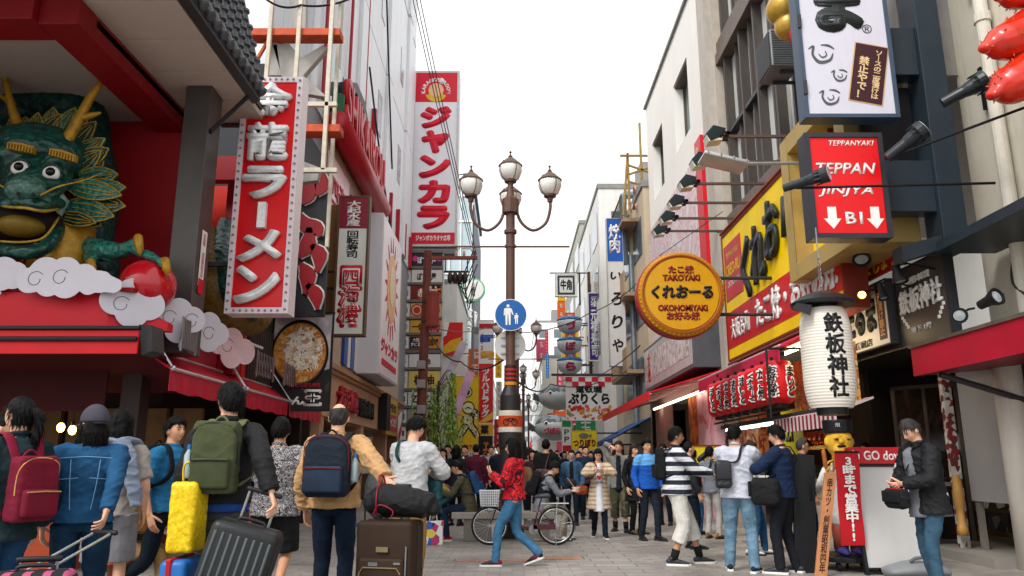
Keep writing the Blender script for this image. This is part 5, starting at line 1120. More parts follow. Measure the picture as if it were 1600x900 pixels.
# ================================================================= far right
t = tower('distant_white_block', 'distant white mid-rise with rows of dark windows closing the street', 3.2, 9, 100, 125, 19.5, '#f0efed', 7, 4, street='R', nfront=3)
tower('distant_grey_block', 'distant grey block at the end of the street', -3, 5.5, 175, 190, 15, '#b9babb', 5, 0, nfront=5)
tower('distant_low_block', 'distant low cream block on the right', 2.9, 9, 72, 98, 11, '#e0d9cc', 3, 5, street='R')
tower('mossy_block', 'grey-brown block on the right with a flat top behind the ox sign', 4.6, 11, 50, 70, 17.2, '#aaa89c', 5, 4, street='R', nfront=2)
tower('pale_right_block', 'pale concrete block on the right behind the purple sushi sign', 4.5, 11, 38, 49.5, 15.3, '#e6e4e0', 4, 3, street='R', nfront=2)
t = tower('balcony_block', 'beige tiled block with balconies and grey pipes beside the white building', 5.0, 11, 27.8, 37, 11.6, '#c9b99e', 3, 3, street='R', nfront=1)
m = MB()
for z in (4.6, 7.6, 10.6): m.bb(4.35, 5.0, 29, 33.5, z, z+.14); m.bb(4.33, 4.38, 29, 33.5, z+.1, z+1.0) if z != 10.6 else None
m.build('balcony', mat('#a88e70', rough=.6, grime=.4), t)
m = MB()
for k in range(14): m.cyl((4.36, 29 + k*.34, 10.7), (4.36, 29 + k*.34, 11.7), .02, 5)
m.cyl((4.36, 29, 11.7), (4.36, 33.6, 11.7), .03, 6); m.build('railing', mat('#4d4438'), t)
m = MB(); m.cyl((4.62, 30.4, 9.2), (4.62, 30.4, 11.9), .15, 12); m.cyl((4.86, 30.4, 2.6), (4.86, 30.4, 9.6), .10, 12); m.tube([(4.62, 30.4, 11.8), (4.66, 30.4, 12.15), (4.95, 30.4, 12.2), (6, 30.4, 12.2)], .17, 10, sub=3); m.build('duct', mat('#8c9aa4', rough=.4, metal=.4), t)
m = MB(); m.cyl((4.9, 29.3, 12.0), (6, 29.3, 12.0), .16, 12); m.cyl((4.8, 29.3, 11.3), (6, 29.3, 11.3), .12, 10); m.build('striped_duct', pattern('stripes', ['#9a3a2a', '#c9c0b5'], 6, axis='X'), t)
m = MB()
for (a, b_) in (((4.35, 28.6, 10.7), (4.6, 28.6, 13.3)), ((4.6, 28.6, 10.7), (4.6, 28.6, 13.3)), ((4.3, 28.6, 13.2), (6, 28.6, 13.2)), ((4.6, 28.6, 12.4), (6, 28.6, 12.9)), ((4.6, 28.6, 12.1), (6, 28.6, 11.8)), ((4.6, 28.6, 12.8), (6, 28.6, 12.3)), ((5.12, 28.6, 11.4), (5.12, 28.6, 14.6))): m.cyl(a, b_, .05, 6)
m.build('roof_frame', mat('#a08248', rough=.6, var=.3), t)
# perpendicular signs on the right
F = front(950, 341, 976, 572, 30)
t = signbox('yakiniku_sign', 'tall narrow white sign with a blue top and brush kana', F, mat('#d5d5d2', rough=.35, var=.04, grime=.2), mat('#b9bbbb'), .3, .02)
flat(t, 'blue_panel', F, rect(.02, F.w-.02, F.h*.70, F.h-.02), mat('#1c57b0', rough=.35), .002, .01); text(t, '焼肉', F, F.w*.5, F.h*.855, F.w*.72, F.h*.20, m_wht, .006, .03, .013, vert=True)
for k, c in enumerate('いろりや'): text(t, c, F, F.w*.5, F.h*(.60 - k*.155), F.w*.62, F.h*(.085 if k else .05), m_ink, .006, .03, .003, shear=.15)
F = front(919, 457, 938, 564, 40)
t = signbox('sushi_sign', 'narrow purple vertical sign with white kanji on the right side', F, mat('#3c2478', rough=.35), m_wht, .25, .05); text(t, '元禄', F, F.w*.5, F.h*.86, F.w*.5, F.h*.15, m_wht, .006, .02, .003, vert=True); text(t, '元禄寿司', F, F.w*.5, F.h*.40, F.w*.56, F.h*.68, m_wht, .006, .03, .003, vert=True)
F = front(867, 427, 902, 463, 44)
t = signbox('ox_sign', 'square white hanging sign with a black brush character', F, mat('#d9d8d2', rough=.4), m_wht, .3, .03)
fr_ = MB();
for a in ((.12, .88, .82, .90), (.12, .88, .08, .16), (.12, .20, .16, .82), (.80, .88, .16, .82)): F.box(fr_, F.w*a[0], F.w*a[1], F.h*a[2], F.h*a[3], .002, .02)
fr_.build('ink_border', m_dgrey, t); text(t, '牛角', F, F.w*.5, F.h*.5, F.w*.5, F.h*.44, m_ink, .006, .04, .003)
m = MB(); F.box(m, -.3, F.w+1.2, F.h+.02, F.h+.08, -.2, -.1); F.box(m, F.w+.1, F.w+.2, -.5, F.h, -.2, -.1); m.build('bracket', m_dgrey, t)
t = thing('rust_column', 'dark rusty steel column beside the purple sushi sign', 'column', atY(924, 430, 43)); a = atY(924, 425, 43)
m = MB(); m.bb(a.x-.22, a.x+.22, 42.9, 43.3, 3, a.z); m.build('shaft', mat('#4a2f26', rough=.6, var=.3), t)
m = MB(); m.bb(a.x-.3, 4.6, 42.9, 43.3, 4, 4.3); m.bb(a.x-.3, 4.6, 42.9, 43.3, 8, 8.3); m.build('bracket', mat('#4a2f26'), t)
for py, c, lab in ((507, 'づ', 'uppermost of three bowl-shaped white and blue lantern signs'), (539, 'ぼ', 'middle one of three bowl-shaped white and blue lantern signs'), (570, 'ら', 'lowest of three bowl-shaped white and blue lantern signs')):
 p = atY(890, py, 42); t = thing('bowl_lantern', lab, 'lantern', p, group='bowl lanterns on the right')
 m = MB(); m.lathe([(0, -.52), (.3, -.50), (.55, -.34), (.68, -.08), (.70, .1), (.66, .2)], (0, 0, 0), 24); m.build('bowl', mat('#d8dadd', rough=.3), t, smooth=True, world=False)
 m = MB(); m.lathe([(.67, .19), (.70, .22), (.66, .30), (.58, .37), (.3, .42), (0, .38)], (0, 0, 0), 24); m.tube([(-.68, -.1, .24), (-.4, -.53, .20), (0, -.67, .26), (.4, -.53, .19), (.68, -.1, .24)], .045, 8, sub=4); m.build('blue_rim', mat('#2f74a8', rough=.35, var=.2), t, smooth=True, world=False)
 text(t, c, Fr(p + Vector((-.3, -.72, -.42)), (1, 0, 0), (0, -.22, 1)), .3, .25, .50, .44, mat('#a8204a'), .03, .06, 0)
 m = MB(); m.cyl((.6, .3, 0), (3.2, .3, 0), .04, 6); m.build('arm', m_dgrey, t, world=False)
# pufferfish lanterns hanging over the street
def puffer(px, py, Y, r, lab, words=None):
 p = atY(px, py, Y); t = thing('fish_lantern', lab, 'lantern', p)
 b_ = MB(); b_.ell((0, 0, 0), (r*1.15, r, r*.72), 26, 18); b_.ell((-r*.95, -.0, r*.05), (r*.22, r*.3, r*.2), 12, 8); me = remesh(b_, r*.07, 3, 'body')
 m_ = mat('#b9bcbc', rough=.3, var=.1, vs=2); o = link('body', me, m_, t)
 b_ = MB(); b_.ell((0, .05*r, r*.16), (r*1.12, r*.98, r*.62), 24, 16); b_.build('back_skin', pattern('noise', ['#3a4148', '#5b646a', '#8d9496'], 2.2, pos=[0, .45, .6], interp='EASE'), t, smooth=True, world=False)
 for sx in (-1, 1):
  e = MB(); e.ell((sx*r*.5, -r*.78, r*.25), r*.13, 12, 8); eo = e.build('eye', m_wht, t, smooth=True, world=False); e = MB(); e.ell((sx*r*.5, -r*.88, r*.25), r*.07, 10, 6); e.build('pupil', m_ink, eo, smooth=True, world=False)
  f = MB(); f.prism([(sx*r*1.0, 0, 0), (sx*r*1.45, 0, r*.35), (sx*r*1.5, 0, -.1*r), (sx*r*1.02, 0, -r*.25)], (0, r*.08, 0)); f.build('fin', mat('#4a5258'), t, world=False)
 m = MB(); m.cyl((0, 0, r*.6), (0, 0, r*.6 + 1.2), .03, 6); m.cyl((0, 0, r*.6+1.2), (3.2, 0, r*.6+1.6), .05, 6); m.build('hanger', m_dgrey, t, world=False)
 if words: text(t, words, Fr(p + Vector((-r*.8, -r*1.02, -r*.42)), (1, 0, 0), (0, -.1, 1)), r*.8, r*.22, r*1.3, r*.36, mat('#a8203a'), .03, .05, 0)
puffer(872, 622, 46, 1.0, 'big grey pufferfish lantern with fins behind the checkered sign'); puffer(866, 669, 52, 1.15, 'white pufferfish lantern with red kana hanging low over the street', 'づぼらや')
F = front(884, 588, 956, 657, 33)
t = signbox('print_club_sign', 'white sign with a red checkered top and bold black kana', F, mat('#e2dfdb', rough=.4, var=.03), m_wht, .08, .02)
ck = MB(); n_ = 7
for i in range(n_):
 for j in (0, 1):
  if (i + j) % 2 == 0: F.box(ck, F.w*(i/n_), F.w*((i+1)/n_)-.005, F.h*(.88 - j*.11), F.h*(.99 - j*.11)-.002, .021, .03)
ck.build('red_checks', mat('#c9202a'), t)
text(t, '道頓堀', F, F.w*.5, F.h*.70, F.w*.56, F.h*.15, m_ink, .01, .05, .004); text(t, 'ぷりくら', F, F.w*.5, F.h*.49, F.w*.88, F.h*.24, m_ink, .01, .05, .004)
fl = MB(); rr = random.Random(5)
for k in range(70): x, y = rr.uniform(.06, F.w-.06), rr.uniform(.05, F.h*.32); fl.cyl(F(x, y, .0), F(x, y, .008 + k*.0001), rr.uniform(.03, .10), 10)
fl.build('flower_print', pattern('cells', ['#c0302a', '#d88a2a', '#d85a5a', '#c9a23a', '#7a9a4a', '#e0d0c0'], 5), t)
m = MB(); F.box(m, -.6, F.w + 1.8, F.h+.02, F.h+.12, -.1, .0); m.build('bracket', m_dgrey, t)
F = front(893, 672, 933, 702, 30)
t = signbox('fishing_sign', 'yellow hanging sign with dark red kana and a grey fish', F, mat('#dcc41a', rough=.4), mat('#b9a418'), .08, .02); text(t, 'つりぼり', F, F.w*.5, F.h*.33, F.w*.86, F.h*.36, mat('#7a1420'), .01, .06, .004)
fz = MB(); fz.prism([F(x, y, .004) for x, y in circ(F.w*.48, F.h*.70, F.w*.2, 20, F.h*.14)], F.n*.02); fz.prism([F(F.w*.66, F.h*.70, .004), F(F.w*.78, F.h*.82, .004), F(F.w*.78, F.h*.58, .004)], F.n*.02); fz.build('fish_print', mat('#6b6a58'), t)
m = MB(); F.box(m, F.w, F.w+1.9, F.h*.8, F.h*.8+.06, -.06, -.02); F.box(m, F.w, F.w+1.9, F.h*.2, F.h*.2+.06, -.06, -.02); m.build('bracket', m_dgrey, t)
F = front(878, 656, 893, 706, 36)
t = signbox('parlour_sign', 'green white and red striped vertical sign behind the yellow fish sign', F, m_wht, m_wht, .2, .02); flat(t, 'green_band', F, rect(.02, F.w-.02, F.h*.78, F.h-.02), mat('#1f8a4a'), .002, .01); flat(t, 'red_band', F, rect(.02, F.w-.02, .02, F.h*.2), mat('#c0202a'), .002, .01); text(t, 'PP', F, F.w*.5, F.h*.5, F.w*.5, F.h*.4, m_ink, .006, .01, .004, vert=True)
# ================================================================= right: white building with the faded mural
b = thing('white_corner_building', 'big white rendered building on the right with two deep windows', 'building', (6, 23, 0))
def wall_holes(F, holes, d, m_, parent, name='wall'):        # wall in front of the frame with openings
 xs = sorted({0., F.w, *[h[0] for h in holes], *[h[1] for h in holes]}); ys = sorted({0., F.h, *[h[2] for h in holes], *[h[3] for h in holes]}); m = MB()
 for i in range(len(xs)-1):
  for j in range(len(ys)-1):
   cx, cy = (xs[i]+xs[i+1])/2, (ys[j]+ys[j+1])/2
   if not any(h[0] < cx < h[1] and h[2] < cy < h[3] for h in holes): F.box(m, xs[i], xs[i+1], ys[j], ys[j+1], -d, 0)
 return m.build(name, m_, parent)
F = wallR(5.2, 27.6, 18.7, 3.4, 14.7)
H1 = [(1.0, 2.9, 7.2, 9.4), (4.9, 6.8, 7.4, 9.7)]
m_rend = mat('#f0ede7', rough=.7, var=.03, vs=.8, grime=.10)
wall_holes(F, H1, .45, m_rend, b)
m = MB(); m.bb(5.6, 12, 18.7, 27.6, 3.4, 14.65); m.build('core', m_rend, b)
for h in H1:
 m = MB(); F.box(m, h[0], h[1], h[2], h[3], -.42, -.38); w_ = m.build('window', mat('#93a3a2', rough=.1, spec=.8), b)
 m = MB(); F.box(m, h[0], h[1], h[3]-.08, h[3], -.38, -.05); F.box(m, h[0], h[0]+.06, h[2], h[3]-.08, -.38, -.3); F.box(m, (h[0]+h[1])/2-.03, (h[0]+h[1])/2+.03, h[2], h[3]-.08, -.38, -.3); F.box(m, h[0], h[1], h[2], h[2]+.06, -.378, -.1); m.build('frame', mat('#5a5348', rough=.5), w_)
m = MB(); m.bb(5.12, 5.3, 18.65, 27.65, 14.7, 14.8); m.build('parapet', mat('#8c8d88'), b)
m = MB(); m.bb(5.0, 5.9, 17.9, 18.66, 2.6, 25); m.build('pier', mat('#b9b1a6', rough=.6, grime=.4), b)
F = wallR(5.195, 27.5, 18.9, 5.2, 9.6)
t = thing('mural_billboard', 'faded pink and white striped mural with a red edge band', 'billboard', F(F.w/2, 0))
m = MB(); F.box(m, 0, F.w-1.0, 0, F.h, .01, .10); m.build('panel', pattern('noise', ['#dcd2d2', '#d8b4b8', '#e2dcdc', '#cf9aa2', '#e0d6d6'], .9, rough=.35, pos=[0, .42, .5, .57, .63], interp='EASE', detail=6, dist=2.5), t)
m = MB(); F.box(m, F.w-1.0, F.w-.35, -1.0, F.h+.3, .01, .14); m.build('red_band', mat('#cc1420', rough=.4), t)
mb = MB(); mb.cyl(F(F.w-.68, F.h-.05, .14), F(F.w-.68, F.h-.05, .17), .11, 16); mb.build('grommet', mat('#c9a58a'), t)
m = MB(); F.box(m, .6, F.w-1.0, -1.2, 0, .01, .08); m.build('lower_red', pattern('noise', ['#b81a2c', '#c02a3a', '#a81226'], 2, pos=[0, .5, .6]), t)
# grey light-box with printed photos
F = wallR(4.35, 25.2, 18.3, 3.5, 4.9)
t = thing('photo_lightbox', 'long grey light-box with printed menu photos above the red awning', 'sign', F(F.w/2, 0))
m = MB(); F.box(m, 0, F.w, 0, F.h, -.8, 0); m.build('case', mat('#54565b', rough=.4), t, bevel=.02)
m = MB(); F.box(m, .1, F.w-.1, .1, F.h-.1, 0, .01); m.build('face_panel', mat('#b9b4b6', rough=.12, var=.15, vs=1.2, spec=.8), t)
for k in range(9): flat(t, 'menu_photo', F, rect(.35 + k*.70, .90 + k*.70, .35, F.h-.28), pattern('cells', ['#c9c0c0', '#b5a3a0', '#d5cfcf', '#a88f8c', '#c0b2b0'], 6 + k*.3, rough=.2), .012, .006)
text(t, '大衆', F, 1.0, .72, .45, .9, mat('#b8202a'), .006, .02, .02, vert=True)
# souvenir shop with the red awning and pink panels
t = thing('pink_panel_shop', 'shop front with pink panels and a lit opening under a red awning', 'shopfront', (5.5, 22, 0))
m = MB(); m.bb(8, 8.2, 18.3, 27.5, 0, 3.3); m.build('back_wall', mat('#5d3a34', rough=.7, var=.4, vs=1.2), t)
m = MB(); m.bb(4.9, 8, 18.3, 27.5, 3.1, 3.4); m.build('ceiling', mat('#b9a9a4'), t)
m = MB(); m.bb(4.75, 5.0, 18.35, 19.9, 0, 3.1); m.build('pink_panel', pattern('noise', ['#d89aa6', '#dcaab2', '#c9485c', '#dda8b2'], 1.3, pos=[0, .48, .62, .66], rough=.35, interp='EASE'), t)
m = MB(); m.bb(4.78, 4.98, 19.95, 21.0, .8, 3.1); m.build('orange_poster', pattern('noise', ['#c2501e', '#cf7a2a', '#7a4a20', '#b8401c'], 2.0, pos=[0, .45, .56, .62], interp='EASE'), t)
m = MB(); m.bb(4.8, 5.1, 24.6, 26.0, 0, 3.1); m.build('wall_panel', mat('#b58d84', rough=.5), t)
m = MB(); m.bb(4.9, 5.6, 21.2, 24.5, 0, .9); m.build('counter', mat('#8a2a32', var=.3, vs=2), t)
m = MB(); m.cyl((4.62, 18.6, 2.98), (4.62, 25.2, 2.98), .035, 8); m.build('light_tube', mat('#fff1d8', emit=4.5, var=.01), t)
F = wallR(5.9, 24.4, 21, 1, 2.6);
for k in range(5): flat(t, 'price_card', F, rect(.2 + k*.66, .66 + k*.66, .9 - (k % 2)*.5, 1.5 - (k % 2)*.5), pattern('cells', ['#d8d0c8', '#b0202a', '#3a4a7a', '#d8d0c8'], 9 + k), 0, .02)
F = Fr((4.95, 21.1, 2.35), (.95, -.3, 0), (0, 0, 1)); flat(t, 'hanging_banner', F, [(0, .62), (1.1, .62), (.95, 0), (.2, .1)], pattern('noise', ['#d8a8a0', '#b8303a', '#dcc0b8'], 7, pos=[0, .5, .56]), 0, .01)
t = thing('red_shop_awning', 'bright red sloping awning over the pink-panelled shop', 'awning', (4.6, 22, 3))
m = MB(); m.prism([(5.0, 18.3, 3.45), (3.25, 18.3, 2.92), (3.25, 18.3, 2.89), (5.0, 18.3, 3.41)], (0, 9.4, 0)); m.build('canopy_cloth', mat('#cf1826', rough=.5, var=.1), t)
m = MB(); m.bb(3.22, 3.25, 18.3, 27.7, 2.72, 2.93); m.build('valance', mat('#d81a2a', rough=.5), t)
m = MB()
for k in range(7): m.cyl((3.3, 18.5 + k*1.5, 2.88), (5.0, 18.5 + k*1.5, 3.38), .02, 6)
m.cyl((3.28, 18.3, 2.87), (3.28, 27.7, 2.87), .022, 6); m.build('rib', mat('#c9b5ae', rough=.4), t)
t = thing('blue_shop_awning', 'blue awning beyond the red one on the right', 'awning', (4.5, 30, 2.3))
m = MB(); m.prism([(5.0, 28, 2.9), (3.6, 28, 2.15), (3.6, 28, 2.1), (5.0, 28, 2.84)], (0, 5, 0)); m.build('canopy_cloth', mat('#1a4a86', rough=.6), t)
m = MB(); m.bb(3.57, 3.6, 28, 33, 1.95, 2.14); m.build('valance', mat('#1c4f8e', rough=.6), t)
t = thing('dark_stall_front', 'dark open shop front with hanging goods beneath the blue awning', 'shopfront', (5.5, 32, 0))
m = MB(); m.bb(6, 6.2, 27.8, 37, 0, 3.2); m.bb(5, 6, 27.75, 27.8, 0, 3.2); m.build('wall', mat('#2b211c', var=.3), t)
m = MB()
for k in range(40): x, y, z = rnd.uniform(4.3, 5.6), rnd.uniform(28.2, 36), rnd.uniform(.6, 2.1); m.ell((x, y, z), (.12, .14, rnd.uniform(.1, .3)), 8, 6)
m.build('hanging_goods', pattern('cells', ['#5a3a28', '#3a2a24', '#8a5a30', '#2a2020', '#6a3030'], 3), t)
# ================================================================= right: window-grid building above the yellow sign
b = thing('window_grid_building', 'building with dark steel window grid and white panes above the yellow sign', 'building', (6, 15, 0))
m = MB(); m.bb(5.55, 12, 9.9, 17.9, 6.6, 26); m.build('wall', mat('#8d8a85', rough=.6), b)
F = wallR(5.3, 17.85, 10.3, 6.5, 20)
for j, (y0, y1) in enumerate(((.5, 4.6), (5.3, 9.4), (10.1, 13.4))):
 x = 0.
 k = 0
 while x < F.w - .3:
  w_ = .62 if k % 3 else .42
  if (k + j) % 4 == 3: w_ = .3
  m = MB(); F.box(m, x+.05, min(F.w, x+w_)-.03, y0, y0 + (y1-y0)*.52, -.24, -.18); F.box(m, x+.05, min(F.w, x+w_)-.03, y0 + (y1-y0)*.55, y1, -.24, -.18)
  m.build('window', mat(['#d5d3cd', '#cfd0cc', '#dcdad5', '#b3b3ae'][k % 4], rough=.3, var=.05, vs=1, spec=.6), b); x += w_; k += 1
m = MB(); x = 0.; k = 0
while x < F.w:
 w_ = .62 if k % 3 else .42
 F.box(m, x-.04, x+.05, 0, F.h, -.23, .02 if k % 2 else -.08); x += w_; k += 1
m.build('mullion', mat('#48423e', rough=.45, var=.15), b)
m = MB()
for y in (0.0, 4.65, 9.45): F.box(m, 0, F.w, y, y+.30, -.25, .10); F.box(m, 0, F.w, y+.38, y+.62, -.25, .06)
m.build('floor_band', mat('#6a5d54', rough=.5, var=.2, grime=.3), b)
m = MB()
for y in (2.6, 7.4, 11.8): F.box(m, 0, F.w, y, y+.09, -.25, .0)
m.build('transom', mat('#3a3d42', rough=.45), b)
m = MB(); F.box(m, -.25, .0, -3, F.h, -.4, .12); m.build('edge_pier', mat('#b5ab9e', rough=.6, grime=.4), b)
# the big yellow sign
F = wallR(4.9, 17.25, 11.0, 3.48, 6.42)
t = signbox('yellow_restaurant_sign', 'huge yellow sign with black brush kana and a red bottom band', F, mat('#fbd400', rough=.4, var=.03), mat('#7c2a1c', rough=.5), .35, .05)
flat(t, 'red_band', F, rect(.06, F.w-.06, .28, 1.08), mat('#c8121e', rough=.35), .002, .006)
flat(t, 'red_square', F, rect(.14, 1.42, 1.35, 2.62), mat('#c01424', rough=.35), .002, .01)
text(t, 'TEPPANYAKI', F, .78, 2.36, .9, .13, mat('#d8b04a'), .003, .02, .013); text(t, 'CREO-RU', F, .78, 2.02, 1.1, .26, mat('#e5c81a'), .003, .02, .013, shear=.1); text(t, 'OKONOMIYAKI', F, .78, 1.70, .9, .13, mat('#e0c9c0'), .003, .02, .013)
mk = mat('#23292a', rough=.45, var=.2)
for c, x, y, w_, h_ in (('く', 1.85, 1.72, .55, 1.25), ('れ', 2.62, 1.82, .80, 1.15), ('お', 3.5, 2.06, .78, 1.1), ('｜', 4.2, 2.06, .2, .7), ('る', 4.9, 1.95, .8, 1.1)): text(t, c, F, x, y, w_, h_, mk, .07, .022, .03, shear=.1)
text(t, '大阪名物', F, 1.05, .66, 1.35, .44, m_wht, .02, .03, .012); text(t, 'たこ焼・お好み焼', F, 4.1, .68, 3.9, .58, m_wht, .02, .05, .012)
bb = MB()
for k in range(70): bb.ell(F(.05 + k*(F.w-.1)/69, F.h + .04, .03), .035, 8, 6)
bb.build('bulb_row', mat('#7a2a18', rough=.4), t, smooth=True)
bb = MB()
for k in range(70): bb.ell(F(.05 + k*(F.w-.1)/69, -.05, .03), .03, 8, 6)
bb.build('lower_bulb_row', mat('#6a3a28', rough=.4), t, smooth=True)
# flood lights on arms above the yellow sign
def flood(y, z, i):
 t = thing('flood_light', ['flood light arm nearest the hanging white sign', 'second flood light arm from the hanging white sign', 'third flood light arm above the yellow sign', 'fourth flood light arm above the yellow sign', 'fifth flood light arm above the yellow sign', 'farthest flood light arm beside the red mural band'][i], 'spotlight', (5.2, y, z), group='flood lights above the yellow sign')
 hx_ = 3.75
 m = MB(); m.bb(hx_, 5.25, y-.025, y+.025, z-.025, z+.025); m.build('arm', mat('#5c4a44', rough=.5), t)
 m = MB(); m.prism([(hx_-.02, y-.15, z-.02), (hx_+.02, y-.15, z+.10), (hx_-.20, y-.15, z+.16), (hx_-.34, y-.15, z-.0), (hx_-.26, y-.15, z-.14)], (0, .3, 0)); m.build('lamp_head', mat('#1f2a2c', rough=.4), t, bevel=.012)
 m = MB(); m.prism([(hx_-.33, y-.13, z-.02), (hx_-.06, y-.13, z-.09), (hx_-.05, y-.13, z-.115), (hx_-.29, y-.13, z-.145)], (0, .26, 0)); m.build('lens', mat('#d8dccb', rough=.2), t)
 m = MB(); m.bb(hx_-.06, hx_+.08, y-.17, y-.15, z-.02, z+.03); m.bb(hx_-.06, hx_+.08, y+.15, y+.17, z-.02, z+.03); m.bb(hx_+.02, hx_+.08, y-.17, y+.17, z-.02, z+.02); m.build('bracket', m_black, t)
for i, y in enumerate((12.7, 13.8, 14.9, 16.0, 17.0, 17.9)): flood(y, 6.92 - .03*i, i)
p = atX(1130, 256, 3.4); t = thing('panel_antenna', 'translucent louvred light panel on a grey pole arm', 'spotlight', p)
m = MB(); rbox(m, (0, 0, .02), (.72, .5, .06), .02, Matrix.Rotation(.25, 3, 'Y')); m.build('panel', mat('#b5b9ba', rough=.2, spec=.8, var=.1), t, smooth=True, world=False)
m = MB()
for k in range(4): m.bb(-.3 + k*.2, -.28 + k*.2, -.25, .25, .04 - k*.05+.04, .1 - k*.05+.04)
m.cyl((.3, 0, 0), (2.0, 0, .02), .03, 8); m.build('arm', mat('#9fa3a5', rough=.4, metal=.5), t, world=False)
# beige bay frame beside the sign
t = thing('beige_bay_frame', 'golden beige box frame around a sparkling window beside the yellow sign', 'window bay', (5, 11.3, 4.2))
mg = mat('#a98f55', rough=.45, var=.12, vs=2); F = wallR(4.6, 12.35, 9.9, 4.15, 6.6)
m = MB(); F.box(m, 0, .34, 0, F.h, -.9, .0); F.box(m, F.w-.3, F.w, 0, F.h, -.9, .0); F.box(m, .34, F.w-.3, 0, .26, -.9, .0); F.box(m, .34, F.w-.3, F.h-.3, F.h, -.9, .0); m.build('frame', mg, t, bevel=.01)
m = MB(); F.box(m, .34, F.w-.3, .26, F.h-.3, -.6, -.55); m.build('window', pattern('cells', ['#24222a', '#b9b5b5', '#3a3640', '#d0cccc', '#5a5660', '#8a8488'], 45, rough=.2), t)
t = thing('air_conditioner', 'grey louvred air conditioner box on the window grid', 'air conditioner', atX(1215, 90, 4.9))
p = t.location; m = MB(); m.box(p, (.5, .75, .72)); m.build('casing', mat('#7f8183', rough=.4, metal=.3), t, bevel=.015)
m = MB()
for k in range(15): m.box((p.x-.26, p.y, p.z - .32 + k*.045), (.03, .70, .02)); m.box((p.x, p.y-.385, p.z - .32 + k*.045), (.44, .02, .02))
m.build('louvre', mat('#5d5f62', rough=.4, metal=.3), t)
m = MB(); m.box((p.x+.35, p.y-.2, p.z-.4), (.8, .05, .05)); m.box((p.x+.35, p.y+.2, p.z-.4), (.8, .05, .05)); m.build('bracket', m_dgrey, t)
p = atX(1225, 15, 4.3); t = thing('golden_ornament', 'golden rounded figure ornament peeking out behind the white hanging sign', 'ornament', p)
m = MB(); m.ell((0, 0, 0), (.28, .28, .26), 20, 14); m.ell((.05, 0, -.3), (.22, .22, .22)); m.ell((-.02, -.1, .24), (.24, .24, .2)); me = remesh(m, .02, 3); link('body', me, mat('#b9923a', rough=.35, var=.2, metal=.2), t)
m = MB(); m.ell((.10, -.12, -.5), (.12, .06, .22)); m.build('ribbon', mat('#8a1a22'), t, smooth=True, world=False)
m = MB(); m.cyl((.1, .1, -.1), (1.1, .1, -.1), .04); m.build('bracket', m_dgrey, t, world=False)
# dark steel column with arms carrying the two hanging signs
t = thing('steel_sign_column', 'dark blue-grey steel column with box arms holding the hanging signs', 'column', (5.8, 9.6, 0)); mcol = mat('#27323b', rough=.4, var=.15, vs=2, grime=.2)
m = MB(); m.bb(5.48, 5.80, 9.35, 9.75, 3.9, 12); m.build('column', mcol, t, bevel=.008)
m = MB(); m.bb(4.6, 5.48, 9.42, 9.68, 6.35, 7.05); m.bb(4.7, 5.48, 9.42, 9.68, 4.42, 5.12); m.build('arm', mcol, t, bevel=.008)
m = MB(); m.prism([(5.48, 9.4, 4.1), (5.75, 9.4, 4.3), (5.75, 9.4, 4.0), (4.95, 9.4, 3.75), (4.95, 9.4, 3.95)], (0, .25, 0)); m.bb(5.4, 6.2, 7.0, 9.5, 3.88, 4.0); m.build('lower_brace', mcol, t)
m = MB(); m.bb(4.75, 5.46, 9.7, 9.78, 5.15, 6.3); m.build('dark_panel', mat('#15171a', rough=.4), t)
m = MB(); m.cyl((4.6, 9.6, 7.2), (5.5, 9.6, 8.4), .05, 6); m.build('brace', mcol, t)
F = front(1243, -150, 1386, 184, 9.2)
t = signbox('white_hanging_sign', 'white hanging sign with a big black brush kana and a maroon label', F, mat('#c9c8d4', rough=.3, var=.02), mat('#3c4d60', rough=.35, var=.1), .22, .05)
ppm = F.h / 334.; X_ = lambda px: (px - 1243) / 143. * F.w; Y_ = lambda py: (184 - py) * ppm
text(t, 'ま', F, X_(1310), Y_(12), X_(1345)-X_(1279), .76, mk, .006, .065, .003)
text(t, '®', F, X_(1351), Y_(51), .13, .13, mk, .003, .0, .003)
text(t, 'だる', F, X_(1310), Y_(-88), .5, .6, mk, .006, .06, .003, vert=True)
for (cx, cy, s) in ((1277, 88, 1.), (1301, 121, .62), (1283, 153, .8)):       # plain ink curls
 o = MB()
 o.join(stroke(t, 's', F, [(X_(cx)-.17*s, Y_(cy)+.06*s), (X_(cx)-.10*s, Y_(cy)+.10*s), (X_(cx)-.12*s, Y_(cy)-.02*s), (X_(cx)-.04*s, Y_(cy)-.13*s), (X_(cx)+.10*s, Y_(cy)-.10*s), (X_(cx)+.15*s, Y_(cy)+.0*s)], [.01, .03*s, .03*s, .045*s, .035*s, .01], mk, .003, .004))
 o.join(stroke(t, 's', F, [(X_(cx)-.0*s, Y_(cy)+.12*s), (X_(cx)+.10*s, Y_(cy)+.11*s), (X_(cx)+.17*s, Y_(cy)+.06*s)], [.01, .03*s, .012], mk, .003, .0045))
 o.join(stroke(t, 's', F, [(X_(cx)-.04*s, Y_(cy)-.01*s), (X_(cx)+.0*s, Y_(cy)-.06*s), (X_(cx)+.06*s, Y_(cy)-.03*s), (X_(cx)+.05*s, Y_(cy)+.03*s)], [.008, .016*s, .016*s, .008], mk, .003, .005))
 o.build('ink_curl', mat('#4b5052', rough=.5), t)
def rotpoly(cx, cy, w, h, a): return [(cx + x*math.cos(a) - y*math.sin(a), cy + x*math.sin(a) + y*math.cos(a)) for x, y in ((-w/2, -h/2), (w/2, -h/2), (w/2, h/2), (-w/2, h/2))]
cx, cy = X_(1346), Y_(119)
flat(t, 'label_border', F, rotpoly(cx, cy, .45, .86, -.20), mat('#c9a06a'), .002, .003); flat(t, 'maroon_label', F, rotpoly(cx, cy, .42, .83, -.20), mat('#3a1520', rough=.4), .006, .003)
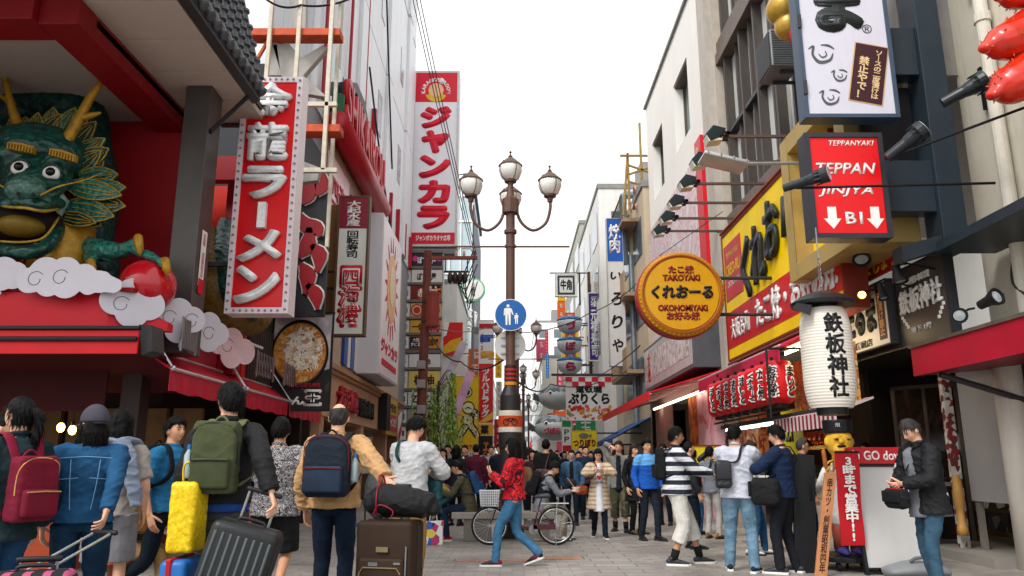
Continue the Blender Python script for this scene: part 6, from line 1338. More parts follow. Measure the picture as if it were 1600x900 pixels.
text(t, 'ソースの二度漬けは', F, cx + .10, cy - .02, .10, .70, mat('#d8b98a'), .003, .03, .010, vert=True, rot=-.20); text(t, '禁止やで！', F, cx - .09, cy - .05, .13, .60, mat('#d8b98a'), .003, .03, .010, vert=True, rot=-.20)
m = MB(); F.box(m, 0, .05, F.h*.1, F.h*.16, .02, .04); F.box(m, 0, .05, F.h*.4, F.h*.46, .02, .04); m.build('hinge', m_dgrey, t)
F = front(1263, 208, 1386, 372, 9.0)
t = signbox('red_hanging_sign', 'red hanging sign with white roman letters and two down arrows', F, mat('#d60d14', rough=.3, var=.02), mat('#2a2c33', rough=.4), .24, .06)
u, v_ = F.w, F.h
text(t, 'TEPPANYAKI', F, u*.60, v_*.90, u*.58, v_*.052, m_wht, .004, .01, .003, shear=.25); text(t, 'TEPPAN', F, u*.5, v_*.655, u*.76, v_*.105, m_wht, .004, .015, .003, shear=.22); text(t, 'JINJYA', F, u*.47, v_*.435, u*.70, v_*.10, m_wht, .004, .015, .003, shear=.22); text(t, 'B1', F, u*.54, v_*.185, u*.21, v_*.11, m_wht, .004, .02, .003)
for x in (.26, .80): flat(t, 'arrow', F, [(u*(x-.05), v_*.29), (u*(x+.06), v_*.29), (u*(x+.06), v_*.18), (u*(x+.115), v_*.18), (u*(x+.01), v_*.085), (u*(x-.105), v_*.18), (u*(x-.05), v_*.18)], m_wht, .002, .005)
# torch spotlights on thin arms
def torch(lab, px, py, Y, d, end, r=.055):
 p = atY(px, py, Y); t = thing('torch_spotlight', lab, 'spotlight', p, group='torch spotlights on thin arms')
 d = Vector(d).normalized(); m = MB(); m.lathe([(0, -.30), (r*.62, -.30), (r*.70, -.05), (r*.82, .0), (r*.98, .10), (r*1.25, .13), (r*1.3, .20), (r*1.15, .215), (0, .215)], p, 18, axis=d); m.build('housing', mat('#23282d', rough=.35), t, smooth=False)
 m = MB()
 for k in range(12):
  a = k*math.pi/6; q = Vector((0, 0, 1)).rotation_difference(d).to_matrix() @ Vector((math.cos(a)*r*1.15, math.sin(a)*r*1.15, .06)); m.box(p + q, (.01, .01, .01)); m.cyl(p + q, p + q + d*.09, .008, 5)
 m.build('cooling_fin', mat('#1b1f23', rough=.35), t)
 m = MB(); m.lathe([(0, .0), (r*1.12, 0), (r*1.12, .006), (0, .006)], p + d*.216, 16, axis=d); m.build('lens', mat('#8f9698', rough=.15, spec=.9), t)
 e = Vector(end); m = MB(); m.tube([p - d*.2, p - d*.2 + Vector((.05, 0, -.03)), e], .016, 8); m.build('arm', m_black, t, smooth=True)
torch('torch spotlight highest of three, pointing up at the red crab claws', 1512, 140, 8.4, (.55, -.3, .25), (6.2, 7.6, 6.0), .105)
torch('torch spotlight beside the white sign, on the middle thin arm', 1420, 220, 8.6, (.5, -.3, .38), (6.2, 7.4, 5.2), .10)
p = atY(1265, 284, 8.3); torch('torch spotlight lying across the red sign front', 1265, 281, 8.3, (.75, -.55, .12), tuple(atY(1555, 286, 8.0)), .075)
t = bpy.data.objects[p and 'torch_spotlight']
# little red banner, white and dark shop boards
F = wallR(5.45, 13.6, 10.4, 3.98, 4.32)
t = thing('red_strip_banner', 'narrow red banner with yellow kana under the bay frame', 'banner', F(F.w/2, 0)); m = MB(); F.box(m, 0, F.w, 0, F.h, -.05, 0); m.build('sheet', mat('#b8141e', rough=.45), t); text(t, 'たばこはやめましょう', F, F.w*.55, F.h*.5, F.w*.82, F.h*.72, mat('#d8c01a'), .004, .03, .003)
m = MB(); F.box(m, -.05, 0, -.02, F.h+.02, -.06, .02); F.box(m, F.w, F.w+.05, -.02, F.h+.02, -.06, .02); m.build('end_bar', m_dgrey, t)
F = wallR(5.5, 12.7, 11.0, 2.95, 3.92)
t = signbox('kushikatsu_board', 'white board with black brush kana and a maroon strip behind the lantern', F, mat('#c5c1c6', rough=.4, var=.04), mat('#3a3a3c'), .12, .02)
text(t, 'だるま', F, F.w*.45, F.h*.55, F.w*.62, F.h*.52, mk, .02, .06, .003); flat(t, 'maroon_strip', F, rect(F.w*.80, F.w*.93, F.h*.1, F.h*.97), mat('#4a1c1c'), .002, .006); text(t, '二度漬け禁止', F, F.w*.865, F.h*.53, F.w*.09, F.h*.74, mat('#b98a5a'), .003, .02, .009, vert=True); text(t, '道頓堀店', F, F.w*.4, F.h*.12, F.w*.5, F.h*.12, mk, .004, .02, .003)
F = wallR(5.6, 10.95, 9.62, 2.85, 3.98)
t = signbox('dark_shop_board', 'dark grey board with white raised kanji and stair symbols', F, mat('#3b3635', rough=.4, var=.1, vs=2), mat('#24262a'), .12, .02)
text(t, '鉄板神社', F, F.w*.5, F.h*.56, F.w*.82, F.h*.30, m_wht, .03, .025, .003, shear=.05); text(t, '鉄板創作串料理', F, F.w*.45, F.h*.80, F.w*.55, F.h*.09, m_wht, .02, .01, .003); text(t, '地下 1階', F, F.w*.45, F.h*.19, F.w*.4, F.h*.08, m_wht, .01, .01, .003)
m = MB()
for x0, sg in ((.08, -1), (.78, 1)):
 for k in range(4): F.box(m, F.w*x0 + k*.045, F.w*x0 + k*.045 + .055, F.h*(.23 + (.045*k if sg > 0 else .135-.045*k)), F.h*(.27 + (.045*k if sg > 0 else .135-.045*k)), .0, .012)
m.build('stair_symbol', m_wht, t)
def spot(lab, p, d, lit=False, r=.06):
 t = thing('shop_spotlight', lab, 'spotlight', p, group='spotlights on the dark shop front'); d = Vector(d).normalized(); p = Vector(p)
 m = MB(); m.lathe([(0, -.12), (r*.6, -.12), (r*.7, 0), (r*1.1, .08), (r*1.2, .12), (r*.95, .12), (r*.9, .08), (0, .07)], p, 16, axis=d); m.build('housing', m_black if not lit else mat('#3a3632'), t, smooth=False)
 m = MB(); m.lathe([(0, 0), (r*.85, 0), (r*.8, .02), (0, .03)], p + d*.085, 14, axis=d); m.build('lens', mat('#ffb43a', emit=14, var=.02) if lit else mat('#9a9fa2', rough=.15), t)
 m = MB(); m.tube([p - d*.1, p - d*.1 + Vector((.1, 0, .06)), (5.6, p.y + .2, p.z + .12)], .014, 6); m.build('arm', m_black, t)
spot('lit amber spotlight beside the lantern cap', atX(1348, 460, 5.1), (-.5, -.8, -.25), True)
spot('unlit black spotlight hanging above the dark shop board', atX(1403, 428, 5.0), (.1, -.2, -1), False, .085)
spot('unlit spotlight with a silver rim resting on the awning top', atX(1545, 470, 5.3), (.3, -.9, .25), False, .085)
spot('unlit spotlight left end of the awning top', atX(1500, 492, 5.3), (-.5, -.7, -.2), False, .08)
spot('black double spotlight in front of the maroon strip', atX(1378, 455, 5.1), (0, -.3, -1), False, .06)
spot('square black spotlight under the bay frame', atX(1345, 398, 5.0), (-.2, -.5, -.8), False, .11)
# cream wall at far right with pipe and red awning
b = thing('cream_wall_building', 'cream wall building at the right edge with a white downpipe', 'building', (7, 8, 0))
m = MB(); m.bb(6.3, 9, 5.0, 9.3, 2.95, 16); m.bb(6.3, 9, 9.3, 9.95, 2.95, 16); m.build('wall', mat('#c9c2b2', rough=.75, var=.08, vs=1.2, grime=.55, bump=.4, bs=50), b)
m = MB(); m.cyl((6.18, 9.05, 2.9), (6.18, 9.05, 16), .085, 14);
for z in (4.2, 6.9, 9.5): m.cyl((6.18, 9.05, z), (6.18, 9.05, z+.12), .105, 14); m.box((6.25, 9.05, z-.2), (.12, .2, .03))
m.build('downpipe', mat('#d6d0c2', rough=.5, grime=.5), b, smooth=False)
m = MB()
for k in range(5): m.bb(6.22, 6.3, 8.35 - k*.55, 8.45 - k*.55, 3.4, 16)
m.build('pilaster_rib', mat('#cdc6b4', rough=.7, grime=.5), b)
m = MB(); m.bb(6.22, 6.3, 9.3, 9.36, 5.8, 6.4); m.bb(6.22, 6.3, 9.3, 9.36, 7.5, 8.1); m.build('junction_box', m_black, b)
m = MB(); m.tube([(6.25, 8.9, 3.9), (6.2, 8.7, 4.2), (6.22, 8.4, 3.9), (6.2, 8.0, 4.1)], .015, 6, sub=5); m.tube([(6.2, 9.2, 3.7), (6.1, 9.1, 3.4), (6.15, 8.95, 3.2)], .02, 6, sub=4); m.build('cable', m_dgrey, b)
t = thing('crimson_right_awning', 'crimson metal-edged awning at the right edge of the street', 'awning', (5.6, 8, 2.35))
zA, zB, XA = 2.36, 2.72, 5.25
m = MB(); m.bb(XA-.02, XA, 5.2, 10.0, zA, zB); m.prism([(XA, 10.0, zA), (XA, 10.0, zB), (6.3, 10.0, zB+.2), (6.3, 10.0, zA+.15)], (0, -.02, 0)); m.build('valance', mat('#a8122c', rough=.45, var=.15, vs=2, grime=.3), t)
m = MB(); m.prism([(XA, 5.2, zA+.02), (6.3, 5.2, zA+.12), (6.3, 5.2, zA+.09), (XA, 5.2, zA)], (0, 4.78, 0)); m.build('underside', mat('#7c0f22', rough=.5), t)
m = MB(); m.prism([(XA-.04, 5.2, zB), (6.3, 5.2, zB+.24), (6.3, 5.2, zB+.27), (XA-.06, 5.2, zB+.035)], (0, 4.82, 0)); m.build('top_sheet', mat('#7f7768', rough=.6, var=.3, vs=3, grime=.4), t)
m = MB(); m.cyl((5.35, 9.6, zA-.02), (6.5, 9.6, 1.98), .04, 8); m.build('stay', mat('#3a3236', rough=.5), t)
# ground floor beneath: pillar, shutter panel, dark entrance
t = thing('right_shop_front', 'dark shop entrance with a round white pillar and a grey panel', 'shopfront', (6.4, 10, 0))
m = MB(); m.cyl((6.28, 9.75, 0), (6.28, 9.75, 2.95), .17, 24); m.build('pillar', mat('#d5cdc2', rough=.55, var=.06, vs=1.5, grime=.4), t, smooth=True)
m = MB(); m.bb(6.35, 6.45, 10.0, 11.0, .75, 2.9); m.build('grey_panel', mat('#a6a3a3', rough=.5, var=.06, vs=1.5), t, bevel=.01)
m = MB(); m.bb(6.37, 6.44, 10.05, 10.12, 0, .75); m.bb(6.37, 6.44, 10.88, 10.95, 0, .75); m.build('panel_leg', mat('#7d776e', rough=.5), t)
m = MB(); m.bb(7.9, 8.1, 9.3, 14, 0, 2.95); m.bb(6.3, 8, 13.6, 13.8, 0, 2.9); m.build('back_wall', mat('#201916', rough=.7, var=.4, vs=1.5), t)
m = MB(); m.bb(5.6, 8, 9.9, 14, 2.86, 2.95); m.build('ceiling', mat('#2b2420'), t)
F = Fr((6.35, 12.9, .0), (.6, -.8, 0), (0, 0, 1))
m = MB(); F.box(m, 0, .06, 0, 2.5, 0, .06); F.box(m, 1.0, 1.06, 0, 2.5, 0, .06); F.box(m, 0, 1.06, 2.44, 2.5, 0, .06); F.box(m, .5, .55, 0, 2.44, .0, .05); m.build('door_frame', mat('#4a4038', rough=.4), t)
m = MB(); F.box(m, .06, .5, 0, 2.44, .02, .03); F.box(m, .55, 1.0, 0, 2.44, .02, .03); m.build('door_glass', glassy('#221b17'), t)
m = MB(); m.bb(6.2, 6.32, 11.1, 11.2, 0, 2.85); m.build('notice_post', pattern('cells', ['#8a2a30', '#c9c2b8', '#b5aea4', '#d5d0c6', '#6a3434'], 16), t)
m = MB(); m.lathe([(.07, 0), (.07, .1), (.05, .16), (.05, .36), (.07, .4), (.07, .55), (.045, .8)], (6.15, 10.95, .3), 16); m.build('golden_pot', mat('#b98a4a', rough=.45, var=.2), t, smooth=True)
m = MB(); m.bb(5.9, 8, 9.9, 13.6, .0, .12); m.build('step', mat('#8d8881', rough=.6), t)
for z in (.32, .62): m = MB(); m.bb(6.9, 7.0, 10.2, 11.9, z, z+.24); m.build('patterned_tile', pattern('cells', ['#17161a', '#a9a49e', '#2a292c', '#55524f'], 5), t)
t = thing('glass_showcase', 'glass showcase on a grey base at the right picture edge', 'showcase', (6.25, 8.4, 0))
m = MB(); m.bb(5.95, 6.8, 7.6, 9.0, 0, .72); m.build('base', mat('#6d6a66', rough=.5, var=.1), t, bevel=.01); m = MB(); m.bb(5.93, 6.8, 7.58, 9.02, .72, .80); m.build('tray', mat('#2a2a2c'), t)
m = MB(); m.prism([(5.95, 9.0, .8), (5.95, 9.0, 1.1), (6.2, 9.0, 1.35), (6.8, 9.0, 1.35), (6.8, 9.0, .8)], (0, -1.4, 0)); m.build('glass_hood', clear_glass(), t)
m = MB()
for k in range(9): m.ell((6.1 + (k % 3)*.2, 7.9 + (k//3)*.35, .84), (.08, .08, .05), 10, 6)
m.build('pastry', pattern('cells', ['#d8d4cc', '#b9a890', '#c9a46a'], 9), t)
t = thing('wooden_side_wall', 'brown wooden inner wall behind the right pillar', 'wall', (6.8, 9, 0)); m = MB(); m.bb(7.2, 7.3, 7, 9.9, 0, 2.8); m.build('boarding', mat('#4e3120', rough=.6, var=.3, vs=2, stretch=(1, 6, .5)), t); m = MB(); m.bb(7.15, 7.2, 8.6, 8.75, 0, 2.8); m.build('post', mat('#3a2418', rough=.6), t)
for y, z, s in ((7.9, 1.75, .22), (7.9, 1.5, .16), (8.0, 1.25, .2)): m = MB(); m.bb(7.14, 7.19, y, y+s, z, z+s); m.build('poster', pattern('cells', ['#c9a46a', '#7a3a24', '#d5cfc4'], 11), t)
# red crab claws at the top right corner
crab = thing('crab_sculpture', 'shiny red-orange giant crab claws at the top right corner', 'sculpture', atY(1600, 90, 7.6))
mcr = mat('#c8260e', rough=.25, var=.3, vs=3, coat=.5); rc = random.Random(4)
def claw(a, b_, c_, r):
 A_, B_, C_ = [atY(*q, 7.6) for q in (a, b_, c_)]; m = MB()
 m.tube([A_, A_.lerp(B_, .25), A_.lerp(B_, .7), B_], [r*.25, r*.8, r, r*.8], 14, sub=3, round_=True); m.tube([A_ + Vector((.0, -.05, -.02)), A_.lerp(C_, .3), A_.lerp(C_, .7), C_], [r*.2, r*.6, r*.75, r*.7], 12, sub=3, round_=True)
 me = remesh(m, .018, 3); o = linkw('claw', me, mcr, crab)
 s = MB()
 for k in range(70):
  v = me.vertices[rc.randrange(len(me.vertices))]; s.cyl(v.co, v.co + v.normal*.03, .013, 5, r2=.004)
 s.build('spine', mat('#c9603a', rough=.3), o, world=False)
claw((1538, 75), (1660, 40), (1660, 10), .26); claw((1550, 148), (1660, 92), (1660, 60), .27); claw((1560, -5), (1660, -30), (1660, -50), .24)
m = MB(); A_ = atY(1640, 40, 7.6); m.box((A_.x+.4, 7.6, A_.z-.6), (.5, .5, 2.2)); m.cyl((A_.x+.3, 7.6, A_.z), (6.4, 8.0, A_.z), .08, 8); m.build('mount', mcr, crab, bevel=.08)
# ================================================================= right: takoyaki stall under the yellow sign
t = thing('takoyaki_stall', 'bright takoyaki stall with posters and warm lamps under the crimson awning', 'food stall', (5.2, 14, 0))
m = MB(); m.bb(7.8, 8, 11.2, 17.9, 0, 3.4); m.build('back_wall', mat('#6d5a45', rough=.6, var=.3, vs=1), t)
m = MB(); m.bb(4.95, 8, 12.8, 17.9, 3.3, 3.42); m.build('ceiling', mat('#b9ae98'), t)
m = MB(); m.bb(5.25, 5.35, 11.0, 15.8, 0, .95); m.build('counter_front', pattern('cells', ['#c9c5bd', '#a89e90', '#c2b8a5', '#8d8780'], 2.5), t); m = MB(); m.bb(5.05, 6.2, 11.0, 15.8, .95, 1.0); m.build('counter_top', m_steel, t)
m = MB(); m.bb(4.95, 5.35, 17.2, 17.9, 0, 3.4); m.build('pier', mat('#bcab96', rough=.6, grime=.3), t)
m = MB(); m.bb(5.0, 5.2, 15.85, 17.15, .9, 2.3); m.build('orange_poster', pattern('noise', ['#b8502a', '#c97a4a', '#8a3a24', '#d8b89a'], 3, pos=[0, .45, .55, .63], rough=.35), t)
F = wallR(5.0, 13.8, 11.05, 2.0, 3.05)
for k in range(4): flat(t, 'menu_poster', F, rect(.1 + k*.66, .7 + k*.66, .1, 1.0), pattern('noise', ['#b8862a', '#c9a24a', '#a8502a', '#d8c07a', '#7a3a20'], 3.5 + k*.2, rough=.3, pos=[0, .42, .5, .57, .64], interp='EASE'), -.02, .02)
F = wallR(5.0, 14.4, 13.3, 1.35, 1.9); flat(t, 'yellow_poster', F, rect(0, 1.0, 0, .85), mat('#e0c81a', rough=.4), .0, .02); text(t, '2F', F, .45, .5, .5, .4, m_ink, .004, .04, .022)
m = MB(); m.cyl((5.0, 11.3, 3.22), (5.0, 14.0, 3.22), .03, 8); m.build('light_tube', mat('#ffe9b0', emit=16, var=.01), t)
m = MB(); m.bb(4.55, 4.62, 11.4, 17, 1.98, 2.06); m.build('lantern_rail', m_dgrey, t)
for k in range(4): m = MB(); m.bb(4.6, 4.7, 14.0 + k*.75, 14.55 + k*.75, 1.93, 1.99); m.build('lamp_strip', mat('#e8fff0', emit=4, var=.01), t)
for k in range(6):
 p = Vector((5.6, 13.6 + k*.25, 1.62)); m = MB(); m.lathe([(0, .22), (.10, .2), (.16, .1), (.17, 0), (.15, -.05)], p, 16); m.build('copper_dome', mat('#9a4216', rough=.3, metal=.6, var=.2), t, smooth=True)
m = MB(); m.bb(5.42, 5.8, 13.4, 15.2, 1.5, 1.57); m.build('shelf', m_dgrey, t)
F = wallR(5.54, 13.4, 11.3, 1.02, 1.5); flat(t, 'name_board', F, rect(0.0, 1.9, .02, .45), mat('#bdb2a0', rough=.5), 0, .02); text(t, 'Gワッチャ\nGACHA', F, .8, .24, 1.0, .34, m_ink, .004, .03, .022)
for k in range(3):
 p = Vector((5.15, 13.7 + k*.5, 1.55)); m = MB(); m.lathe([(.02, .12), (.05, .1), (.11, 0), (.10, -.005), (.04, .08), (.0, .1)], p, 14); h = m.build('heat_lamp', m_black, t, smooth=True); m = MB(); m.ell(p + Vector((0, 0, .0)), (.05, .05, .03), 10, 6); m.build('lamp_bulb', mat('#ffb84a', emit=70, var=.01), h, smooth=True)
m = MB(); m.bb(5.2, 6.0, 13.5, 15.4, 1.0, 1.22); m.build('griddle', mat('#2a2826', rough=.4, metal=.5), t)
t = thing('crimson_stall_awning', 'crimson awning strip directly below the yellow sign', 'awning', (4.7, 14, 3.1))
m = MB(); m.prism([(4.95, 12.4, 3.42), (4.35, 12.4, 3.12), (4.35, 12.4, 3.09), (4.95, 12.4, 3.38)], (0, 5.5, 0)); m.build('canopy_cloth', mat('#b3143c', rough=.5, var=.1), t); m = MB(); m.bb(4.33, 4.35, 12.4, 17.9, 2.86, 3.11); m.build('valance', mat('#c01a44', rough=.5, var=.12, vs=3), t); m = MB(); m.cyl((4.36, 12.4, 3.13), (4.36, 17.9, 3.13), .025, 8); m.build('front_tube', mat('#c9a9ae'), t)
t = thing('striped_stall_awning', 'small red and white striped awning over the stall counter', 'awning', (4.9, 12, 2.1))
m = MB(); m.prism([(5.1, 10.9, 2.18), (4.55, 10.9, 1.98), (4.55, 10.9, 1.95), (5.1, 10.9, 2.15)], (0, 2.6, 0)); m.bb(4.53, 4.55, 10.9, 13.5, 1.76, 1.98); m.build('cloth', pattern('stripes', ['#c8c0bc', '#8e1a2e'], 6.2, axis='Y'), t); m = MB(); m.cyl((4.55, 10.9, 1.98), (4.55, 13.5, 1.98), .02, 8); m.build('front_tube', mat('#c9a0a4'), t)
# row of red lanterns
mlan = mat('#c8101a', rough=.45, var=.08, vs=3); lwords = ['まいど', 'お好み焼', 'たこ焼', 'くれおーる']
lt = None
for k in range(8):
 y = 12.75 + k*.53; p = Vector((4.42, y, 2.57)); labs = ['nearest', 'second nearest', 'third nearest', 'fourth nearest', 'fifth nearest', 'sixth nearest', 'seventh nearest', 'farthest']
 t = thing('red_lantern', f'long red paper lantern with black kana, {labs[k]} in its row', 'lantern', p, group='row of red lanterns on the stall')
 m = MB(); m.lathe([(.10, -.36), (.19, -.34), (.245, -.26), (.255, 0), (.245, .26), (.19, .34), (.10, .36)], (0, 0, 0), 24); m.build('paper_shade', mlan, t, smooth=True, world=False)
 m = MB(); m.cyl((0, 0, .35), (0, 0, .41), .12, 14); m.cyl((0, 0, -.41), (0, 0, -.35), .12, 14); m.cyl((0, 0, .41), (0, 0, .5), .01, 6); m.build('cap', m_black, t, world=False)
 for ang, w_ in ((-1.1, lwords[k % 4]), (-2.3, lwords[(k+1) % 4])):
  nrm = Vector((math.cos(ang), math.sin(ang), 0)); F = Fr(p + nrm*.255 - Vector((0, 0, .3)) , (-nrm.y, nrm.x, 0), (0, 0, 1))
  text(t, w_, F, 0, .30, .19, .52, m_wht, .004, .085, .001, vert=True); text(t, w_, F, 0, .30, .155, .48, m_ink, .004, .03, .007, vert=True)
t = thing('lantern_rack', 'black steel rack carrying the row of red lanterns', 'rack', (4.42, 14.6, 2.1))
m = MB(); m.cyl((4.42, 12.4, 3.08), (4.42, 17, 3.08), .025, 8); m.cyl((4.15, 12.45, 1.98), (4.15, 12.45, 3.1), .022, 8); m.cyl((4.15, 12.4, 3.08), (4.9, 12.4, 3.08), .02, 6); m.cyl((4.42, 12.4, 2.1), (4.42, 17, 2.1), .02, 8)
m.build('frame', m_black, t)
m = MB()
for k in range(26): m.box((4.42 + rnd.uniform(-.08, .08), 12.6 + k*.17, 3.04 + rnd.uniform(-.03, .03)), (.06, .10, .05))
m.build('clamp', m_black, t)
# round golden sign
p = atY(1063, 461, 14.0); t = thing('round_gold_sign', 'round golden sign with a scalloped rim and black brush kana', 'sign', p)
m = MB(); m.lathe([(.0, -.22), (.78, -.22), (.80, -.12), (.80, .10), (.74, .16), (.70, .13), (0, .13)], (0, 0, 0), 64, axis=(0, -1, 0)); m.build('drum', mat('#b07a14', rough=.4, var=.12), t, world=False)
m = MB(); m.lathe([(0, .13), (.685, .13), (.68, .15), (0, .15)], (0, 0, 0), 64, axis=(0, -1, 0)); m.build('face_panel', mat('#c8920f', rough=.35, var=.05), t, world=False)
m = MB()
for k in range(56): a = 2*math.pi*k/56; m.ell((.772*math.cos(a), -.10, .772*math.sin(a)), (.026, .04, .026), 8, 6)
m.build('scallop', mat('#b98a1c', rough=.35, var=.1), t, smooth=True, world=False)
m = MB(); m.tube([(.72*math.cos(a), -.155, .72*math.sin(a)) for a in np.linspace(0, 6.2832, 60)], .012, 6); m.build('red_line', mat('#a8402a'), t, world=False)
m = MB(); m.lathe([(.805, -.20), (.82, -.20), (.82, .02), (.805, .02)], (0, 0, 0), 64, axis=(0, -1, 0)); m.build('red_back_rim', mat('#a8202a', rough=.4), t, world=False)
F = Fr(p + Vector((-.75, -.152, -.75)), (1, 0, 0), (0, 0, 1)); mr_ = mat('#7c1410', rough=.45)
text(t, 'たこ焼', F, .75, 1.20, .46, .145, mr_, .01, .05, 0); text(t, 'TAKOYAKI', F, .75, 1.045, .68, .11, mr_, .01, .05, 0); text(t, 'くれおーる', F, .75, .775, 1.12, .235, m_ink, .015, .05, 0, shear=.12); text(t, 'OKONOMIYAKI', F, .75, .475, .90, .11, mr_, .01, .05, 0); text(t, 'お好み焼', F, .75, .325, .60, .145, mr_, .01, .05, 0)
m = MB(); m.cyl((.6, .1, .35), (2.1, .1, .35), .035, 8); m.cyl((.6, .1, -.35), (2.1, .1, -.35), .035, 8); m.build('arm', m_dgrey, t, world=False)
# the big white paper lantern
p = atY(1294, 570, 8.7); t = thing('white_paper_lantern', 'huge ribbed white paper lantern with four black brush kanji', 'lantern', p); wlan = t
prof = []
for k in range(67):
 z = -.58 + 1.16*k/66; r = .325*(1 - abs(z/.72)**4.5)**.5 - (.004 if k % 2 else 0); prof.append((r, z))
m = MB(); m.lathe(prof, (0, 0, 0), 40); m.build('paper_shade', mat('#d3cdc2', rough=.6, var=.06, vs=3, grime=.15), t, smooth=False, world=False)
m = MB(); m.lathe([(.18, .55), (.18, .62), (.40, .62), (.41, .66), (.30, .73), (.12, .79), (.04, .80)], (0, 0, 0), 28); m.lathe([(.0, -.66), (.19, -.66), (.20, -.57), (0, -.57)], (0, 0, 0), 28); m.build('cap', mat('#191b1f', rough=.4), t, world=False)
m = MB(); m.prism([(-.42, -.2, .62), (-.50, -.25, .55), (-.30, -.30, .46), (-.24, -.26, .60)], (.03, .06, .02)); m.build('cap_fin', m_black, t, world=False)
m = MB()
for k in range(9): m.tube([(.018*math.cos(a)+0, (.008 if k % 2 else .018)*math.sin(a), .83 + k*.05 + .026*math.sin(a)) for a in np.linspace(0, 6.2832, 9)], .005, 5)
m.cyl((0, 0, 1.2), (0, 0, 1.6), .01, 5); m.build('chain', m_steel, t, world=False)
for k, c in enumerate('鉄板神社'):
 F = Fr(p + Vector((-.15, -.335, .26 - k*.245)), (1, 0, 0), (0, 0, 1)); o = text(t, c, F, .14, .12, .25, .23, m_ink, .004, .03, 0)
 me = o.data; n = len(me.vertices); a = np.empty(n*3); me.vertices.foreach_get('co', a); a = a.reshape(-1, 3)      # wrap the brush strokes round the shade
 r = np.interp(a[:, 2], [q[1] for q in prof], [q[0] for q in prof]); off = (-.335 - a[:, 1]); th = a[:, 0]/.33
 a[:, 0] = (r + .004 + off)*np.sin(th); a[:, 1] = -(r + .004 + off)*np.cos(th); me.vertices.foreach_set('co', a.ravel())
wlan.scale = (.87, .87, .97); wlan.location.z += .075
# ================================================================= street lamps
m_lp = mat('#5e4439', rough=.45, var=.15, vs=4); m_globe = mat('#e3e0da', rough=.2, var=.08, vs=5, spec=.6)
def make_lamp(label, loc, low=True):
 t = thing('street_lamp', label, 'street lamp', loc, group='four-globe street lamps')
 B = lambda mb, n, m_, par=t, **k: mb.build(n, m_, par, world=False, **k)
 m = MB(); m.cyl((0, 0, 1.1), (0, 0, 6.25), .085, 20); m.lathe([(.085, 5.5), (.12, 5.52), (.12, 5.58), (.085, 5.61)], (0, 0, 0)); m.lathe([(.09, 5.9), (.16, 5.92), (.16, 6.2), (.09, 6.25)], (0, 0, 0), 8); m.lathe([(.085, 6.25), (.06, 6.4), (.05, 6.55)], (0, 0, 0)); B(m, 'pole', m_lp)
 m = MB(); m.lathe([(.24, 0), (.24, .12), (.20, .2), (.19, 1.5), (.21, 1.55), (.21, 1.95), (.19, 2.0), (.185, 2.45), (.12, 2.6), (.1, 2.65)], (0, 0, 0), 24); B(m, 'base', mat('#2a2526', rough=.45))
 m = MB(); m.cyl((-1.12, 0, 5.26), (1.12, 0, 5.26), .02, 8); m.lathe([(.09, 5.23), (.105, 5.24), (.105, 5.29), (.09, 5.30)], (0, 0, 0)); B(m, 'banner_bar', m_lp)
 for k in range(4):
  dx, dy, z = ((-.76, 0, 6.25), (.76, 0, 6.25), (0, 0, 0), (0, .0, 6.55))[k] if k != 2 else (0, .76, 6.25)
  if k < 3:
   ux, uy = dx/.76, dy/.76; m = MB(); m.tube([(ux*.1, uy*.1, 6.05), (ux*.2, uy*.2, 5.75), (ux*.43, uy*.43, 5.58), (ux*.67, uy*.67, 5.72), (ux*.76, uy*.76, 6.0), (ux*.76, uy*.76, 6.2)], .030, 10, sub=4); B(m, 'arm', m_lp, smooth=True)
  c = Vector((dx, dy, z))
  m = MB(); m.lathe([(.05, 0), (.10, .03), (.18, .10), (.225, .22), (.215, .33), (.14, .43), (.07, .48)], c, 24); g = B(m, 'globe', m_globe, smooth=True)
  m = MB(); m.lathe([(.05, -.10), (.06, -.02), (.115, .0), (.12, .04), (.10, .05)], c, 16); m.lathe([(.20, .345), (.222, .35), (.13, .44), (.07, .49), (.05, .51), (.0, .52)], c, 24); m.lathe([(.02, .50), (.045, .53), (.02, .56), (.012, .60), (.03, .62), (.0, .66)], c, 12)
  for q in range(4):
   a = q*math.pi/2 + .5; m.tube([c + Vector((r*math.cos(a), r*math.sin(a), z_)) for r, z_ in ((.10, .03), (.185, .10), (.232, .22), (.222, .33), (.145, .435))], .008, 5)
  m.tube([c + Vector((.226*math.cos(a), .226*math.sin(a), .335)) for a in np.linspace(0, 6.2832, 25)], .010, 5); B(m, 'cage', m_lp, g)
 return t
lamp = make_lamp('tall brown street lamp with four white globes carrying the blue pedestrian sign', (-.03, 14, 0))
for i, (px, Y, lab) in enumerate(((808, 30, 'second four-globe street lamp, just right of the blue sign lamp pole'), (818, 46, 'third four-globe street lamp down the middle of the street'), (826, 66, 'farthest four-globe street lamp in the middle of the street'))):
 c = copy_tree(lamp); c.location = (atY(px, 700, Y).x, Y, 0); c['label'] = lab
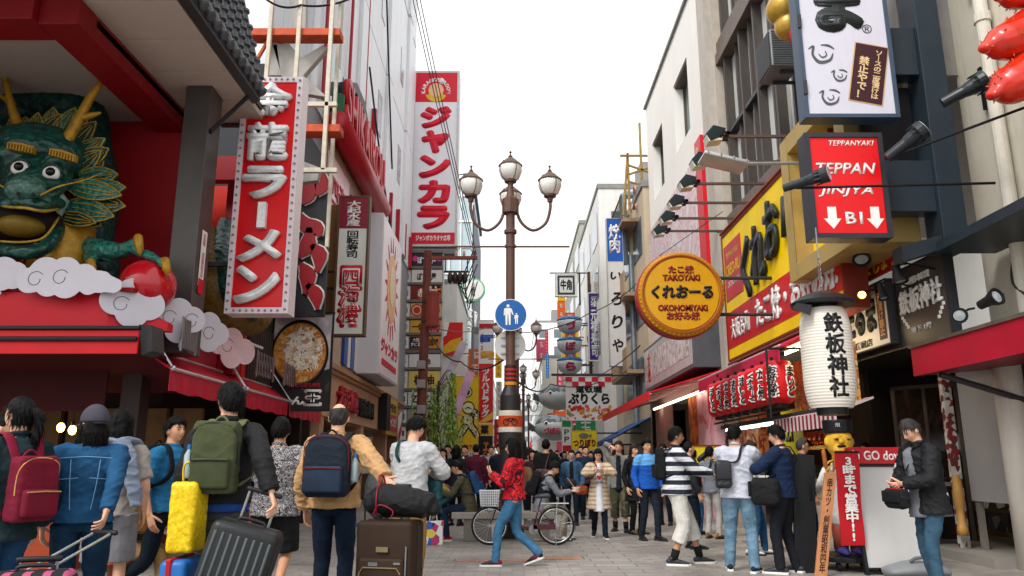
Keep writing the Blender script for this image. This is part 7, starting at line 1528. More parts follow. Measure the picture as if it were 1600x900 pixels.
# things fixed to the near lamp
t = thing('pedestrian_sign', 'round blue sign with a white adult and child on the lamp pole', 'road sign', (-.03, 13.85, 3.5))
p = atY(798, 492, 13.86); F = Fr((p.x, 13.86, p.z), (1, 0, 0), (0, 0, 1)); t.location = p
m = MB(); m.cyl(F(0, 0, -.02), F(0, 0, 0), .298, 40); m.build('rim', m_wht, t); m = MB(); m.cyl(F(0, 0, 0), F(0, 0, .004), .285, 40); m.build('plate', mat('#145a9e', rough=.35, var=.05), t)
def pict(x, y, s, hand):
 o = MB(); q = lambda pts: o.prism([F(x + a*s, y + b_*s, .005) for a, b_ in pts], F.n*.004)
 q(circ(0, .40, .068, 16)); q([(-.11, .30), (.11, .30), (.12, .05), (-.12, .05)]); q([(-.11, .30), (-.165, .28), (-.19, -.02), (-.145, -.03), (-.12, .15)]); q([(.11, .30), (.165, .26), hand, (hand[0]-.03, hand[1]-.03), (.12, .15)]); q([(-.12, .05), (-.01, .05), (-.03, -.45), (-.10, -.45)]); q([(.01, .05), (.12, .05), (.11, -.45), (.04, -.45)])
 return o
o = pict(-.05, .0, .42, (.24, .02)); o.build('adult_pictogram', m_wht, t); o = pict(.105, -.07, .22, (.14, .05)); o.build('child_pictogram', m_wht, t)
t = thing('round_traffic_sign', 'grey back of a round sign below the blue pedestrian sign', 'road sign', (-.03, 14.12, 2.9)); p = atY(797, 540, 14.13); t.location = p
m = MB(); m.cyl((p.x, 14.11, p.z), (p.x, 14.13, p.z), .29, 36); m.build('plate', mat('#b9b9b6', rough=.4, metal=.3), t); m = MB()
for dz in (-.15, 0, .15): m.box((p.x, 14.10, p.z+dz), (.34, .03, .025))
m.build('clamp', m_steel, t)
t = thing('pole_sticker_band', 'cream and orange notice band with a bicycle drawing round the lamp pole', 'notice', (-.03, 14, 1.79))
m = MB(); m.lathe([(.2105, 1.800), (.214, 1.810), (.214, 2.170), (.2105, 2.180)], (-.03, 14, 0), 28); m.build('cream_band', mat('#cfc8b8', rough=.5), t)
m = MB(); m.lathe([(.2145, 1.890), (.217, 1.895), (.217, 2.085), (.2145, 2.090)], (-.03, 14, 0), 28); m.build('orange_band', mat('#c2461a', rough=.5), t)
F = Fr((-.03, 14 - .22, 1.990), (1, 0, 0), (0, 0, 1)); m = MB()
for x in (-.075, .075): m.tube([F(x + .05*math.cos(a), -.015 + .05*math.sin(a), .0) for a in np.linspace(0, 6.2832, 17)], .009, 5)
m.tube([F(-.075, -.015), F(-.03, .05), F(.05, .05), F(.075, -.015)], .008, 5); m.tube([F(-.03, .05), F(.0, -.015), F(.05, .05)], .008, 5); m.build('bicycle_drawing', m_ink, t)
t = thing('pole_warning_strip', 'small dark strip with red and yellow marks on the lamp pole', 'notice', (-.03, 13.9, 2.5)); m = MB(); m.lathe([(.10, 2.62), (.112, 2.62), (.112, 3.0), (.10, 3.0)], (-.03, 14, 0), 20); m.build('band', mat('#3a1c1c'), t); m = MB(); m.lathe([(.1125, 2.64), (.116, 2.64), (.116, 2.70), (.1125, 2.70)], (-.03, 14, 0), 20); m.build('yellow_mark', mat('#c98a1a'), t); m = MB()
for z in (2.74, 2.82, 2.90): m.lathe([(.1125, z), (.116, z), (.116, z+.04), (.1125, z+.04)], (-.03, 14, 0), 20)
m.build('red_mark', mat('#a82a24'), t)
# ================================================================= utility pole, transformer, wires, willow
a, b_ = atY(654, 715, 24), atY(669, 392, 24); a = Vector((a.x, 24, 0)); t = thing('utility_pole', 'rusty brown leaning utility pole in front of the stacked signs', 'utility pole', a)
mpol = mat('#6a3a30', rough=.6, var=.25, vs=3, grime=.3)
m = MB(); m.tube([a, a.lerp(b_, .5), b_], [.17, .15, .13], 14); m.build('pole', mpol, t)
q = atY(668, 403, 24); e = atY(746, 405, 24); m = MB(); m.box(((q.x+e.x)/2, 24, q.z), (e.x-q.x, .12, .10)); m.build('crossarm', mat('#8a4434', rough=.6, var=.2), t)
for k, px in enumerate((712, 725, 742)):
 z = atY(px, 405, 24); m = MB(); m.lathe([(.03, 0), (.05, .05), (.03, .08), (.06, .12), (.03, .16), (.05, .2), (0, .24)], z + Vector((0, 0, .05)), 10); m.build('insulator', mat('#8a4a34' if k == 2 else '#b9b0a4', rough=.3), t, smooth=True)
m = MB(); c = atY(713, 434, 24)
for k in range(4): m.ell((c.x - .2 + k*.16, 24, c.z), (.09, .14, .2), 10, 8)
m.box((c.x, 24, c.z+.2), (.8, .06, .06)); m.cyl((c.x-.35, 24, c.z+.2), (c.x-.35, 24, q.z), .02, 6); m.cyl((c.x+.35, 24, c.z+.2), (c.x+.35, 24, q.z), .02, 6); m.build('switch_gear', mat('#3a3434', rough=.5), t, smooth=True)
m = MB()
for k in range(7):
 s0 = c + Vector((-.2 + k*.08, 0, -.1)); s1 = atY(738 + k % 3*4, 395 + k*9, 24); m.tube([s0, (s0+s1)/2 + Vector((0, .05, -.35 - .08*k)), s1], .018, 5, sub=6)
m.build('jumper_wire', m_black, t, smooth=True)
m = MB(); cc = atY(658, 625, 24)
for k, py in enumerate((570, 600, 640, 665)): z = atY(658, py, 23.8); m.box(z, (.26, .14, .26))
m.build('meter_box', mat('#8d8d8d', rough=.5), t, bevel=.02)
p = atY(676, 484, 23.7); t = thing('pole_transformer', 'red-brown cylindrical transformer hung on the utility pole', 'transformer', p)
m = MB(); m.lathe([(0, -.55), (.19, -.55), (.21, -.5), (.21, .46), (.22, .47), (.22, .55), (.10, .6), (0, .6)], (0, 0, 0), 24); m.build('tank', mat('#8c3a30', rough=.5, var=.15, vs=3), t, world=False)
m = MB()
for x in (-.08, .08): m.lathe([(.03, .58), (.045, .62), (.03, .66), (.045, .70), (.02, .76)], (x, 0, 0), 10)
m.build('bushing', mat('#b9b0a4', rough=.3), t, world=False); m = MB(); m.box((-.2, .12, .3), (.3, .05, .06)); m.box((-.2, .12, -.3), (.3, .05, .06)); m.build('bracket', m_dgrey, t, world=False)
def cable(label, pts, r=.02, sag=.3):
 P = [Vector(q) for q in pts]; out = []
 for i in range(len(P)-1):
  for k in range(14): u = k/14; out.append(P[i].lerp(P[i+1], u) - Vector((0, 0, sag*4*u*(1-u))))
 out.append(P[-1]); m = MB(); m.tube(out, r, 6); o = m.build('overhead_cable', m_black, None, smooth=True); tag(o, label, 'cable', 'overhead cables')
J = lambda px, py, Y: atY(px, py, Y)
for k, dx in enumerate((0, 5, 10)): cable(['steep overhead cable left of three in front of the karaoke sign', 'steep overhead cable centre of three in front of the karaoke sign', 'steep overhead cable right of three in front of the karaoke sign'][k], (J(632 + dx*1.2, -60, 17), J(738 + dx*.6, 396, 24)), .012, .12)
cable('black cable sagging from the utility pole to the lamp pole', (J(672, 520, 24), J(720, 565, 22), J(796, 555, 14.2)), .02, .25)
cable('thin cable from the utility pole across to the red drugstore sign', (J(668, 510, 24), J(760, 512, 40)), .02, .2)
cable('long thin cable rising right from the lamp pole to the round gold sign', (J(797, 520, 14), J(920, 490, 16), J(1010, 428, 17)), .010, .12)
cable('thin cable under the blue sign crossing right to the fish lanterns', (J(797, 585, 14), J(860, 600, 30), J(960, 585, 34)), .02, .3)
cable('black cable bundle on the upper left over the scaffold', (J(415, -2, 12), J(470, 8, 12.2), J(560, -8, 13)), .02, .1)
cable('cable running right below the tall narrow white sign', (J(880, 585, 33), J(1000, 585, 26)), .03, .05)
cable('thin stay wire slanting from the gold sign up to the flood lights', (J(1030, 400, 15), J(1130, 330, 16)), .008, .0)
cable('thin cable slanting down left of the narrow white sign', (J(930, 590, 34), J(1000, 540, 24)), .02, .1)
# willow
wl = thing('willow_tree', 'slender willow with trailing pale green branches by the utility pole', 'tree', (atY(682, 700, 28).x, 28, 0)); wx = wl.location.x
tm = MB(); tm.tube([(wx-.05, 28, 0), (wx+.1, 28, 1.4), (wx-.05, 28, 2.8), (wx+.05, 28, 4.2)], [.16, .13, .1, .05], 10, sub=4)
rw = random.Random(9); ends = []
for k in range(22):
 z0 = rw.uniform(2.0, 4.3); a = rw.uniform(0, 6.28); r = rw.uniform(.3, .95); e = Vector((wx + r*math.cos(a), 28 + r*math.sin(a)*.9, z0 + rw.uniform(.2, .9))); tm.tube([(wx, 28, z0), Vector((wx, 28, z0)).lerp(e, .55) + Vector((0, 0, .25)), e], [.02, .014, .007], 6, sub=3); ends.append(e)
tm.build('trunk', mat('#4a4034', rough=.8, var=.3), wl, smooth=True)
lv = MB()
for e in ends:
 for s in range(5):
  x, y, z = e.x + rw.uniform(-.2, .2), e.y + rw.uniform(-.2, .2), e.z; L_ = rw.uniform(1.2, 3.0); n = int(L_*24)
  for k in range(n):
   z -= L_/n;
   if z < .9: break
   x += rw.uniform(-.012, .012); a = rw.uniform(0, 6.28); l = rw.uniform(.07, .15); q = Vector((x, y, z)); d = Vector((math.cos(a)*.5, math.sin(a)*.5, -1)).normalized()*l; w_ = Vector((-math.sin(a), math.cos(a), 0))*l*.2
   lv.add([q, q + d*.45 + w_, q + d, q + d*.45 - w_], [(0, 1, 2, 3)])
lm = pattern('cells', ['#86a84a', '#a3c25c', '#6b9040', '#b5cc74', '#5c8238'], 7, rough=.6); lv.build('crown', lm, wl)
for k, (c, px, py, a_) in enumerate((('#c9a0c0', 722, 618, .35), ('#b9b0bd', 708, 570, .45))):
 p = atY(px, py, 30); t = thing('festival_streamer', ['pinkish festival streamer slanting before the yellow board', 'pale lilac festival streamer slanting above the willow'][k], 'banner', p); m = MB(); F = Fr(p, (math.cos(a_), 0, -math.sin(a_)), (math.sin(a_), 0, math.cos(a_))); n_ = 10
 for i in range(n_): m.prism([F(-.16, -1.0 + i*.2, .03*math.sin(i)), F(.16, -1.0 + i*.2, .03*math.sin(i)), F(.16, -.8 + i*.2, .03*math.sin(i+1)), F(-.16, -.8 + i*.2, .03*math.sin(i+1))], (0, .006, 0))
 m.build('cloth', mat(c, rough=.6), t); m = MB(); m.cyl(F(0, 1.0), F(0, 1.05) + Vector((0, 2.0, .4)), .01, 6); m.build('cord', m_dgrey, t)
# ================================================================= bench and bicycle
t = thing('stone_bench', 'grey stone bench by the lamp base where people sit', 'bench', (-.14, 13.4, 0)); mst = mat('#8b857c', rough=.75, var=.15, vs=3, bump=.4)
m = MB(); m.bb(-1.0, .72, 13.2, 13.7, .36, .47); m.build('seat', mst, t, bevel=.015); m = MB(); m.bb(-.8, -.35, 13.25, 13.65, 0, .36); m.bb(.2, .62, 13.25, 13.65, 0, .36); m.build('leg', mat('#6f6a62', rough=.8, var=.2, vs=3), t, bevel=.012)
t = thing('shopping_bag', 'white paper bag with coloured blocks standing under the bench', 'bag', (-1.25, 12.85, 0)); m = MB(); m.bb(-1.42, -1.10, 12.75, 12.92, 0, .36); m.build('paper_body', pattern('cells', ['#d8d5d2', '#b03a6a', '#3a5aa8', '#d8c04a', '#2a2a3a', '#d5d2cf'], 9), t, bevel=.01); m = MB(); m.tube([(-1.32, 12.83, .36), (-1.30, 12.83, .46), (-1.22, 12.83, .46), (-1.20, 12.83, .36)], .006, 6, sub=4); m.build('handle', m_wht, t)
R_ = .325; Yb = 12.7; xm_ = atY(817, 815, 12.7).x; xf, xr_ = xm_ - .61, xm_ + .61
bk = thing('bicycle', 'dark red city bicycle with a white wire basket, parked sideways', 'bicycle', ((xf+xr_)/2, Yb, 0)); mbr = mat('#4a1420', rough=.3, var=.1, coat=.4); mrub = mat('#17171a', rough=.7)
def wheel(x, nm):
 m = MB(); m.tube([(x + R_*math.cos(a), Yb, R_ + .02 + R_*math.sin(a)) for a in np.linspace(0, 6.2832, 49)], .020, 8, side=(0, 1, 0)); w_ = m.build('wheel', mrub, bk, smooth=True)
 m = MB(); m.tube([(x + (R_-.028)*math.cos(a), Yb, R_ + .02 + (R_-.028)*math.sin(a)) for a in np.linspace(0, 6.2832, 49)], (.012), 8, side=(0, 1, 0)); m.build('rim', mat('#c5c7ca', rough=.25, metal=.8), w_, smooth=True)
 m = MB()
 for k in range(28): a = 2*math.pi*k/28; m.cyl((x + .02*math.cos(a + .6*(k % 2*2-1)), Yb + (.02 if k % 2 else -.02), R_ + .02 + .02*math.sin(a + .6*(k % 2*2-1))), (x + (R_-.03)*math.cos(a), Yb, R_ + .02 + (R_-.03)*math.sin(a)), .0022, 4)
 m.cyl((x, Yb-.05, R_+.02), (x, Yb+.05, R_+.02), .022, 10); m.build('spoke', mat('#b9bbbe', rough=.3, metal=.8), w_)
 m = MB(); m.tube([(x + (R_+.035)*math.cos(a), Yb, R_ + .02 + (R_+.035)*math.sin(a)) for a in (np.linspace(.1, 2.2, 16) if nm == 'f' else np.linspace(-.2, 2.6, 20))], [(.028, .006)]*(16 if nm == 'f' else 20), 8, side=(0, 1, 0)); m.build('mudguard', mbr, w_, smooth=True)
wheel(xf, 'f'); wheel(xr_, 'r')
hz = R_ + .02; bbx = xr_ - .42
m = MB(); m.tube([(xf, Yb, hz), (xf+.06, Yb, hz+.16), (xf+.16, Yb, .78), (xf+.19, Yb, .92)], [.014, .014, .018, .018], 8, sub=3); m.tube([(xf+.17, Yb, .80), (xf+.30, Yb, .48), (xf+.50, Yb, .36), (bbx, Yb, .30)], .026, 10, sub=4); m.tube([(xf+.18, Yb, .72), (xf+.34, Yb, .42), (bbx-.02, Yb, .25)], .02, 8, sub=3); m.cyl((bbx, Yb, .28), (bbx-.0+.12, Yb, .72), .017, 10); m.cyl((bbx, Yb, .29), (xr_, Yb-.04, hz), .011, 8); m.cyl((bbx+.10, Yb, .62), (xr_, Yb-.04, hz), .009, 8); m.cyl((bbx+.10, Yb, .62), (xr_, Yb+.04, hz), .009, 8); m.build('frame', mbr, bk, smooth=True)
m = MB(); m.box((bbx+.2, Yb-.055, .33), (.42, .02, .10)); m.build('chain_guard', mbr, bk, bevel=.008)
m = MB(); m.tube([(bbx+.06, Yb, .86), (bbx+.16, Yb, .87), (bbx+.28, Yb, .875)], [(.03, .03), (.09, .04), (.11, .045)], 14, side=(0, 1, 0), sub=3, round_=True); m.cyl((bbx+.12, Yb, .72), (bbx+.17, Yb, .86), .013, 8); m.build('saddle', mat('#3a3e44', rough=.5), bk, smooth=True)
m = MB(); m.tube([(xf+.34, Yb-.28, .97), (xf+.22, Yb-.22, 1.0), (xf+.19, Yb, .96), (xf+.22, Yb+.22, 1.0), (xf+.34, Yb+.28, .97)], .012, 8, sub=4); m.cyl((xf+.19, Yb, .9), (xf+.19, Yb, .97), .015, 8); h_ = m.build('handlebar', m_steel, bk, smooth=True); m = MB(); m.cyl((xf+.32, Yb-.27, .975), (xf+.44, Yb-.32, .955), .018, 8); m.cyl((xf+.32, Yb+.27, .975), (xf+.44, Yb+.32, .955), .018, 8); m.build('grip', mrub, h_)
m = MB(); bx0, bx1, bz0, bz1 = xf-.16, xf+.15, .70, .97; mwire = mat('#d5d8dc', rough=.35)
for k in range(7):
 z = bz0 + (bz1-bz0)*k/6; s = .03*(k/6)
 m.tube([(bx0-s, Yb-.17-s, z), (bx1+s, Yb-.17-s, z), (bx1+s, Yb+.17+s, z), (bx0-s, Yb+.17+s, z), (bx0-s, Yb-.17-s, z)], .005 if k < 6 else .009, 5)
for k in range(10):
 x = bx0 + (bx1-bx0)*k/9
 for sy in (-1, 1): m.cyl((x, Yb+sy*.17, bz0), (x, Yb+sy*.2, bz1), .0045, 4)
for k in range(8):
 y = Yb-.17 + .34*k/7
 for xx, s in ((bx0, -.03), (bx1, .03)): m.cyl((xx, y, bz0), (xx+s, y, bz1), .0045, 4)
for k in range(8): x = bx0 + (bx1-bx0)*k/7; m.cyl((x, Yb-.17, bz0), (x, Yb+.17, bz0), .0045, 4)
m.build('basket', mwire, bk)
m = MB(); m.bb(xr_-.27, xr_+.22, Yb-.07, Yb+.07, .735, .745)
for s in (-.06, .06): m.cyl((xr_-.27, Yb+s, .74), (xr_+.24, Yb+s, .74), .008, 6); m.cyl((xr_+.02, Yb+s*1.1, .73), (xr_, Yb+s, hz), .006, 6)
m.build('rear_rack', mat('#c9cbce', rough=.35, metal=.6), bk)
m = MB(); m.cyl((bbx, Yb-.09, .28), (bbx+.06, Yb-.09, .12), .010, 8); m.cyl((bbx, Yb+.09, .28), (bbx-.06, Yb+.09, .44), .010, 8); m.box((bbx+.06, Yb-.14, .12), (.09, .08, .022)); m.box((bbx-.06, Yb+.14, .44), (.09, .08, .022)); m.cyl((bbx, Yb-.065, .28), (bbx, Yb-.058, .28), .085, 20); m.build('crank', m_steel, bk)
m = MB(); m.cyl((xr_, Yb-.08, hz-.05), (xr_-.01, Yb-.13, .0), .010, 8); m.cyl((xr_, Yb+.08, hz-.05), (xr_+.02, Yb+.13, .0), .010, 8); m.build('kickstand', m_steel, bk)
m = MB(); m.cyl((xf+.05, Yb-.06, .62), (xf-.03, Yb-.06, .62), .035, 12, r2=.045); m.build('headlight', m_steel, bk)
bk.scale = (.86, .86, .86)
# ================================================================= right: signboards and statue at the entrance
Yg = 9.55
def AT(px, py): return atY(px, py, Yg)
t = thing('go_down_board', 'white slanted A-board with a red box reading go down on top', 'A-board', (AT(1390, 880).x, Yg, 0))
x0, x1 = AT(1345, 880).x, AT(1440, 880).x; zt_ = AT(1395, 735).z
F = Fr((x0, Yg-.18, .08), (1, 0, 0), (0, .16, 1)); hgt = 1.15
m = MB(); F.box(m, 0, x1-x0, 0, hgt, -.03, 0); m.build('white_panel', mat('#b9b8b6', rough=.4, var=.03, vs=1.5), t)
m = MB(); F.box(m, -.035, 0, -.08, hgt+.03, -.04, .02); F.box(m, x1-x0, x1-x0+.035, -.08, hgt+.03, -.04, .02); F.box(m, 0, x1-x0, hgt, hgt+.03, -.04, .02); F.box(m, 0, x1-x0, -.02, 0, -.04, .02); m.build('frame', m_black, t)
m = MB(); m.cyl((x0, Yg+.12, 1.1), (x0, Yg+.4, 0), .018, 8); m.cyl((x1, Yg+.12, 1.1), (x1, Yg+.4, 0), .018, 8); m.build('rear_leg', m_black, t)
F = Fr((x0-.03, Yg-.04, hgt+.10), (1, 0, 0), (0, .1, 1)); w_ = x1-x0+.06; m = MB(); F.box(m, 0, w_, 0, .20, -.12, 0); r_ = m.build('red_box', mat('#b0141e', rough=.4), t, bevel=.006); text(r_, 'GO down', F, w_*.56, .10, w_*.66, .11, m_wht, .004, .02, .001); text(r_, '↓', F, w_*.11, .10, .08, .13, m_wht, .004, .03, .001, rot=.5)
t = thing('red_hours_banner', 'vertical red banner with white Japanese opening hours on the A-board edge', 'banner', (AT(1318, 860).x, Yg-.2, .3)); F = Fr((AT(1303, 866).x, Yg-.24, AT(1303, 866).z+.12), (.985, .17, 0), (.03, .02, 1)); m = MB(); hB = 1.05; n_ = 12
for k in range(n_): m.prism([F(0, hB*k/n_, .008*math.sin(k*.9)), F(.30, hB*k/n_, .012*math.sin(k*.7+1)), F(.30, hB*(k+1)/n_, .012*math.sin((k+1)*.7+1)), F(0, hB*(k+1)/n_, .008*math.sin((k+1)*.9))], F.n*-.008)
m.build('cloth', mat('#b3101c', rough=.5, var=.08), t); text(t, '3時まで営業中!!', F, .155, hB*.50, .17, hB*.90, m_wht, .003, .035, .016, vert=True); m = MB(); m.cyl(F(.0, hB+.01, 0), F(.31, hB+.01, 0), .012, 8); m.build('rod', m_black, t)
# leaning board and wooden plank
t = thing('wooden_name_plank', 'narrow wooden plank with burnt kanji leaning on the black stand', 'plank', (AT(1280, 890).x, 9.2, 0)); a = atY(1280, 925, 9.15); b_ = atY(1297, 738, 9.3); F = Fr((a.x-.06, 9.15, a.z), (1, 0, 0), (b_ - a)); hh_ = (b_-a).length; m = MB(); F.box(m, 0, .135, 0, hh_, -.04, 0); m.build('board', mat('#b5794f', rough=.6, var=.2, vs=3, stretch=(6, 6, .5)), t, bevel=.004); text(t, '串カツ・創業昭和四年', F, .068, hh_*.55, .07, hh_*.8, mat('#3a2218'), .003, .02, .001, vert=True)
t = thing('black_stand_board', 'black upright board stand behind the wooden plank', 'A-board', (AT(1268, 890).x, 9.6, 0)); x = AT(1268, 890).x; m = MB(); m.box((x-.03, 9.55, .68), (.26, .05, 1.36), Matrix.Rotation(.06, 3, 'Y')); m.build('panel', m_black, t, bevel=.006); m = MB(); m.cyl((x-.05, 9.6, 1.2), (x-.05, 9.95, 0), .018, 8); m.build('leg', m_black, t)
# chef statue on a wheeled dolly (plain generic figure)
SX, SY = atY(1312, 700, 9.95).x, 9.95
t = thing('chef_statue', 'yellow-skinned chef statue with a black cap and white coat holding skewers', 'statue', (SX, SY, .16)); myel = mat('#dfae34', rough=.35, var=.08, vs=4, coat=.3)
m = MB(); hc_ = Vector((SX, SY, 1.52)); m.ell(hc_, (.165, .175, .20), 22, 16); m.ell(hc_ + Vector((-.03, -.12, -.10)), (.11, .08, .08)); m.ell(hc_ + Vector((-.05, -.185, .0)), (.035, .04, .035)); m.ell(hc_ + Vector((.16, .0, .0)), (.03, .04, .06)); m.ell(hc_ + Vector((-.16, .0, .0)), (.03, .04, .06)); m.tube([hc_ + Vector((0, .0, -.12)), hc_ + Vector((0, 0, -.3))], [.10, .11], 14)
for s in (-1, 1): m.ell(hc_ + Vector((s*.07-.02, -.155, .055)), (.055, .03, .018), 10, 6, rot=Matrix.Rotation(s*.35, 3, 'Y'))
me = remesh(m, .012, 3); linkw('head', me, myel, t)
m = MB()
for s in (-1, 1): m.ell(hc_ + Vector((s*.07-.02, -.165, .028)), (.022, .012, .012), 8, 6)
m.ell(hc_ + Vector((-.05, -.185, -.055)), (.06, .02, .018), 12, 6); m.build('face_mark', mat('#2a1c14'), t, smooth=True)
m = MB(); m.lathe([(.172, .0), (.178, .02), (.185, .15), (.18, .165), (0, .17)], hc_ + Vector((0, .01, .11)), 28); m.build('cap', mat('#17181c', rough=.4), t); text(t, '元祖', Fr(hc_ + Vector((-.12, -.176, .15)), (1, .15, 0), (0, 0, 1)), .06, .06, .09, .05, m_wht, .003, .02, .0)
m = MB(); m.tube([(SX, SY, .62), (SX, SY, .9), (SX, SY, 1.1), (SX, SY, 1.24)], [(.22, .19), (.21, .18), (.22, .17), (.13, .11)], 20, sub=3, round_=True); m.tube([(SX-.19, SY, 1.16), (SX-.30, SY-.06, .98), (SX-.26, SY-.16, 1.12)], [.07, .07, .055], 12, sub=3, round_=True); m.tube([(SX+.19, SY, 1.16), (SX+.29, SY-.04, .95), (SX+.22, SY-.16, .86)], [.07, .07, .055], 12, sub=3, round_=True); me = remesh(m, .015, 4); creases(me, .005, 4); linkw('coat', me, mat('#d5d3cf', rough=.5, var=.04), t)
hm = MB(); add_hand(hm, Vector((SX-.26, SY-.17, 1.13)), Vector((.05, -.05, 1)), Vector((1, -.3, 0)), Vector((0, -1, .2)), 1.25, 1.1); add_hand(hm, Vector((SX+.22, SY-.17, .85)), Vector((-.7, -.5, -.1)), Vector((0, .3, -1)), Vector((0, 0, 1)), 1.2, .6); hm.build('hand', myel, t, smooth=True)
m = MB()
for dx, l in ((-.02, .16), (.05, .12)): m.tube([(SX-.24+dx, SY-.2, 1.16), (SX-.245+dx*1.6, SY-.2, 1.22), (SX-.25+dx*2, SY-.2, 1.24+l)], [.008, .03, .026], 10, round_=True)
m.build('skewer', mat('#a8642a', rough=.6, var=.2), t, smooth=True)
m = MB();
for s in (-1, 1): m.tube([(SX+s*.1, SY, .66), (SX+s*.1, SY, .4), (SX+s*.1, SY, .24)], [.10, .085, .08], 14)
m.build('trousers', mat('#9a4a3a', rough=.5), t, smooth=True); m = MB()
for s in (-1, 1): m.tube([(SX+s*.1, SY+.06, .22), (SX+s*.1, SY-.08, .21), (SX+s*.1, SY-.2, .195)], [(.06, .05), (.065, .05), (.05, .03)], 12, sub=2, round_=True)
m.build('shoe', mat('#4a3f8a', rough=.4), t, smooth=True)
t = thing('wheeled_dolly', 'black wheeled platform carrying the chef statue', 'dolly', (SX, SY, 0)); m = MB(); m.lathe([(0, .10), (.42, .10), (.42, .16), (0, .16)], (SX, SY, 0), 24); m.build('platform', m_black, t, bevel=.01)
for k in range(4):
 a = k*math.pi/2 + .8; m = MB(); q = Vector((SX + .36*math.cos(a), SY + .36*math.sin(a), .05)); m.cyl(q + Vector((-.02, 0, 0)), q + Vector((.02, 0, 0)), .05, 14); m.build('caster', mrub, t)
t = thing('plastic_weight_base', 'grey rounded plastic weight base lying before the A-board', 'weight', (AT(1405, 895).x, 9.15, 0)); x = AT(1405, 895).x; m = MB(); m.tube([(x-.3, 9.15, .07), (x, 9.15, .10), (x+.3, 9.15, .07)], [(.16, .06), (.2, .10), (.16, .06)], 18, side=(0, 1, 0), sub=3, round_=True); m.build('shell', mat('#7d8083', rough=.4, var=.1), t, smooth=True); m = MB(); m.tube([(x-.1, 9.05, .18), (x-.05, 9.02, .225), (x+.08, 9.02, .225), (x+.13, 9.05, .18)], .018, 8, sub=3); m.build('handle', mat('#5d6063'), t, smooth=True)
# yellow street board near the striped man, barriers at the stall
F = front(1077, 695, 1128, 742, 17.4); t = signbox('yellow_kana_board', 'yellow street board with a thick black kana stroke behind the striped man', F, mat('#dcc814', rough=.4), mat('#8a2a1c'), .05, .035); text(t, 'く', F, F.w*.5, F.h*.5, F.w*.42, F.h*.7, m_ink, .006, .08, .002); m = MB(); F.box(m, .05, .11, -F.o.z, 0, -.05, 0); F.box(m, F.w-.11, F.w-.05, -F.o.z, 0, -.05, 0); m.build('leg', m_steel, t)
for k, (x, y) in enumerate(((3.75, 11.9), (4.25, 11.3), (4.62, 10.9), (4.55, 12.6), (3.95, 13.2))):
 t = thing('queue_post', ['steel queue post beside the woman in white shoes', 'second steel queue post by the stall, behind the navy sweater man', 'third steel queue post nearest the chef statue', 'steel queue post close to the stall counter', 'farthest steel queue post in front of the stall'][k], 'post', (x, y, 0), group='steel queue posts at the stall'); m = MB(); m.cyl((0, 0, .02), (0, 0, .92), .032, 14); m.ell((0, 0, .93), .036, 12, 8); m.build('tube', m_steel, t, world=False, smooth=False); m = MB(); m.lathe([(0, 0), (.17, 0), (.17, .012), (.05, .03), (0, .03)], (0, 0, 0), 24); m.build('foot', m_steel, t, world=False)
# parked stroller-like hand cart and covered goods left of the lamp
t = thing('hand_cart', 'dark hand cart with grey cover and blue tray behind the tan-jacket man', 'cart', (-2.35, 14.4, 0)); m = MB(); m.bb(-2.75, -1.95, 14.1, 14.7, .16, .24); m.build('tray', mat('#1f4f8e', rough=.4), t, bevel=.02); m = MB(); m.ell((-2.35, 14.4, .75), (.34, .3, .5), 18, 12); me = remesh(m, .02, 3); creases(me, .015, 6); linkw('cover', me, mat('#6f7174', rough=.5), t)
for k in range(4): m = MB(); q = Vector((-2.7 + .7*(k % 2), 14.15 + .5*(k//2), .08)); m.cyl(q + Vector((-.02, 0, 0)), q + Vector((.02, 0, 0)), .08, 14); m.build('wheel', mrub, t)
m = MB(); m.tube([(-2.7, 14.7, .2), (-2.75, 14.85, .95), (-2.0, 14.85, .95), (-1.98, 14.7, .2)], .016, 8); m.build('push_handle', m_black, t)
# ================================================================= PEOPLE OF THE STREET
def lw(loc, yaw, P):            # world point -> the person's own axes
 return Matrix.Rotation(-yaw, 3, 'Z') @ (Vector(P) - Vector(loc))
NF = 1.085
def at_head(px, top, Y, Hmin=None):
 if Y < 8: Y *= NF
 p = atY(px, top + (4 if Y < 12 else 0), Y); return Vector((p.x, Y, 0)), p.z
def hold(loc, yaw, px, py, Y):
 if Y < 8: Y *= NF
 return lw(loc, yaw, atY(px, py, Y))
m_navy = denim('#1f2f47'); m_jean = denim('#2f5a86'); m_jean2 = denim('#7b9fb8'); m_djean = denim('#16222f'); m_blkc = cloth('#17181b'); m_shoe = LEATHER('#1b1b1d'); m_ws = mat('#d9d7d2', rough=.5)
m_tan = cloth('#d6a875', bump=.6); m_khaki = cloth('#b08a58')
# --- far left man at the picture edge
L, H = at_head(4, 640, 6.3); person('man in a dark teal shirt cut off by the left picture edge', L, R(-60), 1.66, vox=.012, top=cloth('#16323a'), bottom=m_djean, shoe=m_shoe, hair='buzz', face=True, seed=1)
# --- woman with ponytail and maroon backpack
L, H = at_head(38, 614, 4.7); yw = R(64)
p, I = person('ponytailed woman in a dark teal coat wearing a maroon backpack', L, yw, H, fem=True, vox=.009, top=cloth('#1d3238', bump=.5), bottom=m_jean, shoe=m_shoe, hair='pony', hem=.12, loose=.022, top_amp=.007, hy=.35, feet=((-.09, -.16, 0), (.09, .2, 0)), heel=(.05, 0), seed=2)
backpack('maroon backpack with a yellow zip on the ponytailed woman', p, I, cloth('#7c0f2e', bump=.5), cloth('#7a0e2c', bump=.5), cloth('#8a1234'), .27, .40, .16, zoff=-.12, zip_m=mat('#c9a45a', rough=.4, metal=.5), kind='box')
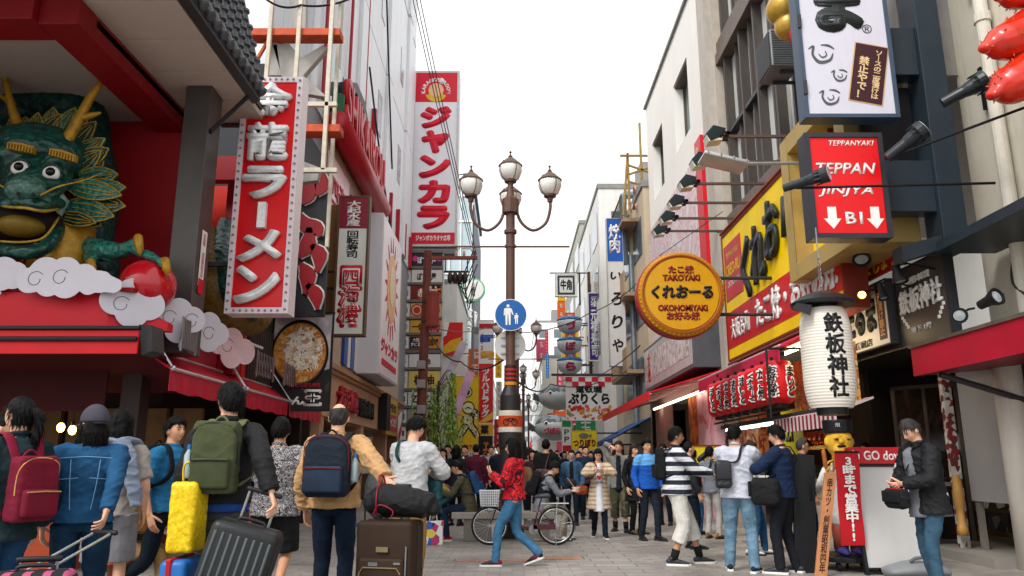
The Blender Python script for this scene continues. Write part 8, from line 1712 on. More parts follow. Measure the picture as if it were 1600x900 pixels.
# --- denim jacket woman with the grey cap
L, H = at_head(150, 634, 5.05); yw = R(18); rh = hold(L, yw, 160, 826, 4.72)
p, I = person('woman in a blue denim jacket and grey cap pulling a suitcase', L, yw, H, w=1.16, fem=True, vox=.009, top=denim('#2c6290'), bottom=denim('#1d3f5c'), shoe=m_shoe, hair='bob', cap=cloth('#4c4a55'), hem=.02, loose=.02, top_amp=.008, hy=.55, hands=(None, rh), poleR=(.9, -.6, .2), curl=(.5, 1.0), seed=3, legs_loose=1.1)
seam = mat('#6f9cc0', rough=.8)
m = MB()
for zz, wd_ in ((1.30, .17), (1.16, .155)): m.tube([Vector((x*wd_, -.128 + .03*x*x, zz - .012*abs(x))) for x in np.linspace(-1, 1, 9)], .0028, 5)
for x0 in (-.09, .09): m.tube([Vector((x0, -.135, 1.28)), Vector((x0*.9, -.13, 1.12)), Vector((x0*.7, -.132, .95))], .0028, 5, sub=3)
tp = [c for c in p.children if c.name.startswith('jacket')][0]; m.build('seam', seam, tp, world=False)
# --- woman with a light sweater tied over her shoulders
L, H = at_head(192, 638, 5.9); yw = R(20)
p, I = person('black-haired woman in a pale top with a grey-blue sweater over her shoulders', L, yw, H, fem=True, vox=.010, top=cloth('#b5aca4'), top_kind='tshirt', sleeve=.5, bottom=cloth('#8d8b90'), bottom_kind='shorts', shoe=m_ws, hair='bob', hem=.06, hy=-.5, seed=4, collar=None, legs_loose=1.25)
swt = thing('draped_sweater', 'grey-blue knitted sweater draped over the black-haired woman', 'sweater', p.location, yw)
m = MB(); S = I['S']; nk = I['nk']; m.tube([nk + Vector((x*S, y*S, z*S)) for x, y, z in ((-.17, .08, -.16), (-.15, .0, -.03), (-.08, -.08, .0), (0, -.11, -.01), (.08, -.08, .0), (.15, .0, -.03), (.17, .08, -.16))], [(.05, .03)]*7, 10, sub=3); m.tube([nk + Vector((x*S, y*S, z*S)) for x, y, z in ((0, -.13, -.02), (.07, -.155, -.12), (.12, -.165, -.26), (.17, -.17, -.40), (.19, -.17, -.52))], [(.10, .03), (.09, .03), (.075, .03), (.06, .03), (.05, .025)], 12, sub=3); g = remesh(m, .010, 3); creases(g, .009, 3); link('knit', g, cloth('#8f9bb0', bump=.8), swt)
# --- seated person in beige trousers
L = Vector((atY(188, 800, 7.2).x, 7.2, 0)); yw = R(-80)
p, I = person('seated person in beige trousers at the red counter', L, yw, 1.62, vox=.013, hipz=.55, feet=((-.1, .40, .0), (.1, .46, 0)), top=cloth('#4a3a3a'), bottom=m_khaki, shoe=mat('#7a4a24', rough=.5), hair='thick', lean=.15, hands=((-.12, .35, .68), (.12, .36, .68)), seed=5)
st = thing('round_stool', 'low orange stool below the seated person in beige trousers', 'stool', L); m = MB(); m.lathe([(0, .40), (.2, .40), (.2, .46), (0, .47)], (0, -.02, 0), 20); m.build('seat', mat('#a5461c', rough=.5), st, world=False); m = MB(); m.lathe([(.05, 0), (.16, 0), (.16, .03), (.05, .06), (.04, .39)], (0, -.02, 0), 16); m.build('stem', mat('#7a3a1c'), st, world=False)
shoulder_bag('mustard_bag', 'mustard cloth bag beside the woman with the draped sweater', p, I, (.18, .25, .80), (.16, .24, .30), cloth('#8a5a1c'), m_blkc, strap=False)
# --- blue shirt man walking right
L, H = at_head(275, 637, 6.6); yw = R(-108)
p, I = person('man in a short-sleeved blue shirt striding right with a black backpack', L, yw, H, vox=.009, top=cloth('#1f6f9e', bump=.4), top_kind='shirt', sleeve=.5, bottom=m_djean, shoe=m_shoe, hair='thick', face=True, hem=.03, loose=.02, feet=((-.1, .30, 0), (.1, -.42, 0)), heel=(0, .10), hy=-.15, hands=((-.18, .30, 1.18), None), seed=6, skin_i=1, curl=(1., .5))
backpack('black backpack on the blue shirt man', p, I, cloth('#15171c'), cloth('#121419'), cloth('#0f1115'), .30, .46, .18)
# --- black jacket man with olive backpack
L, H = at_head(362, 597, 5.0); yw = R(4); rh = hold(L, yw, 424, 770, 4.75)
p, I = person('tall man in a black jacket wearing an olive backpack', L, yw, H, w=.94, vox=.009, top=cloth('#1b1c1f', rough=.7, bump=.5), bottom=cloth('#45484a'), shoe=m_shoe, hair='thick', hem=-.02, loose=.026, top_amp=.008, hy=.75, hands=(None, rh), poleR=(.35, -1, -.1), curl=(.5, 1.1), seed=7, collar=.026)
g = MB(); S = I['S']; g.tube([I['sp'][0] + Vector((0, 0, z)) for z in (-.035, .0, .05)], [(.172*S, .128*S), (.178*S, .132*S), (.165*S, .12*S)], 20, sub=2); gm = remesh(g, .012, 3); creases(gm, .006, 2); link('undershirt', gm, cloth('#1f4f9c'), p)
backpack('olive green backpack on the black jacket man', p, I, cloth('#4d5436', bump=.5), cloth('#454c30', bump=.5), cloth('#6f7350'), .30, .47, .17, kind='box', zoff=-.02)
bt = thing('water_bottle', 'clear water bottle with a blue cap in the olive backpack side', 'bottle', (0, 0, 0)); q = PM(p) @ (I['sp'][1] + Vector((-.19, -.17, .03))); bt.location = q; m = MB(); m.lathe([(0, 0), (.03, 0), (.032, .02), (.032, .15), (.012, .19), (.012, .2)], (0, 0, 0), 14); m.build('bottle_body', mat('#8fa3a8', rough=.1, spec=.8), bt, world=False, smooth=True); m = MB(); m.cyl((0, 0, .19), (0, 0, .22), .016, 12); m.build('cap', mat('#2a6aa8'), bt, world=False)
# --- patterned shirt man
L, H = at_head(440, 645, 6.8); yw = R(2)
p, I = person('stout man in a black and white patterned shirt and black shorts', L, yw, H, w=1.15, vox=.010, belly=.03, top=pattern('noise', ['#2c2a2e', '#8f8a8c', '#34323a', '#b5b0ae', '#29282c'], 14, pos=[0, .40, .47, .54, .60], detail=5, dist=2.2), top_kind='shirt', sleeve=.5, bottom=m_blkc, bottom_kind='shorts', shoe=mat('#3a8a2c', rough=.5, var=.4, vs=20), sole=m_ws, hair='thick', hem=.10, loose=.03, feet=((-.1, .28, 0), (.11, -.22, 0)), heel=(0, .09), legs_loose=1.3, seed=8, skin_i=1)
shoulder_bag('red_carrier_bag', 'red and white plastic bag between the black jacket man and patterned shirt man', p, I, (-.24, .05, .72), (.22, .10, .30), pattern('noise', ['#b8141e', '#c81a24', '#d8b0a8'], 6, pos=[0, .4, .62]), m_ws, strap=False, flap=False)
# --- tan jacket man
L, H = at_head(530, 627, 5.9); yw = R(-4); rh = hold(L, yw, 603, 748, 5.55)
p, I = person('balding man in a tan jacket wearing a dark blue backpack', L, yw, H, vox=.009, top=m_tan, bottom=denim('#18283c'), shoe=m_shoe, hair='bald', hair_m=HAIR_GREY(), hem=.03, loose=.034, top_amp=.011, hands=(None, rh), poleR=(.45, -1, -.1), curl=(.6, 1.1), hy=.2, seed=9, belly=.02, collar=.022)
backpack('dark blue and black backpack with red piping on the tan jacket man', p, I, cloth('#1d2735', bump=.4), cloth('#2b3a50', bump=.4), cloth('#14171d'), .36, .48, .19, zip_m=mat('#6a1420', rough=.5), zoff=-.03)
bt2 = copy_tree(bt); bt2['label'] = 'small water bottle in the dark blue backpack side pocket'; bt2.location = PM(p) @ (I['sp'][1] + Vector((.21, -.20, .02)))
# --- grey hoodie man
L, H = at_head(643, 655, 7.2); yw = R(-30)
p, I = person('man in a grey hoodie and tan trousers looking down', L, yw, 1.72, vox=.009, top=cloth('#cfd0d2', bump=.5), top_kind='hoodie', hood=True, collar=None, bottom=cloth('#a87c42'), shoe=cloth('#2a5a8a'), hair='thick', hem=.08, loose=.03, top_amp=.009, hp=.62, lean=.08, hands=((-.06, .30, 1.16), (.08, .30, 1.16)), poleL=(-1, -.5, -.1), poleR=(1, -.5, -.1), seed=10)
shoulder_bag('crossbody_bag', 'small teal crossbody bag on the grey hoodie man', p, I, (.16, .17, .98), (.20, .08, .22), cloth('#1d4a50'), cloth('#14403f'), sh=0)
t = thing('phone', 'dark phone in the hands of the grey hoodie man', 'phone', PM(p) @ Vector((.01, .40, 1.19)), yw); m = MB(); m.box((0, 0, 0), (.075, .15, .009), Matrix.Rotation(.5, 3, 'X')); m.build('case', m_black, t, world=False, bevel=.004)
# --- woman in red camouflage jacket
L, H = at_head(803, 684, 10.15); yw = R(78)
p, I = person('woman in a red camouflage jacket and jeans striding left past the bicycle', L, yw, 1.60, fem=True, vox=.009, top=pattern('noise', ['#c01424', '#7a0c18', '#d8202e', '#3a0a12', '#b0121f'], 6, pos=[0, .40, .48, .56, .62], detail=2, dist=1.5), bottom=denim('#4d86b0'), shoe=pattern('cells', ['#2a1a22', '#7a1a2a', '#3a2a34'], 18), sole=m_ws, hair='bob', hem=.02, loose=.03, top_amp=.009, feet=((-.08, .22, 0), (.08, -.30, 0)), heel=(0, .08), hands=((-.10, .26, 1.12), (.06, .24, 1.06)), poleR=(.8, -.7, -.2), hood=True, seed=11, hp=.1)
g = MB(); S = I['S']; g.tube([I['sp'][0] + Vector((0, 0, z)) for z in (-.03, .02, .07)], [(.176*S, .136*S)]*3, 20, sub=2); gm = remesh(g, .012, 3); creases(gm, .004, 2); link('waistband', gm, cloth('#b01420'), p)
# --- dark dressed woman, seated olive man, child
L, H = at_head(679, 690, 15.0); person('woman in a dark coat holding a phone left of the bench', L, R(-150), 1.62, fem=True, vox=.014, top=cloth('#1a1c22'), bottom=m_blkc, shoe=m_shoe, hair='long', hair_m=HAIR_BROWN(), face=True, hem=.35, hands=((-.1, .25, 1.3), (.1, .28, 1.15)), seed=12)
L = Vector((atY(733, 780, 13.45).x, 13.45, 0)); yw = R(90)
p, I = person('man in an olive sweater and red shoes sitting on the bench', L, yw, 1.68, vox=.011, hipz=.56, feet=((-.12, .36, 0), (.12, .42, 0)), lean=.42, hp=.25, top=cloth('#55523c'), bottom=m_navy, shoe=cloth('#c4202e'), sole=m_ws, hair='short', face=True, hands=((-.1, .50, .78), (.1, .48, .76)), seed=13, skin_i=1)
backpack('blue backpack on the seated olive sweater man', p, I, cloth('#1f4a78'), cloth('#1c416c'), cloth('#1b3d66'), .28, .40, .14)
q = PM(p) @ Vector((0, .36, 0)); p2, I2 = person('child lying bent over the lap of the seated man', (q.x, q.y - .02, 0), R(90), 1.02, vox=.011, hipz=.74, hip_y=-.05, lean=1.65, hp=.5, feet=((-.1, .02, .30), (.06, .0, .28)), top=pattern('cells', ['#1f2a44', '#7a2a44', '#2a3a6a', '#8a7a2a'], 14), bottom=denim('#2a5a6a'), shoe=cloth('#c44a6a'), sole=m_ws, hair='thick', hands=((-.1, .42, .5), (.1, .42, .5)), seed=14, cat='child', name='child')
L = Vector((atY(846, 780, 13.45).x, 13.45, 0)); yw = R(-90)
p, I = person('man in a grey sweater eating from a bowl on the bench', L, yw, 1.66, vox=.011, hipz=.56, feet=((-.12, .38, 0), (.12, .30, 0)), lean=.40, hp=.5, top=cloth('#8a8f94'), bottom=cloth('#a39a86'), shoe=m_ws, hair='thick', face=True, hands=((-.06, .50, .80), (.07, .50, .80)), seed=15)
g = MB(); S = I['S']; g.tube([I['sp'][1], I['sp'][2], I['sp'][3]], [(.17*S, .14*S), (.182*S, .145*S), (.165*S, .125*S)], 18, side=(1, 0, 0), sub=3); gm = remesh(g, .013, 3); creases(gm, .006, 3); link('vest', gm, cloth('#141a26'), p)
backpack('black backpack on the man eating on the bench', p, I, m_blkc, m_blkc, m_blkc, .30, .42, .16)
t = thing('food_bowl', 'white paper bowl with chopsticks held by the man on the bench', 'bowl', PM(p) @ Vector((0, .585, .80)), yw); m = MB(); m.lathe([(0, 0), (.04, 0), (.07, .06), (.075, .065), (.06, .055), (0, .05)], (0, 0, 0), 20); m.build('bowl_body', m_wht, t, world=False); m = MB(); m.cyl((0, -.02, .05), (-.03, -.14, .22), .004, 5); m.cyl((.01, -.02, .05), (-.02, -.14, .22), .004, 5); m.build('chopstick', mat('#c9a070'), t, world=False)
# --- standing people behind the bench
L, H = at_head(853, 692, 16.6); p, I = person('man in a black hooded jacket standing with his back turned behind the bench', L, R(-8), 1.74, vox=.013, top=m_blkc, hood=True, collar=None, bottom=m_djean, shoe=m_shoe, hair='thick', loose=.03, hands=((-.1, .25, 1.1), (.1, .25, 1.1)), seed=16)
shoulder_bag('shoulder_bag', 'dusky pink shoulder bag on the man in the black hooded jacket', p, I, (0, -.22, 1.02), (.40, .12, .26), cloth('#6a4a48'), cloth('#5a3f3c'), sh=1)
L, H = at_head(893, 706, 16.9); p, I = person('young man in a blue denim jacket walking towards the camera', L, R(172), 1.55, vox=.013, top=denim('#4a7698'), inner=m_blkc, bottom=m_djean, shoe=m_shoe, hair='thick', face=True, feet=((-.09, .18, 0), (.09, -.18, 0)), heel=(0, .05), seed=17)
shoulder_bag('waist_bag', 'grey-black pouch at the hip of the denim jacket young man', p, I, (.02, .19, .86), (.24, .10, .16), cloth('#3a3d44'), m_blkc, strap=False)
L, H = at_head(934, 703, 13.95); p, I = person('woman in a quilted beige coat and white T-shirt with a red heart', L, R(178), 1.52, fem=True, vox=.011, top=pattern('stripes', ['#b8a288', '#c2ad92', '#8a765e'], 14, axis='Z', pos=[0, .5, .92], interp='EASE'), hem=.36, loose=.035, inner=mat('#cfd0d6', rough=.8), bottom=m_djean, shoe=m_shoe, sole=m_ws, hair='bob', face=True, feet=((-.08, .20, 0), (.08, -.2, 0)), heel=(0, .06), hands=((-.06, .30, 1.12), (.07, .30, 1.12)), poleL=(-1, -.2, -.3), poleR=(1, -.2, -.3), hp=.25, seed=18)
S = I['S']; ins = [c for c in p.children if c.name.startswith('undershirt')][0]; sp = I['sp']
F = Fr(sp[1] + Vector((.09*S, .172*S, .0)), (-1, 0, 0), (0, .05, 1)); hrt = [(.09*S + .05*S*(math.sin(a)**3), .10*S + .042*S*(math.cos(a) - .36*math.cos(2*a) - .15*math.cos(3*a))) for a in np.linspace(0, 6.2832, 28)[:-1]]; Fw = Fr(PM(p) @ F.o, PM(p).to_3x3() @ F.ux, PM(p).to_3x3() @ F.uy); flat(ins, 'heart_print', Fw, hrt, mat('#c0142a'), .010, .004); text(ins, 'I', Fw, .02*S, .10*S, .012*S, .06*S, m_dgrey, .003, .02, .010); text(ins, 'JAPAN', Fw, .09*S, .0, .15*S, .045*S, m_dgrey, .003, .02, .014)
shoulder_bag('orange_bag', 'small orange-red handbag at the side of the woman in the quilted coat', p, I, (.30, .02, .80), (.22, .10, .16), cloth('#a8502a'), cloth('#8a4022'), sh=1)
L, H = at_head(966, 692, 15.2); p, I = person('man in a grey jacket and camouflage shorts touching his face', L, R(168), 1.68, vox=.012, top=cloth('#8c8a84'), inner=cloth('#1a2330'), bottom=pattern('noise', ['#4a4a38', '#3a3c2c', '#5d5844'], 8, pos=[0, .45, .58]), bottom_kind='capri_trousers', shoe=m_shoe, sock=m_blkc, hair='thick', hair_m=HAIR_BROWN(), face=True, hands=(None, (.13, .18, 1.58)), feet=((-.11, .15, 0), (.11, -.12, 0)), seed=19, legs_loose=1.1)
shoulder_bag('white_carrier_bag', 'white plastic bag carried by the man in camouflage shorts', p, I, (-.27, .03, .62), (.20, .10, .36), mat('#c2c0bc', rough=.4), m_ws, strap=False, flap=False)
L, H = at_head(990, 697, 14.7); p, I = person('long-haired woman in a long black coat and beige boots', L, R(-150), 1.60, fem=True, vox=.012, top=m_blkc, hem=.30, inner=cloth('#8f8b85'), bottom=m_blkc, shoe=cloth('#8a6a4a'), hair='long', hair_m=HAIR_BROWN(), face=True, seed=20)
L, H = at_head(1010, 690, 13.5); p, I = person('man in a two-tone blue polo shirt and dark trousers', L, R(-158), 1.66, vox=.011, top=pattern('stripes', ['#0f4fa8', '#5a9ad0', '#0f3f8a'], .5, axis='Z', off=-.09, pos=[0, .52, .62]), top_kind='shirt', bottom=cloth('#1c2533'), shoe=m_shoe, hair='thick', face=True, hem=.06, loose=.02, seed=21, skin_i=1, feet=((-.1, .1, 0), (.1, -.1, 0)))
# --- striped man
L, H = at_head(1053, 668, 10.3); yw = R(-92)
p, I = person('man in a black and white striped jumper and white cropped trousers', L, yw, 1.74, vox=.009, top=pattern('stripes', ['#cfd0d4', '#1b2230'], 8.6, axis='Z'), top_kind='jumper', bottom=cloth('#ece9e0', bump=.5), bottom_kind='capri_trousers', shoe=LEATHER('#2a2f38'), sole=m_ws, sock=m_blkc, hair='short', face=True, hem=.06, loose=.03, top_amp=.009, belly=.03, legs_loose=1.15, feet=((-.11, .28, 0), (.11, -.10, 0)), hands=((-.08, .44, 1.14), (.10, .44, 1.12)), hp=.15, seed=22, skin_i=3)
backpack('black backpack on the striped jumper man', p, I, m_blkc, m_blkc, m_blkc, .28, .42, .12)
t = thing('phone', 'phone in the hands of the striped jumper man', 'phone', PM(p) @ Vector((.01, .53, 1.16)), yw); m = MB(); m.box((0, 0, 0), (.075, .15, .009), Matrix.Rotation(.6, 3, 'X')); m.build('case', m_black, t, world=False, bevel=.004)
# --- people behind, right
L, H = at_head(1075, 704, 12.2); person('man half hidden behind the striped jumper man', L, R(-80), 1.58, vox=.013, top=cloth('#2a2c34'), bottom=m_djean, shoe=m_shoe, hair='short', face=True, seed=23)
L, H = at_head(1082, 712, 14.6); person('woman in a black top and jeans facing the yellow street board', L, R(-60), 1.50, fem=True, vox=.013, top=m_blkc, bottom=m_jean, shoe=m_shoe, hair='long', face=True, hem=.08, seed=24, hands=((-.1, .3, 1.1), (.1, .3, 1.1)))
L, H = at_head(1108, 704, 13.8); p, I = person('short-haired woman in a grey jacket and white trousers', L, R(-40), 1.54, fem=True, vox=.012, top=cloth('#7d828a'), bottom=cloth('#bdb9b4'), shoe=cloth('#8a5a1c'), hair='thick', hem=.08, seed=25)
shoulder_bag('shoulder_bag', 'black shoulder bag on the woman in white trousers', p, I, (-.20, -.14, .98), (.14, .2, .28), m_blkc, m_blkc, sh=1)
# --- white shirt man
L, H = at_head(1147, 664, 9.6); yw = R(-24)
p, I = person('man in a pale blue-white shirt and faded jeans with a sling bag', L, yw, 1.72, w=1.06, vox=.009, top=cloth('#d5d9e6', bump=.5), top_kind='shirt', bottom=m_jean2, shoe=cloth('#1f2c3c'), sole=m_ws, hair='short', hem=.08, loose=.026, top_amp=.009, feet=((-.16, .08, 0), (.14, -.02, 0)), hands=((-.02, .36, 1.14), (.16, .40, 1.16)), poleL=(-1, -.6, -.3), poleR=(1, -.6, -.3), hy=-.35, hp=.1, legs_loose=1.15, seed=26, skin_i=1)
shoulder_bag('sling_bag', 'black and grey sling bag across the back of the white shirt man', p, I, (-.13, -.21, 1.13), (.20, .12, .34), LEATHER('#26262a'), cloth('#2a2024'), sh=1, rz=.3)
L, H = at_head(1172, 698, 11.4); person('woman in a striped top blue jeans and white shoes behind the white shirt man', L, R(-100), 1.56, fem=True, vox=.011, top=pattern('stripes', ['#c4c2be', '#1d1f26'], 16, axis='Z'), bottom=denim('#2f6494'), shoe=m_ws, hair='bob', hair_m=HAIR_BROWN(), face=True, seed=27, feet=((-.08, .12, 0), (.08, -.08, 0)), hands=((-.1, .3, 1.12), (.1, .3, 1.12)))
# --- navy jumper man with the camera
L, H = at_head(1216, 667, 9.5); yw = R(52)
p, I = person('man in a navy jumper holding a camera beside the stall', L, yw, 1.70, vox=.009, top=cloth('#13294a', bump=.5), top_kind='jumper', bottom=cloth('#171a22'), shoe=LEATHER('#2c2f36'), sole=m_ws, hair='thick', hem=.06, loose=.026, top_amp=.008, hands=((-.10, .36, 1.20), (.08, .36, 1.18)), poleL=(-1, -.4, -.4), poleR=(1, -.4, -.4), hp=.3, hy=.2, feet=((-.13, .05, 0), (.13, -.05, 0)), seed=28, legs_loose=1.1)
shoulder_bag('shoulder_bag', 'black messenger bag hanging at the left side of the navy jumper man', p, I, (-.30, .10, .93), (.18, .34, .32), cloth('#1a1b1e'), cloth('#121316'), sh=1)
shoulder_bag('hip_bag', 'black soft bag at the right hip of the navy jumper man', p, I, (.28, -.10, .88), (.16, .30, .36), cloth('#141517'), m_blkc, strap=False)
t = thing('camera', 'black camera with a short lens in the hands of the navy jumper man', 'camera', PM(p) @ Vector((.0, .44, 1.22)), yw); m = MB(); m.box((0, 0, 0), (.13, .07, .09)); m.box((0, 0, .055), (.05, .06, .03)); m.build('camera_body', m_black, t, world=False, bevel=.008); m = MB(); m.cyl((0, .03, 0), (0, .11, 0), .036, 18); m.build('lens', mat('#1d1d22', rough=.2), t, world=False)
L, H = at_head(1252, 688, 11.2); p, I = person('greying man in glasses and a black leather jacket by the stall', L, R(-95), 1.60, vox=.011, top=LEATHER('#16171a'), inner=pattern('cells', ['#5a6a80', '#2a3448'], 30), bottom=m_djean, shoe=m_shoe, hair='buzz', hair_m=HAIR_GREY(), face=True, seed=29, skin_i=3)
m = MB()
for s in (-1, 1): m.tube([I['hc'] + I['HR'] @ (Vector((s*.032 + .024*math.cos(a), .098, .008 + .017*math.sin(a)))*I['S']) for a in np.linspace(0, 6.2832, 13)], .0025, 5); m.tube([I['hc'] + I['HR'] @ (Vector((s*.056, .095, .012))*I['S']), I['hc'] + I['HR'] @ (Vector((s*.082, .0, .005))*I['S'])], .0025, 5)
m.build('glasses', m_black, p, world=False)
# stall cook behind the counter
L = Vector((6.5, 14.4, 0)); person('stall cook in a white coat behind the counter', L, R(95), 1.62, vox=.014, top=m_ws, bottom=m_blkc, shoe=m_shoe, hair='short', face=True, seed=30, hands=((-.15, .35, 1.1), (.15, .35, 1.1)))
# --- man on the right checking his pouch
L, H = at_head(1440, 678, 7.2); yw = R(98);
p, I = person('man in a black patched jacket and jeans looking down into his pouch', L, yw, 1.70, vox=.009, top=cloth('#1b1c20', rough=.6, bump=.5), inner=cloth('#7c7f86'), bottom=denim('#42647c'), shoe=m_shoe, hair='short', hair_m=HAIR_GREY(), face=True, hem=.14, loose=.036, top_amp=.010, lean=.14, hp=.62, hands=((-.06, .30, 1.06), (.08, .28, 1.04)), poleL=(-1, -.6, -.4), poleR=(1, -.6, -.4), curl=(.9, .9), seed=31, feet=((-.1, .06, 0), (.1, -.06, 0)), collar=.024)
tp = [c for c in p.children if c.name.startswith('jacket')][0]
rp = random.Random(6)
for k in range(5):
 v = tp.data.vertices[rp.choice([i for i, w in enumerate(tp.data.vertices) if abs(w.co.x) > .16 and .95 < w.co.z < 1.35])]; m = MB(); n_ = v.normal; a = n_.orthogonal().normalized(); b_ = n_.cross(a); s_ = rp.uniform(.012, .03); m.prism([v.co + n_*.002 + a*s_*x + b_*s_*y for x, y in ((-1, -.7), (1, -.9), (.8, .8), (0, 1.1), (-.9, .6))], n_*.003); m.build('patch', mat(rp.choice(['#b9b5ae', '#a8845a', '#8a2a2a', '#c9c5bd'])), tp, world=False)
shoulder_bag('pouch', 'black pouch held open by the man in the patched jacket', p, I, (.0, .34, .92), (.30, .13, .20), cloth('#16171a'), m_blkc, sh=0)
g = MB(); g.tube([Vector((x, .36, 1.01)) for x in (-.1, 0, .1)], [(.02, .01)]*3, 8); g.build('red_cloth', cloth('#a81420'), p, world=False)
# --- more people in the middle distance
SPEC = []
def mid(lab, px, py_, Y, yaw, H, **k):
 L, h = at_head(px, py_, Y); return person(lab, L, R(yaw), H, vox=.016, shoe=m_shoe, group='people in the middle of the street', **k)
mid('person in a maroon jacket with a patterned backpack behind the bench', 744, 703, 17.0, 10, 1.66, top=cloth('#5c1430'), bottom=m_djean, hair='short', seed=40)
mid('woman in a black coat seen from behind left of the lamp', 713, 706, 16.6, -20, 1.62, fem=True, top=m_blkc, hem=.3, bottom=m_blkc, hair='bob', seed=41)
mid('man with a light shirt under a dark jacket left of the lamp', 727, 704, 18.8, 150, 1.68, top=cloth('#23262d'), inner=m_ws, bottom=m_djean, hair='short', face=True, seed=42)
mid('man in a pale grey jacket facing the camera near the willow', 700, 702, 19.5, 170, 1.70, top=cloth('#8b8d94'), bottom=m_djean, hair='thick', face=True, seed=43)
mid('woman in a purple top near the willow', 693, 710, 18.0, 160, 1.58, fem=True, top=cloth('#4a2a6a'), bottom=m_djean, hair='long', face=True, seed=44)
mid('slim man in a white shirt right behind the maroon jacket person', 768, 708, 19.5, 175, 1.68, top=cloth('#b5b8bd'), bottom=m_djean, hair='short', face=True, seed=45)
mid('man in a navy coat beside the lamp pole', 781, 706, 18.5, 185, 1.70, top=cloth('#1a2233'), bottom=m_djean, hair='thick', face=True, seed=46)
mid('person in a beige hooded jacket behind the bicycle', 815, 728, 15.2, -10, 1.40, top=cloth('#8a6a4a'), hood=True, bottom=m_djean, hair='short', seed=47)
mid('woman with a scarf behind the black hooded man', 832, 708, 18.8, 178, 1.56, fem=True, top=cloth('#4a2a2a'), bottom=m_djean, hair='bob', face=True, seed=48)
mid('man in dark blue behind the quilted coat woman', 915, 704, 18.5, 190, 1.66, top=cloth('#1d2a44'), bottom=m_djean, hair='short', face=True, seed=49)
mid('woman in a rust cardigan behind the denim jacket young man', 904, 712, 20.0, 175, 1.55, fem=True, top=cloth('#8a3a1c'), bottom=m_djean, hair='long', face=True, seed=50)
mid('man in a black cap-like haircut by the blue awning', 1036, 702, 16.8, 150, 1.66, top=cloth('#2a2d33'), bottom=m_djean, hair='thick', face=True, seed=51)
# --- far crowd: six kinds, copied with different clothes
kinds = [mid('distant pedestrian walking far down the street', 870, 706, 24, 180, 1.66, top=m_blkc, bottom=m_djean, hair='short', face=False, seed=60, feet=((-.09, .16, 0), (.09, -.16, 0)))[0], mid('distant pedestrian walking far down the street', 860, 708, 25, 175, 1.58, fem=True, top=cloth('#7a2a34'), bottom=m_djean, hair='long', seed=61)[0], mid('distant pedestrian walking far down the street', 838, 707, 26, 0, 1.68, top=cloth('#5a6470'), bottom=m_navy, hair='thick', seed=62, feet=((-.09, -.16, 0), (.09, .16, 0)))[0]]
clo = [('black', m_blkc), ('wine red', cloth('#7a2a34')), ('grey', cloth('#5a6470')), ('white', cloth('#dcdcdc')), ('navy', cloth('#1d2a44')), ('brown', cloth('#6a4a34')), ('pink', cloth('#d08a9a')), ('blue', cloth('#4f86b8'))]
rk = random.Random(21); taken = []
def dress(o, ci, ki):
 nm, m_ = clo[ci]; o['group'] = 'distant crowd in the street'; o['label'] = f"distant {['man walking forward', 'long-haired woman', 'man walking away'][ki]} in a {nm} top far down the street"
 for ch in o.children:
  if ch.name.startswith('jacket'): ch.material_slots[0].link = 'OBJECT'; ch.material_slots[0].material = m_
for i, o in enumerate(kinds): dress(o, (0, 1, 2)[i], i); taken.append((o.location.x, o.location.y))
n = 0
while n < 34:
 Y = rk.uniform(20, 62); X = rk.uniform(-2.4, 3.0) if Y > 26 else rk.uniform(-2.6, 3.4)
 if abs(X - .1*Y/14) < .25 and Y < 30: continue
 if any((X-a)**2 + (Y-b)**2 < .55 for a, b in taken): continue
 taken.append((X, Y)); ki = rk.randrange(3); c = copy_tree(kinds[ki]); c.location = (X, Y, 0); c.rotation_euler = Euler((0, 0, kinds[ki].rotation_euler.z + rk.uniform(-.5, .5))); s = rk.uniform(.93, 1.05); c.scale = (s, s, s); dress(c, rk.randrange(8), ki); n += 1
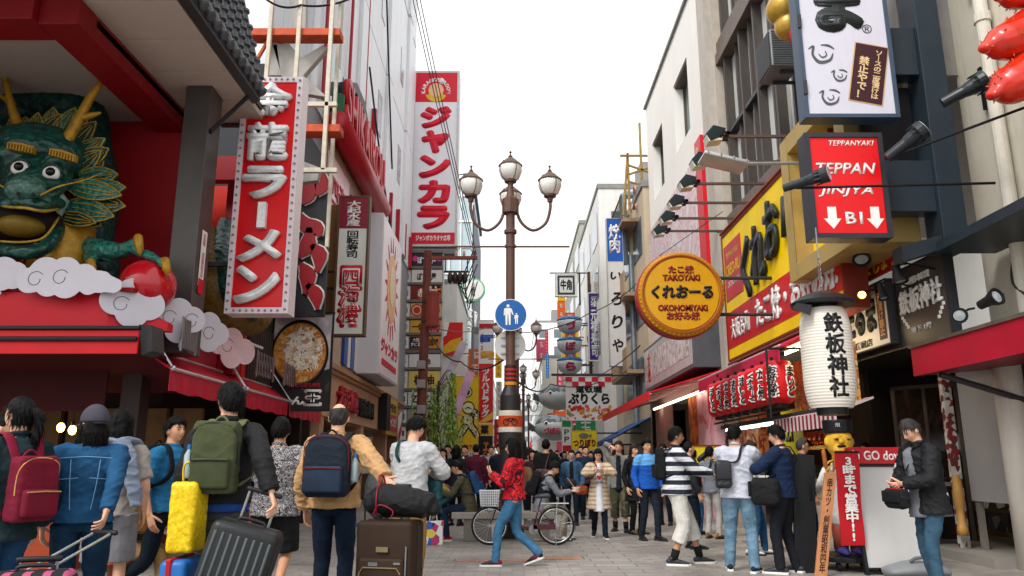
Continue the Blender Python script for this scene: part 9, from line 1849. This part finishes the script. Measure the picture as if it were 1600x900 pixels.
# ================================================================= LUGGAGE
def suitcase(label, loc, rz, w, d, h, m_, tilt=0., ribs=0, soft=False, handle=.30, tiltx=0., rib_m=None):
 t = thing('suitcase', label, 'suitcase', loc, rz); T = Matrix.Rotation(tilt, 3, 'Y') @ Matrix.Rotation(tiltx, 3, 'X')
 def put(mb, nm, mm, par=t, **k): mb.v = [T @ v for v in mb.v]; return mb.build(nm, mm, par, world=False, **k)
 m = MB(); rbox(m, (0, 0, h/2 + .05), (w, d, h), .05 if not soft else .035, seg=4); sh = put(m, 'shell', m_, smooth=True)
 if ribs:
  m = MB()
  for k in range(ribs):
   x = -w*.40 + w*.80*k/(ribs-1)
   for yy in (-d/2 - .001, d/2 + .001): m.tube([(x, yy, .12), (x, yy, h - .02)], [(.009, .006)]*2, 8, round_=True)
  put(m, 'rib', rib_m or m_, sh, smooth=True)
 m = MB(); m.tube([(-w/2-.001, -d*.02, .09), (-w/2 - .001, -d*.02, h+.01), (-w/2+.04, -d*.02, h + .051), (w/2-.04, -d*.02, h + .051), (w/2+.001, -d*.02, h+.01), (w/2+.001, -d*.02, .09)], .006, 6); put(m, 'zip', mat('#2a2a2c', rough=.4), sh)
 m = MB()
 for sx in (-1, 1): m.cyl((sx*w*.22, d*.30, h + .04), (sx*w*.22, d*.30, h + .05 + handle), .009, 10)
 put(m, 'telescopic_rod', mat('#9a9da0', rough=.3, metal=.8)); m = MB(); rbox(m, (0, d*.30, h + .05 + handle), (w*.44 + .05, .035, .03), .012); put(m, 'grip', m_black, smooth=True)
 m = MB(); m.tube([(-.08, 0, h+.05), (-.07, 0, h+.075), (.07, 0, h+.075), (.08, 0, h+.05)], .011, 8, sub=3); put(m, 'carry_handle', m_black, smooth=True)
 for sx in (-1, 1):
  for sy in (-1, 1): m = MB(); m.cyl((sx*w*.38 - .015, sy*d*.3, .03), (sx*w*.38 + .015, sy*d*.3, .03), .03, 14); put(m, 'caster', mrub)
 if soft:
  m = MB(); rbox(m, (0, -d/2 - .015, h*.40 + .05), (w*.80, .06, h*.58), .025); pk = put(m, 'front_pocket', m_, smooth=True); m = MB(); m.tube([(-w*.36, -d/2 - .05, h*.10), (-w*.36, -d/2 - .05, h*.62), (-w*.30, -d/2 - .05, h*.67), (w*.30, -d/2 - .05, h*.67), (w*.36, -d/2 - .05, h*.62)], .005, 6); m.box((0, -d/2-.012, h*.82), (.09, .012, .035)); put(m, 'zip', mat('#8a7a5a', rough=.4, metal=.5), pk)
  m = MB(); m.tube([(w*.40, -d/2 - .01, h*.2), (w*.42, -d/2 - .012, h*.85)], .006, 6); m.box((w*.30, -d/2 - .045, h*.71), (.05, .015, .014)); m.box((-w*.12, -d/2 - .045, h*.70), (.07, .012, .025)); put(m, 'zip_pull', m_steel, pk)
 return t
q = atY(374, 800, 4.62*NF)
suitcase('big black ribbed hard-shell suitcase tilted beside the black jacket man', (q.x - .17, 4.62*NF, 0), R(8), .42, .30, .86, mat('#1d2021', rough=.35, var=.15, vs=20, bump=.25, bs=120), tilt=.27, ribs=8, handle=.20, rib_m=mat('#4d5356', rough=.3))
t = bpy.data.objects['suitcase']
q = atY(612, 815, 5.45*NF); suitcase('dark brown soft suitcase with a front pocket beside the tan jacket man', (q.x, 5.42*NF, 0), R(-14), .43, .27, .80, cloth('#33200f', rough=.6, bump=.4), soft=True, handle=.24)
q = atY(55, 893, 4.2); suitcase('black and pink striped suitcase cut off at the lower left corner', (q.x, 4.2, 0), R(20), .38, .26, .66, pattern('stripes', ['#1a1a20', '#a84a6a'], 11, axis='X', pos=[0, .6]), handle=.05)
# trolley handle in the denim woman's hand
hnd = atY(162, 832, 4.7*NF); ft = Vector((hnd.x - .34, 4.1, .42)); t = thing('grey_trolley', 'small dark trolley case with long silver rods pulled by the denim jacket woman', 'suitcase', (ft.x, ft.y, 0))
d_ = (hnd - ft).normalized(); sd_ = d_.cross(Vector((0, 0, 1))).normalized(); m = MB()
for s in (-1, 1): m.cyl(ft + sd_*s*.07, hnd + sd_*s*.07 - d_*.02, .009, 10)
m.build('telescopic_rod', mat('#b5b8bb', rough=.25, metal=.8), t); m = MB(); m.tube([hnd + sd_*s*.095 for s in (-1, -.4, .4, 1)], .017, 10, round_=True); m.build('grip', m_black, t, smooth=True); m = MB(); u_ = Matrix((sd_, d_, sd_.cross(d_))).transposed(); rbox(m, ft - d_*.24, (.36, .52, .22), .04, u_); m.build('shell', mat('#22252a', rough=.4), t, smooth=True); m = MB()
for s in (-1, 1): m.cyl(ft - d_*.5 + sd_*(s*.14-.015), ft - d_*.5 + sd_*(s*.14+.015), .035, 12)
m.build('caster', mrub, t)
# duffel on the brown suitcase
q = atY(628, 796, 5.45*NF); t = thing('duffel_bag', 'black duffel bag with red piping lying on the brown suitcase', 'bag', (q.x, 5.44*NF, .86)); m = MB(); m.tube([(-.21, 0, .10), (-.14, 0, .12), (.05, 0, .115), (.18, 0, .10), (.22, 0, .085)], [(.09, .085), (.125, .118), (.12, .112), (.11, .10), (.07, .065)], 16, side=(0, 1, 0), sub=4, round_=True); m.xf(Matrix.Rotation(.06, 4, 'Y')); g = remesh(m, .009, 3); creases(g, .010, 8); link('bag_body', g, cloth('#17181c', rough=.6, bump=.5), t)
m = MB(); m.tube([(-.17, -.02 + .11*math.cos(a), .12 + .115*math.sin(a)) for a in np.linspace(0, 6.2832, 25)], .005, 6); m.tube([(-.20, -.09, .02), (-.15, -.12, .10), (-.05, -.125, .06), (-.06, -.12, .01)], .005, 6, sub=4); m.tube([(-.16, -.05, .22), (-.17, -.03, .30), (-.15, .03, .30), (-.13, .05, .22)], .008, 6, sub=4); m.build('red_piping', mat('#8a1424', rough=.5), t, smooth=True, world=False)
# blue case with red strap and the yellow bag on top
q = atY(290, 850, 5.15); t = thing('suitcase', 'blue suitcase with a red strap under the yellow bag', 'suitcase', (q.x, 5.15, 0)); m = MB(); rbox(m, (0, 0, .36), (.17, .36, .62), .035); m.build('shell', mat('#1f62a8', rough=.35, var=.08), t, smooth=True, world=False); m = MB(); rbox(m, (-.02, 0, .36), (.035, .38, .64), .01); m.box((.0, -.196, .40), (.06, .02, .10)); m.build('red_strap', mat('#a81424', rough=.5), t, world=False)
for k in range(4): m = MB(); c_ = Vector(((-.06, .06)[k % 2], (-.15, .15)[k//2], .03)); m.cyl(c_ - Vector((.012, 0, 0)), c_ + Vector((.012, 0, 0)), .03, 12); m.build('caster', mrub, t, world=False)
t = thing('yellow_bag', 'bright yellow mesh-patterned tote bag standing on the blue suitcase', 'bag', (q.x, 5.15, .69)); m = MB(); rbox(m, (0, 0, .23), (.175, .24, .44), .03); g = remesh(m, .009, 2); creases(g, .004, 4); link('bag_body', g, pattern('cells', ['#d8b80a', '#c9a808', '#e0c41a', '#cfae08'], 60, rough=.4), t)
m = MB(); m.tube([(-.05, 0, .44), (-.05, 0, .56), (.05, 0, .56), (.05, 0, .44)], .008, 6, sub=4); m.build('handle', mat('#c9a808', rough=.5), t, smooth=True, world=False)
t = thing('snack_packet', 'red and white striped packet sticking up behind the yellow bag', 'packet', (q.x + .03, 5.22, 1.08)); m = MB(); rbox(m, (0, 0, .10), (.13, .05, .22), .015, Matrix.Rotation(.15, 3, 'Y')); m.build('packet_body', pattern('stripes', ['#b8241c', '#d8cfc4'], 22, axis='Z'), t, smooth=True, world=False)
bpy.data.scenes.remove(TS)
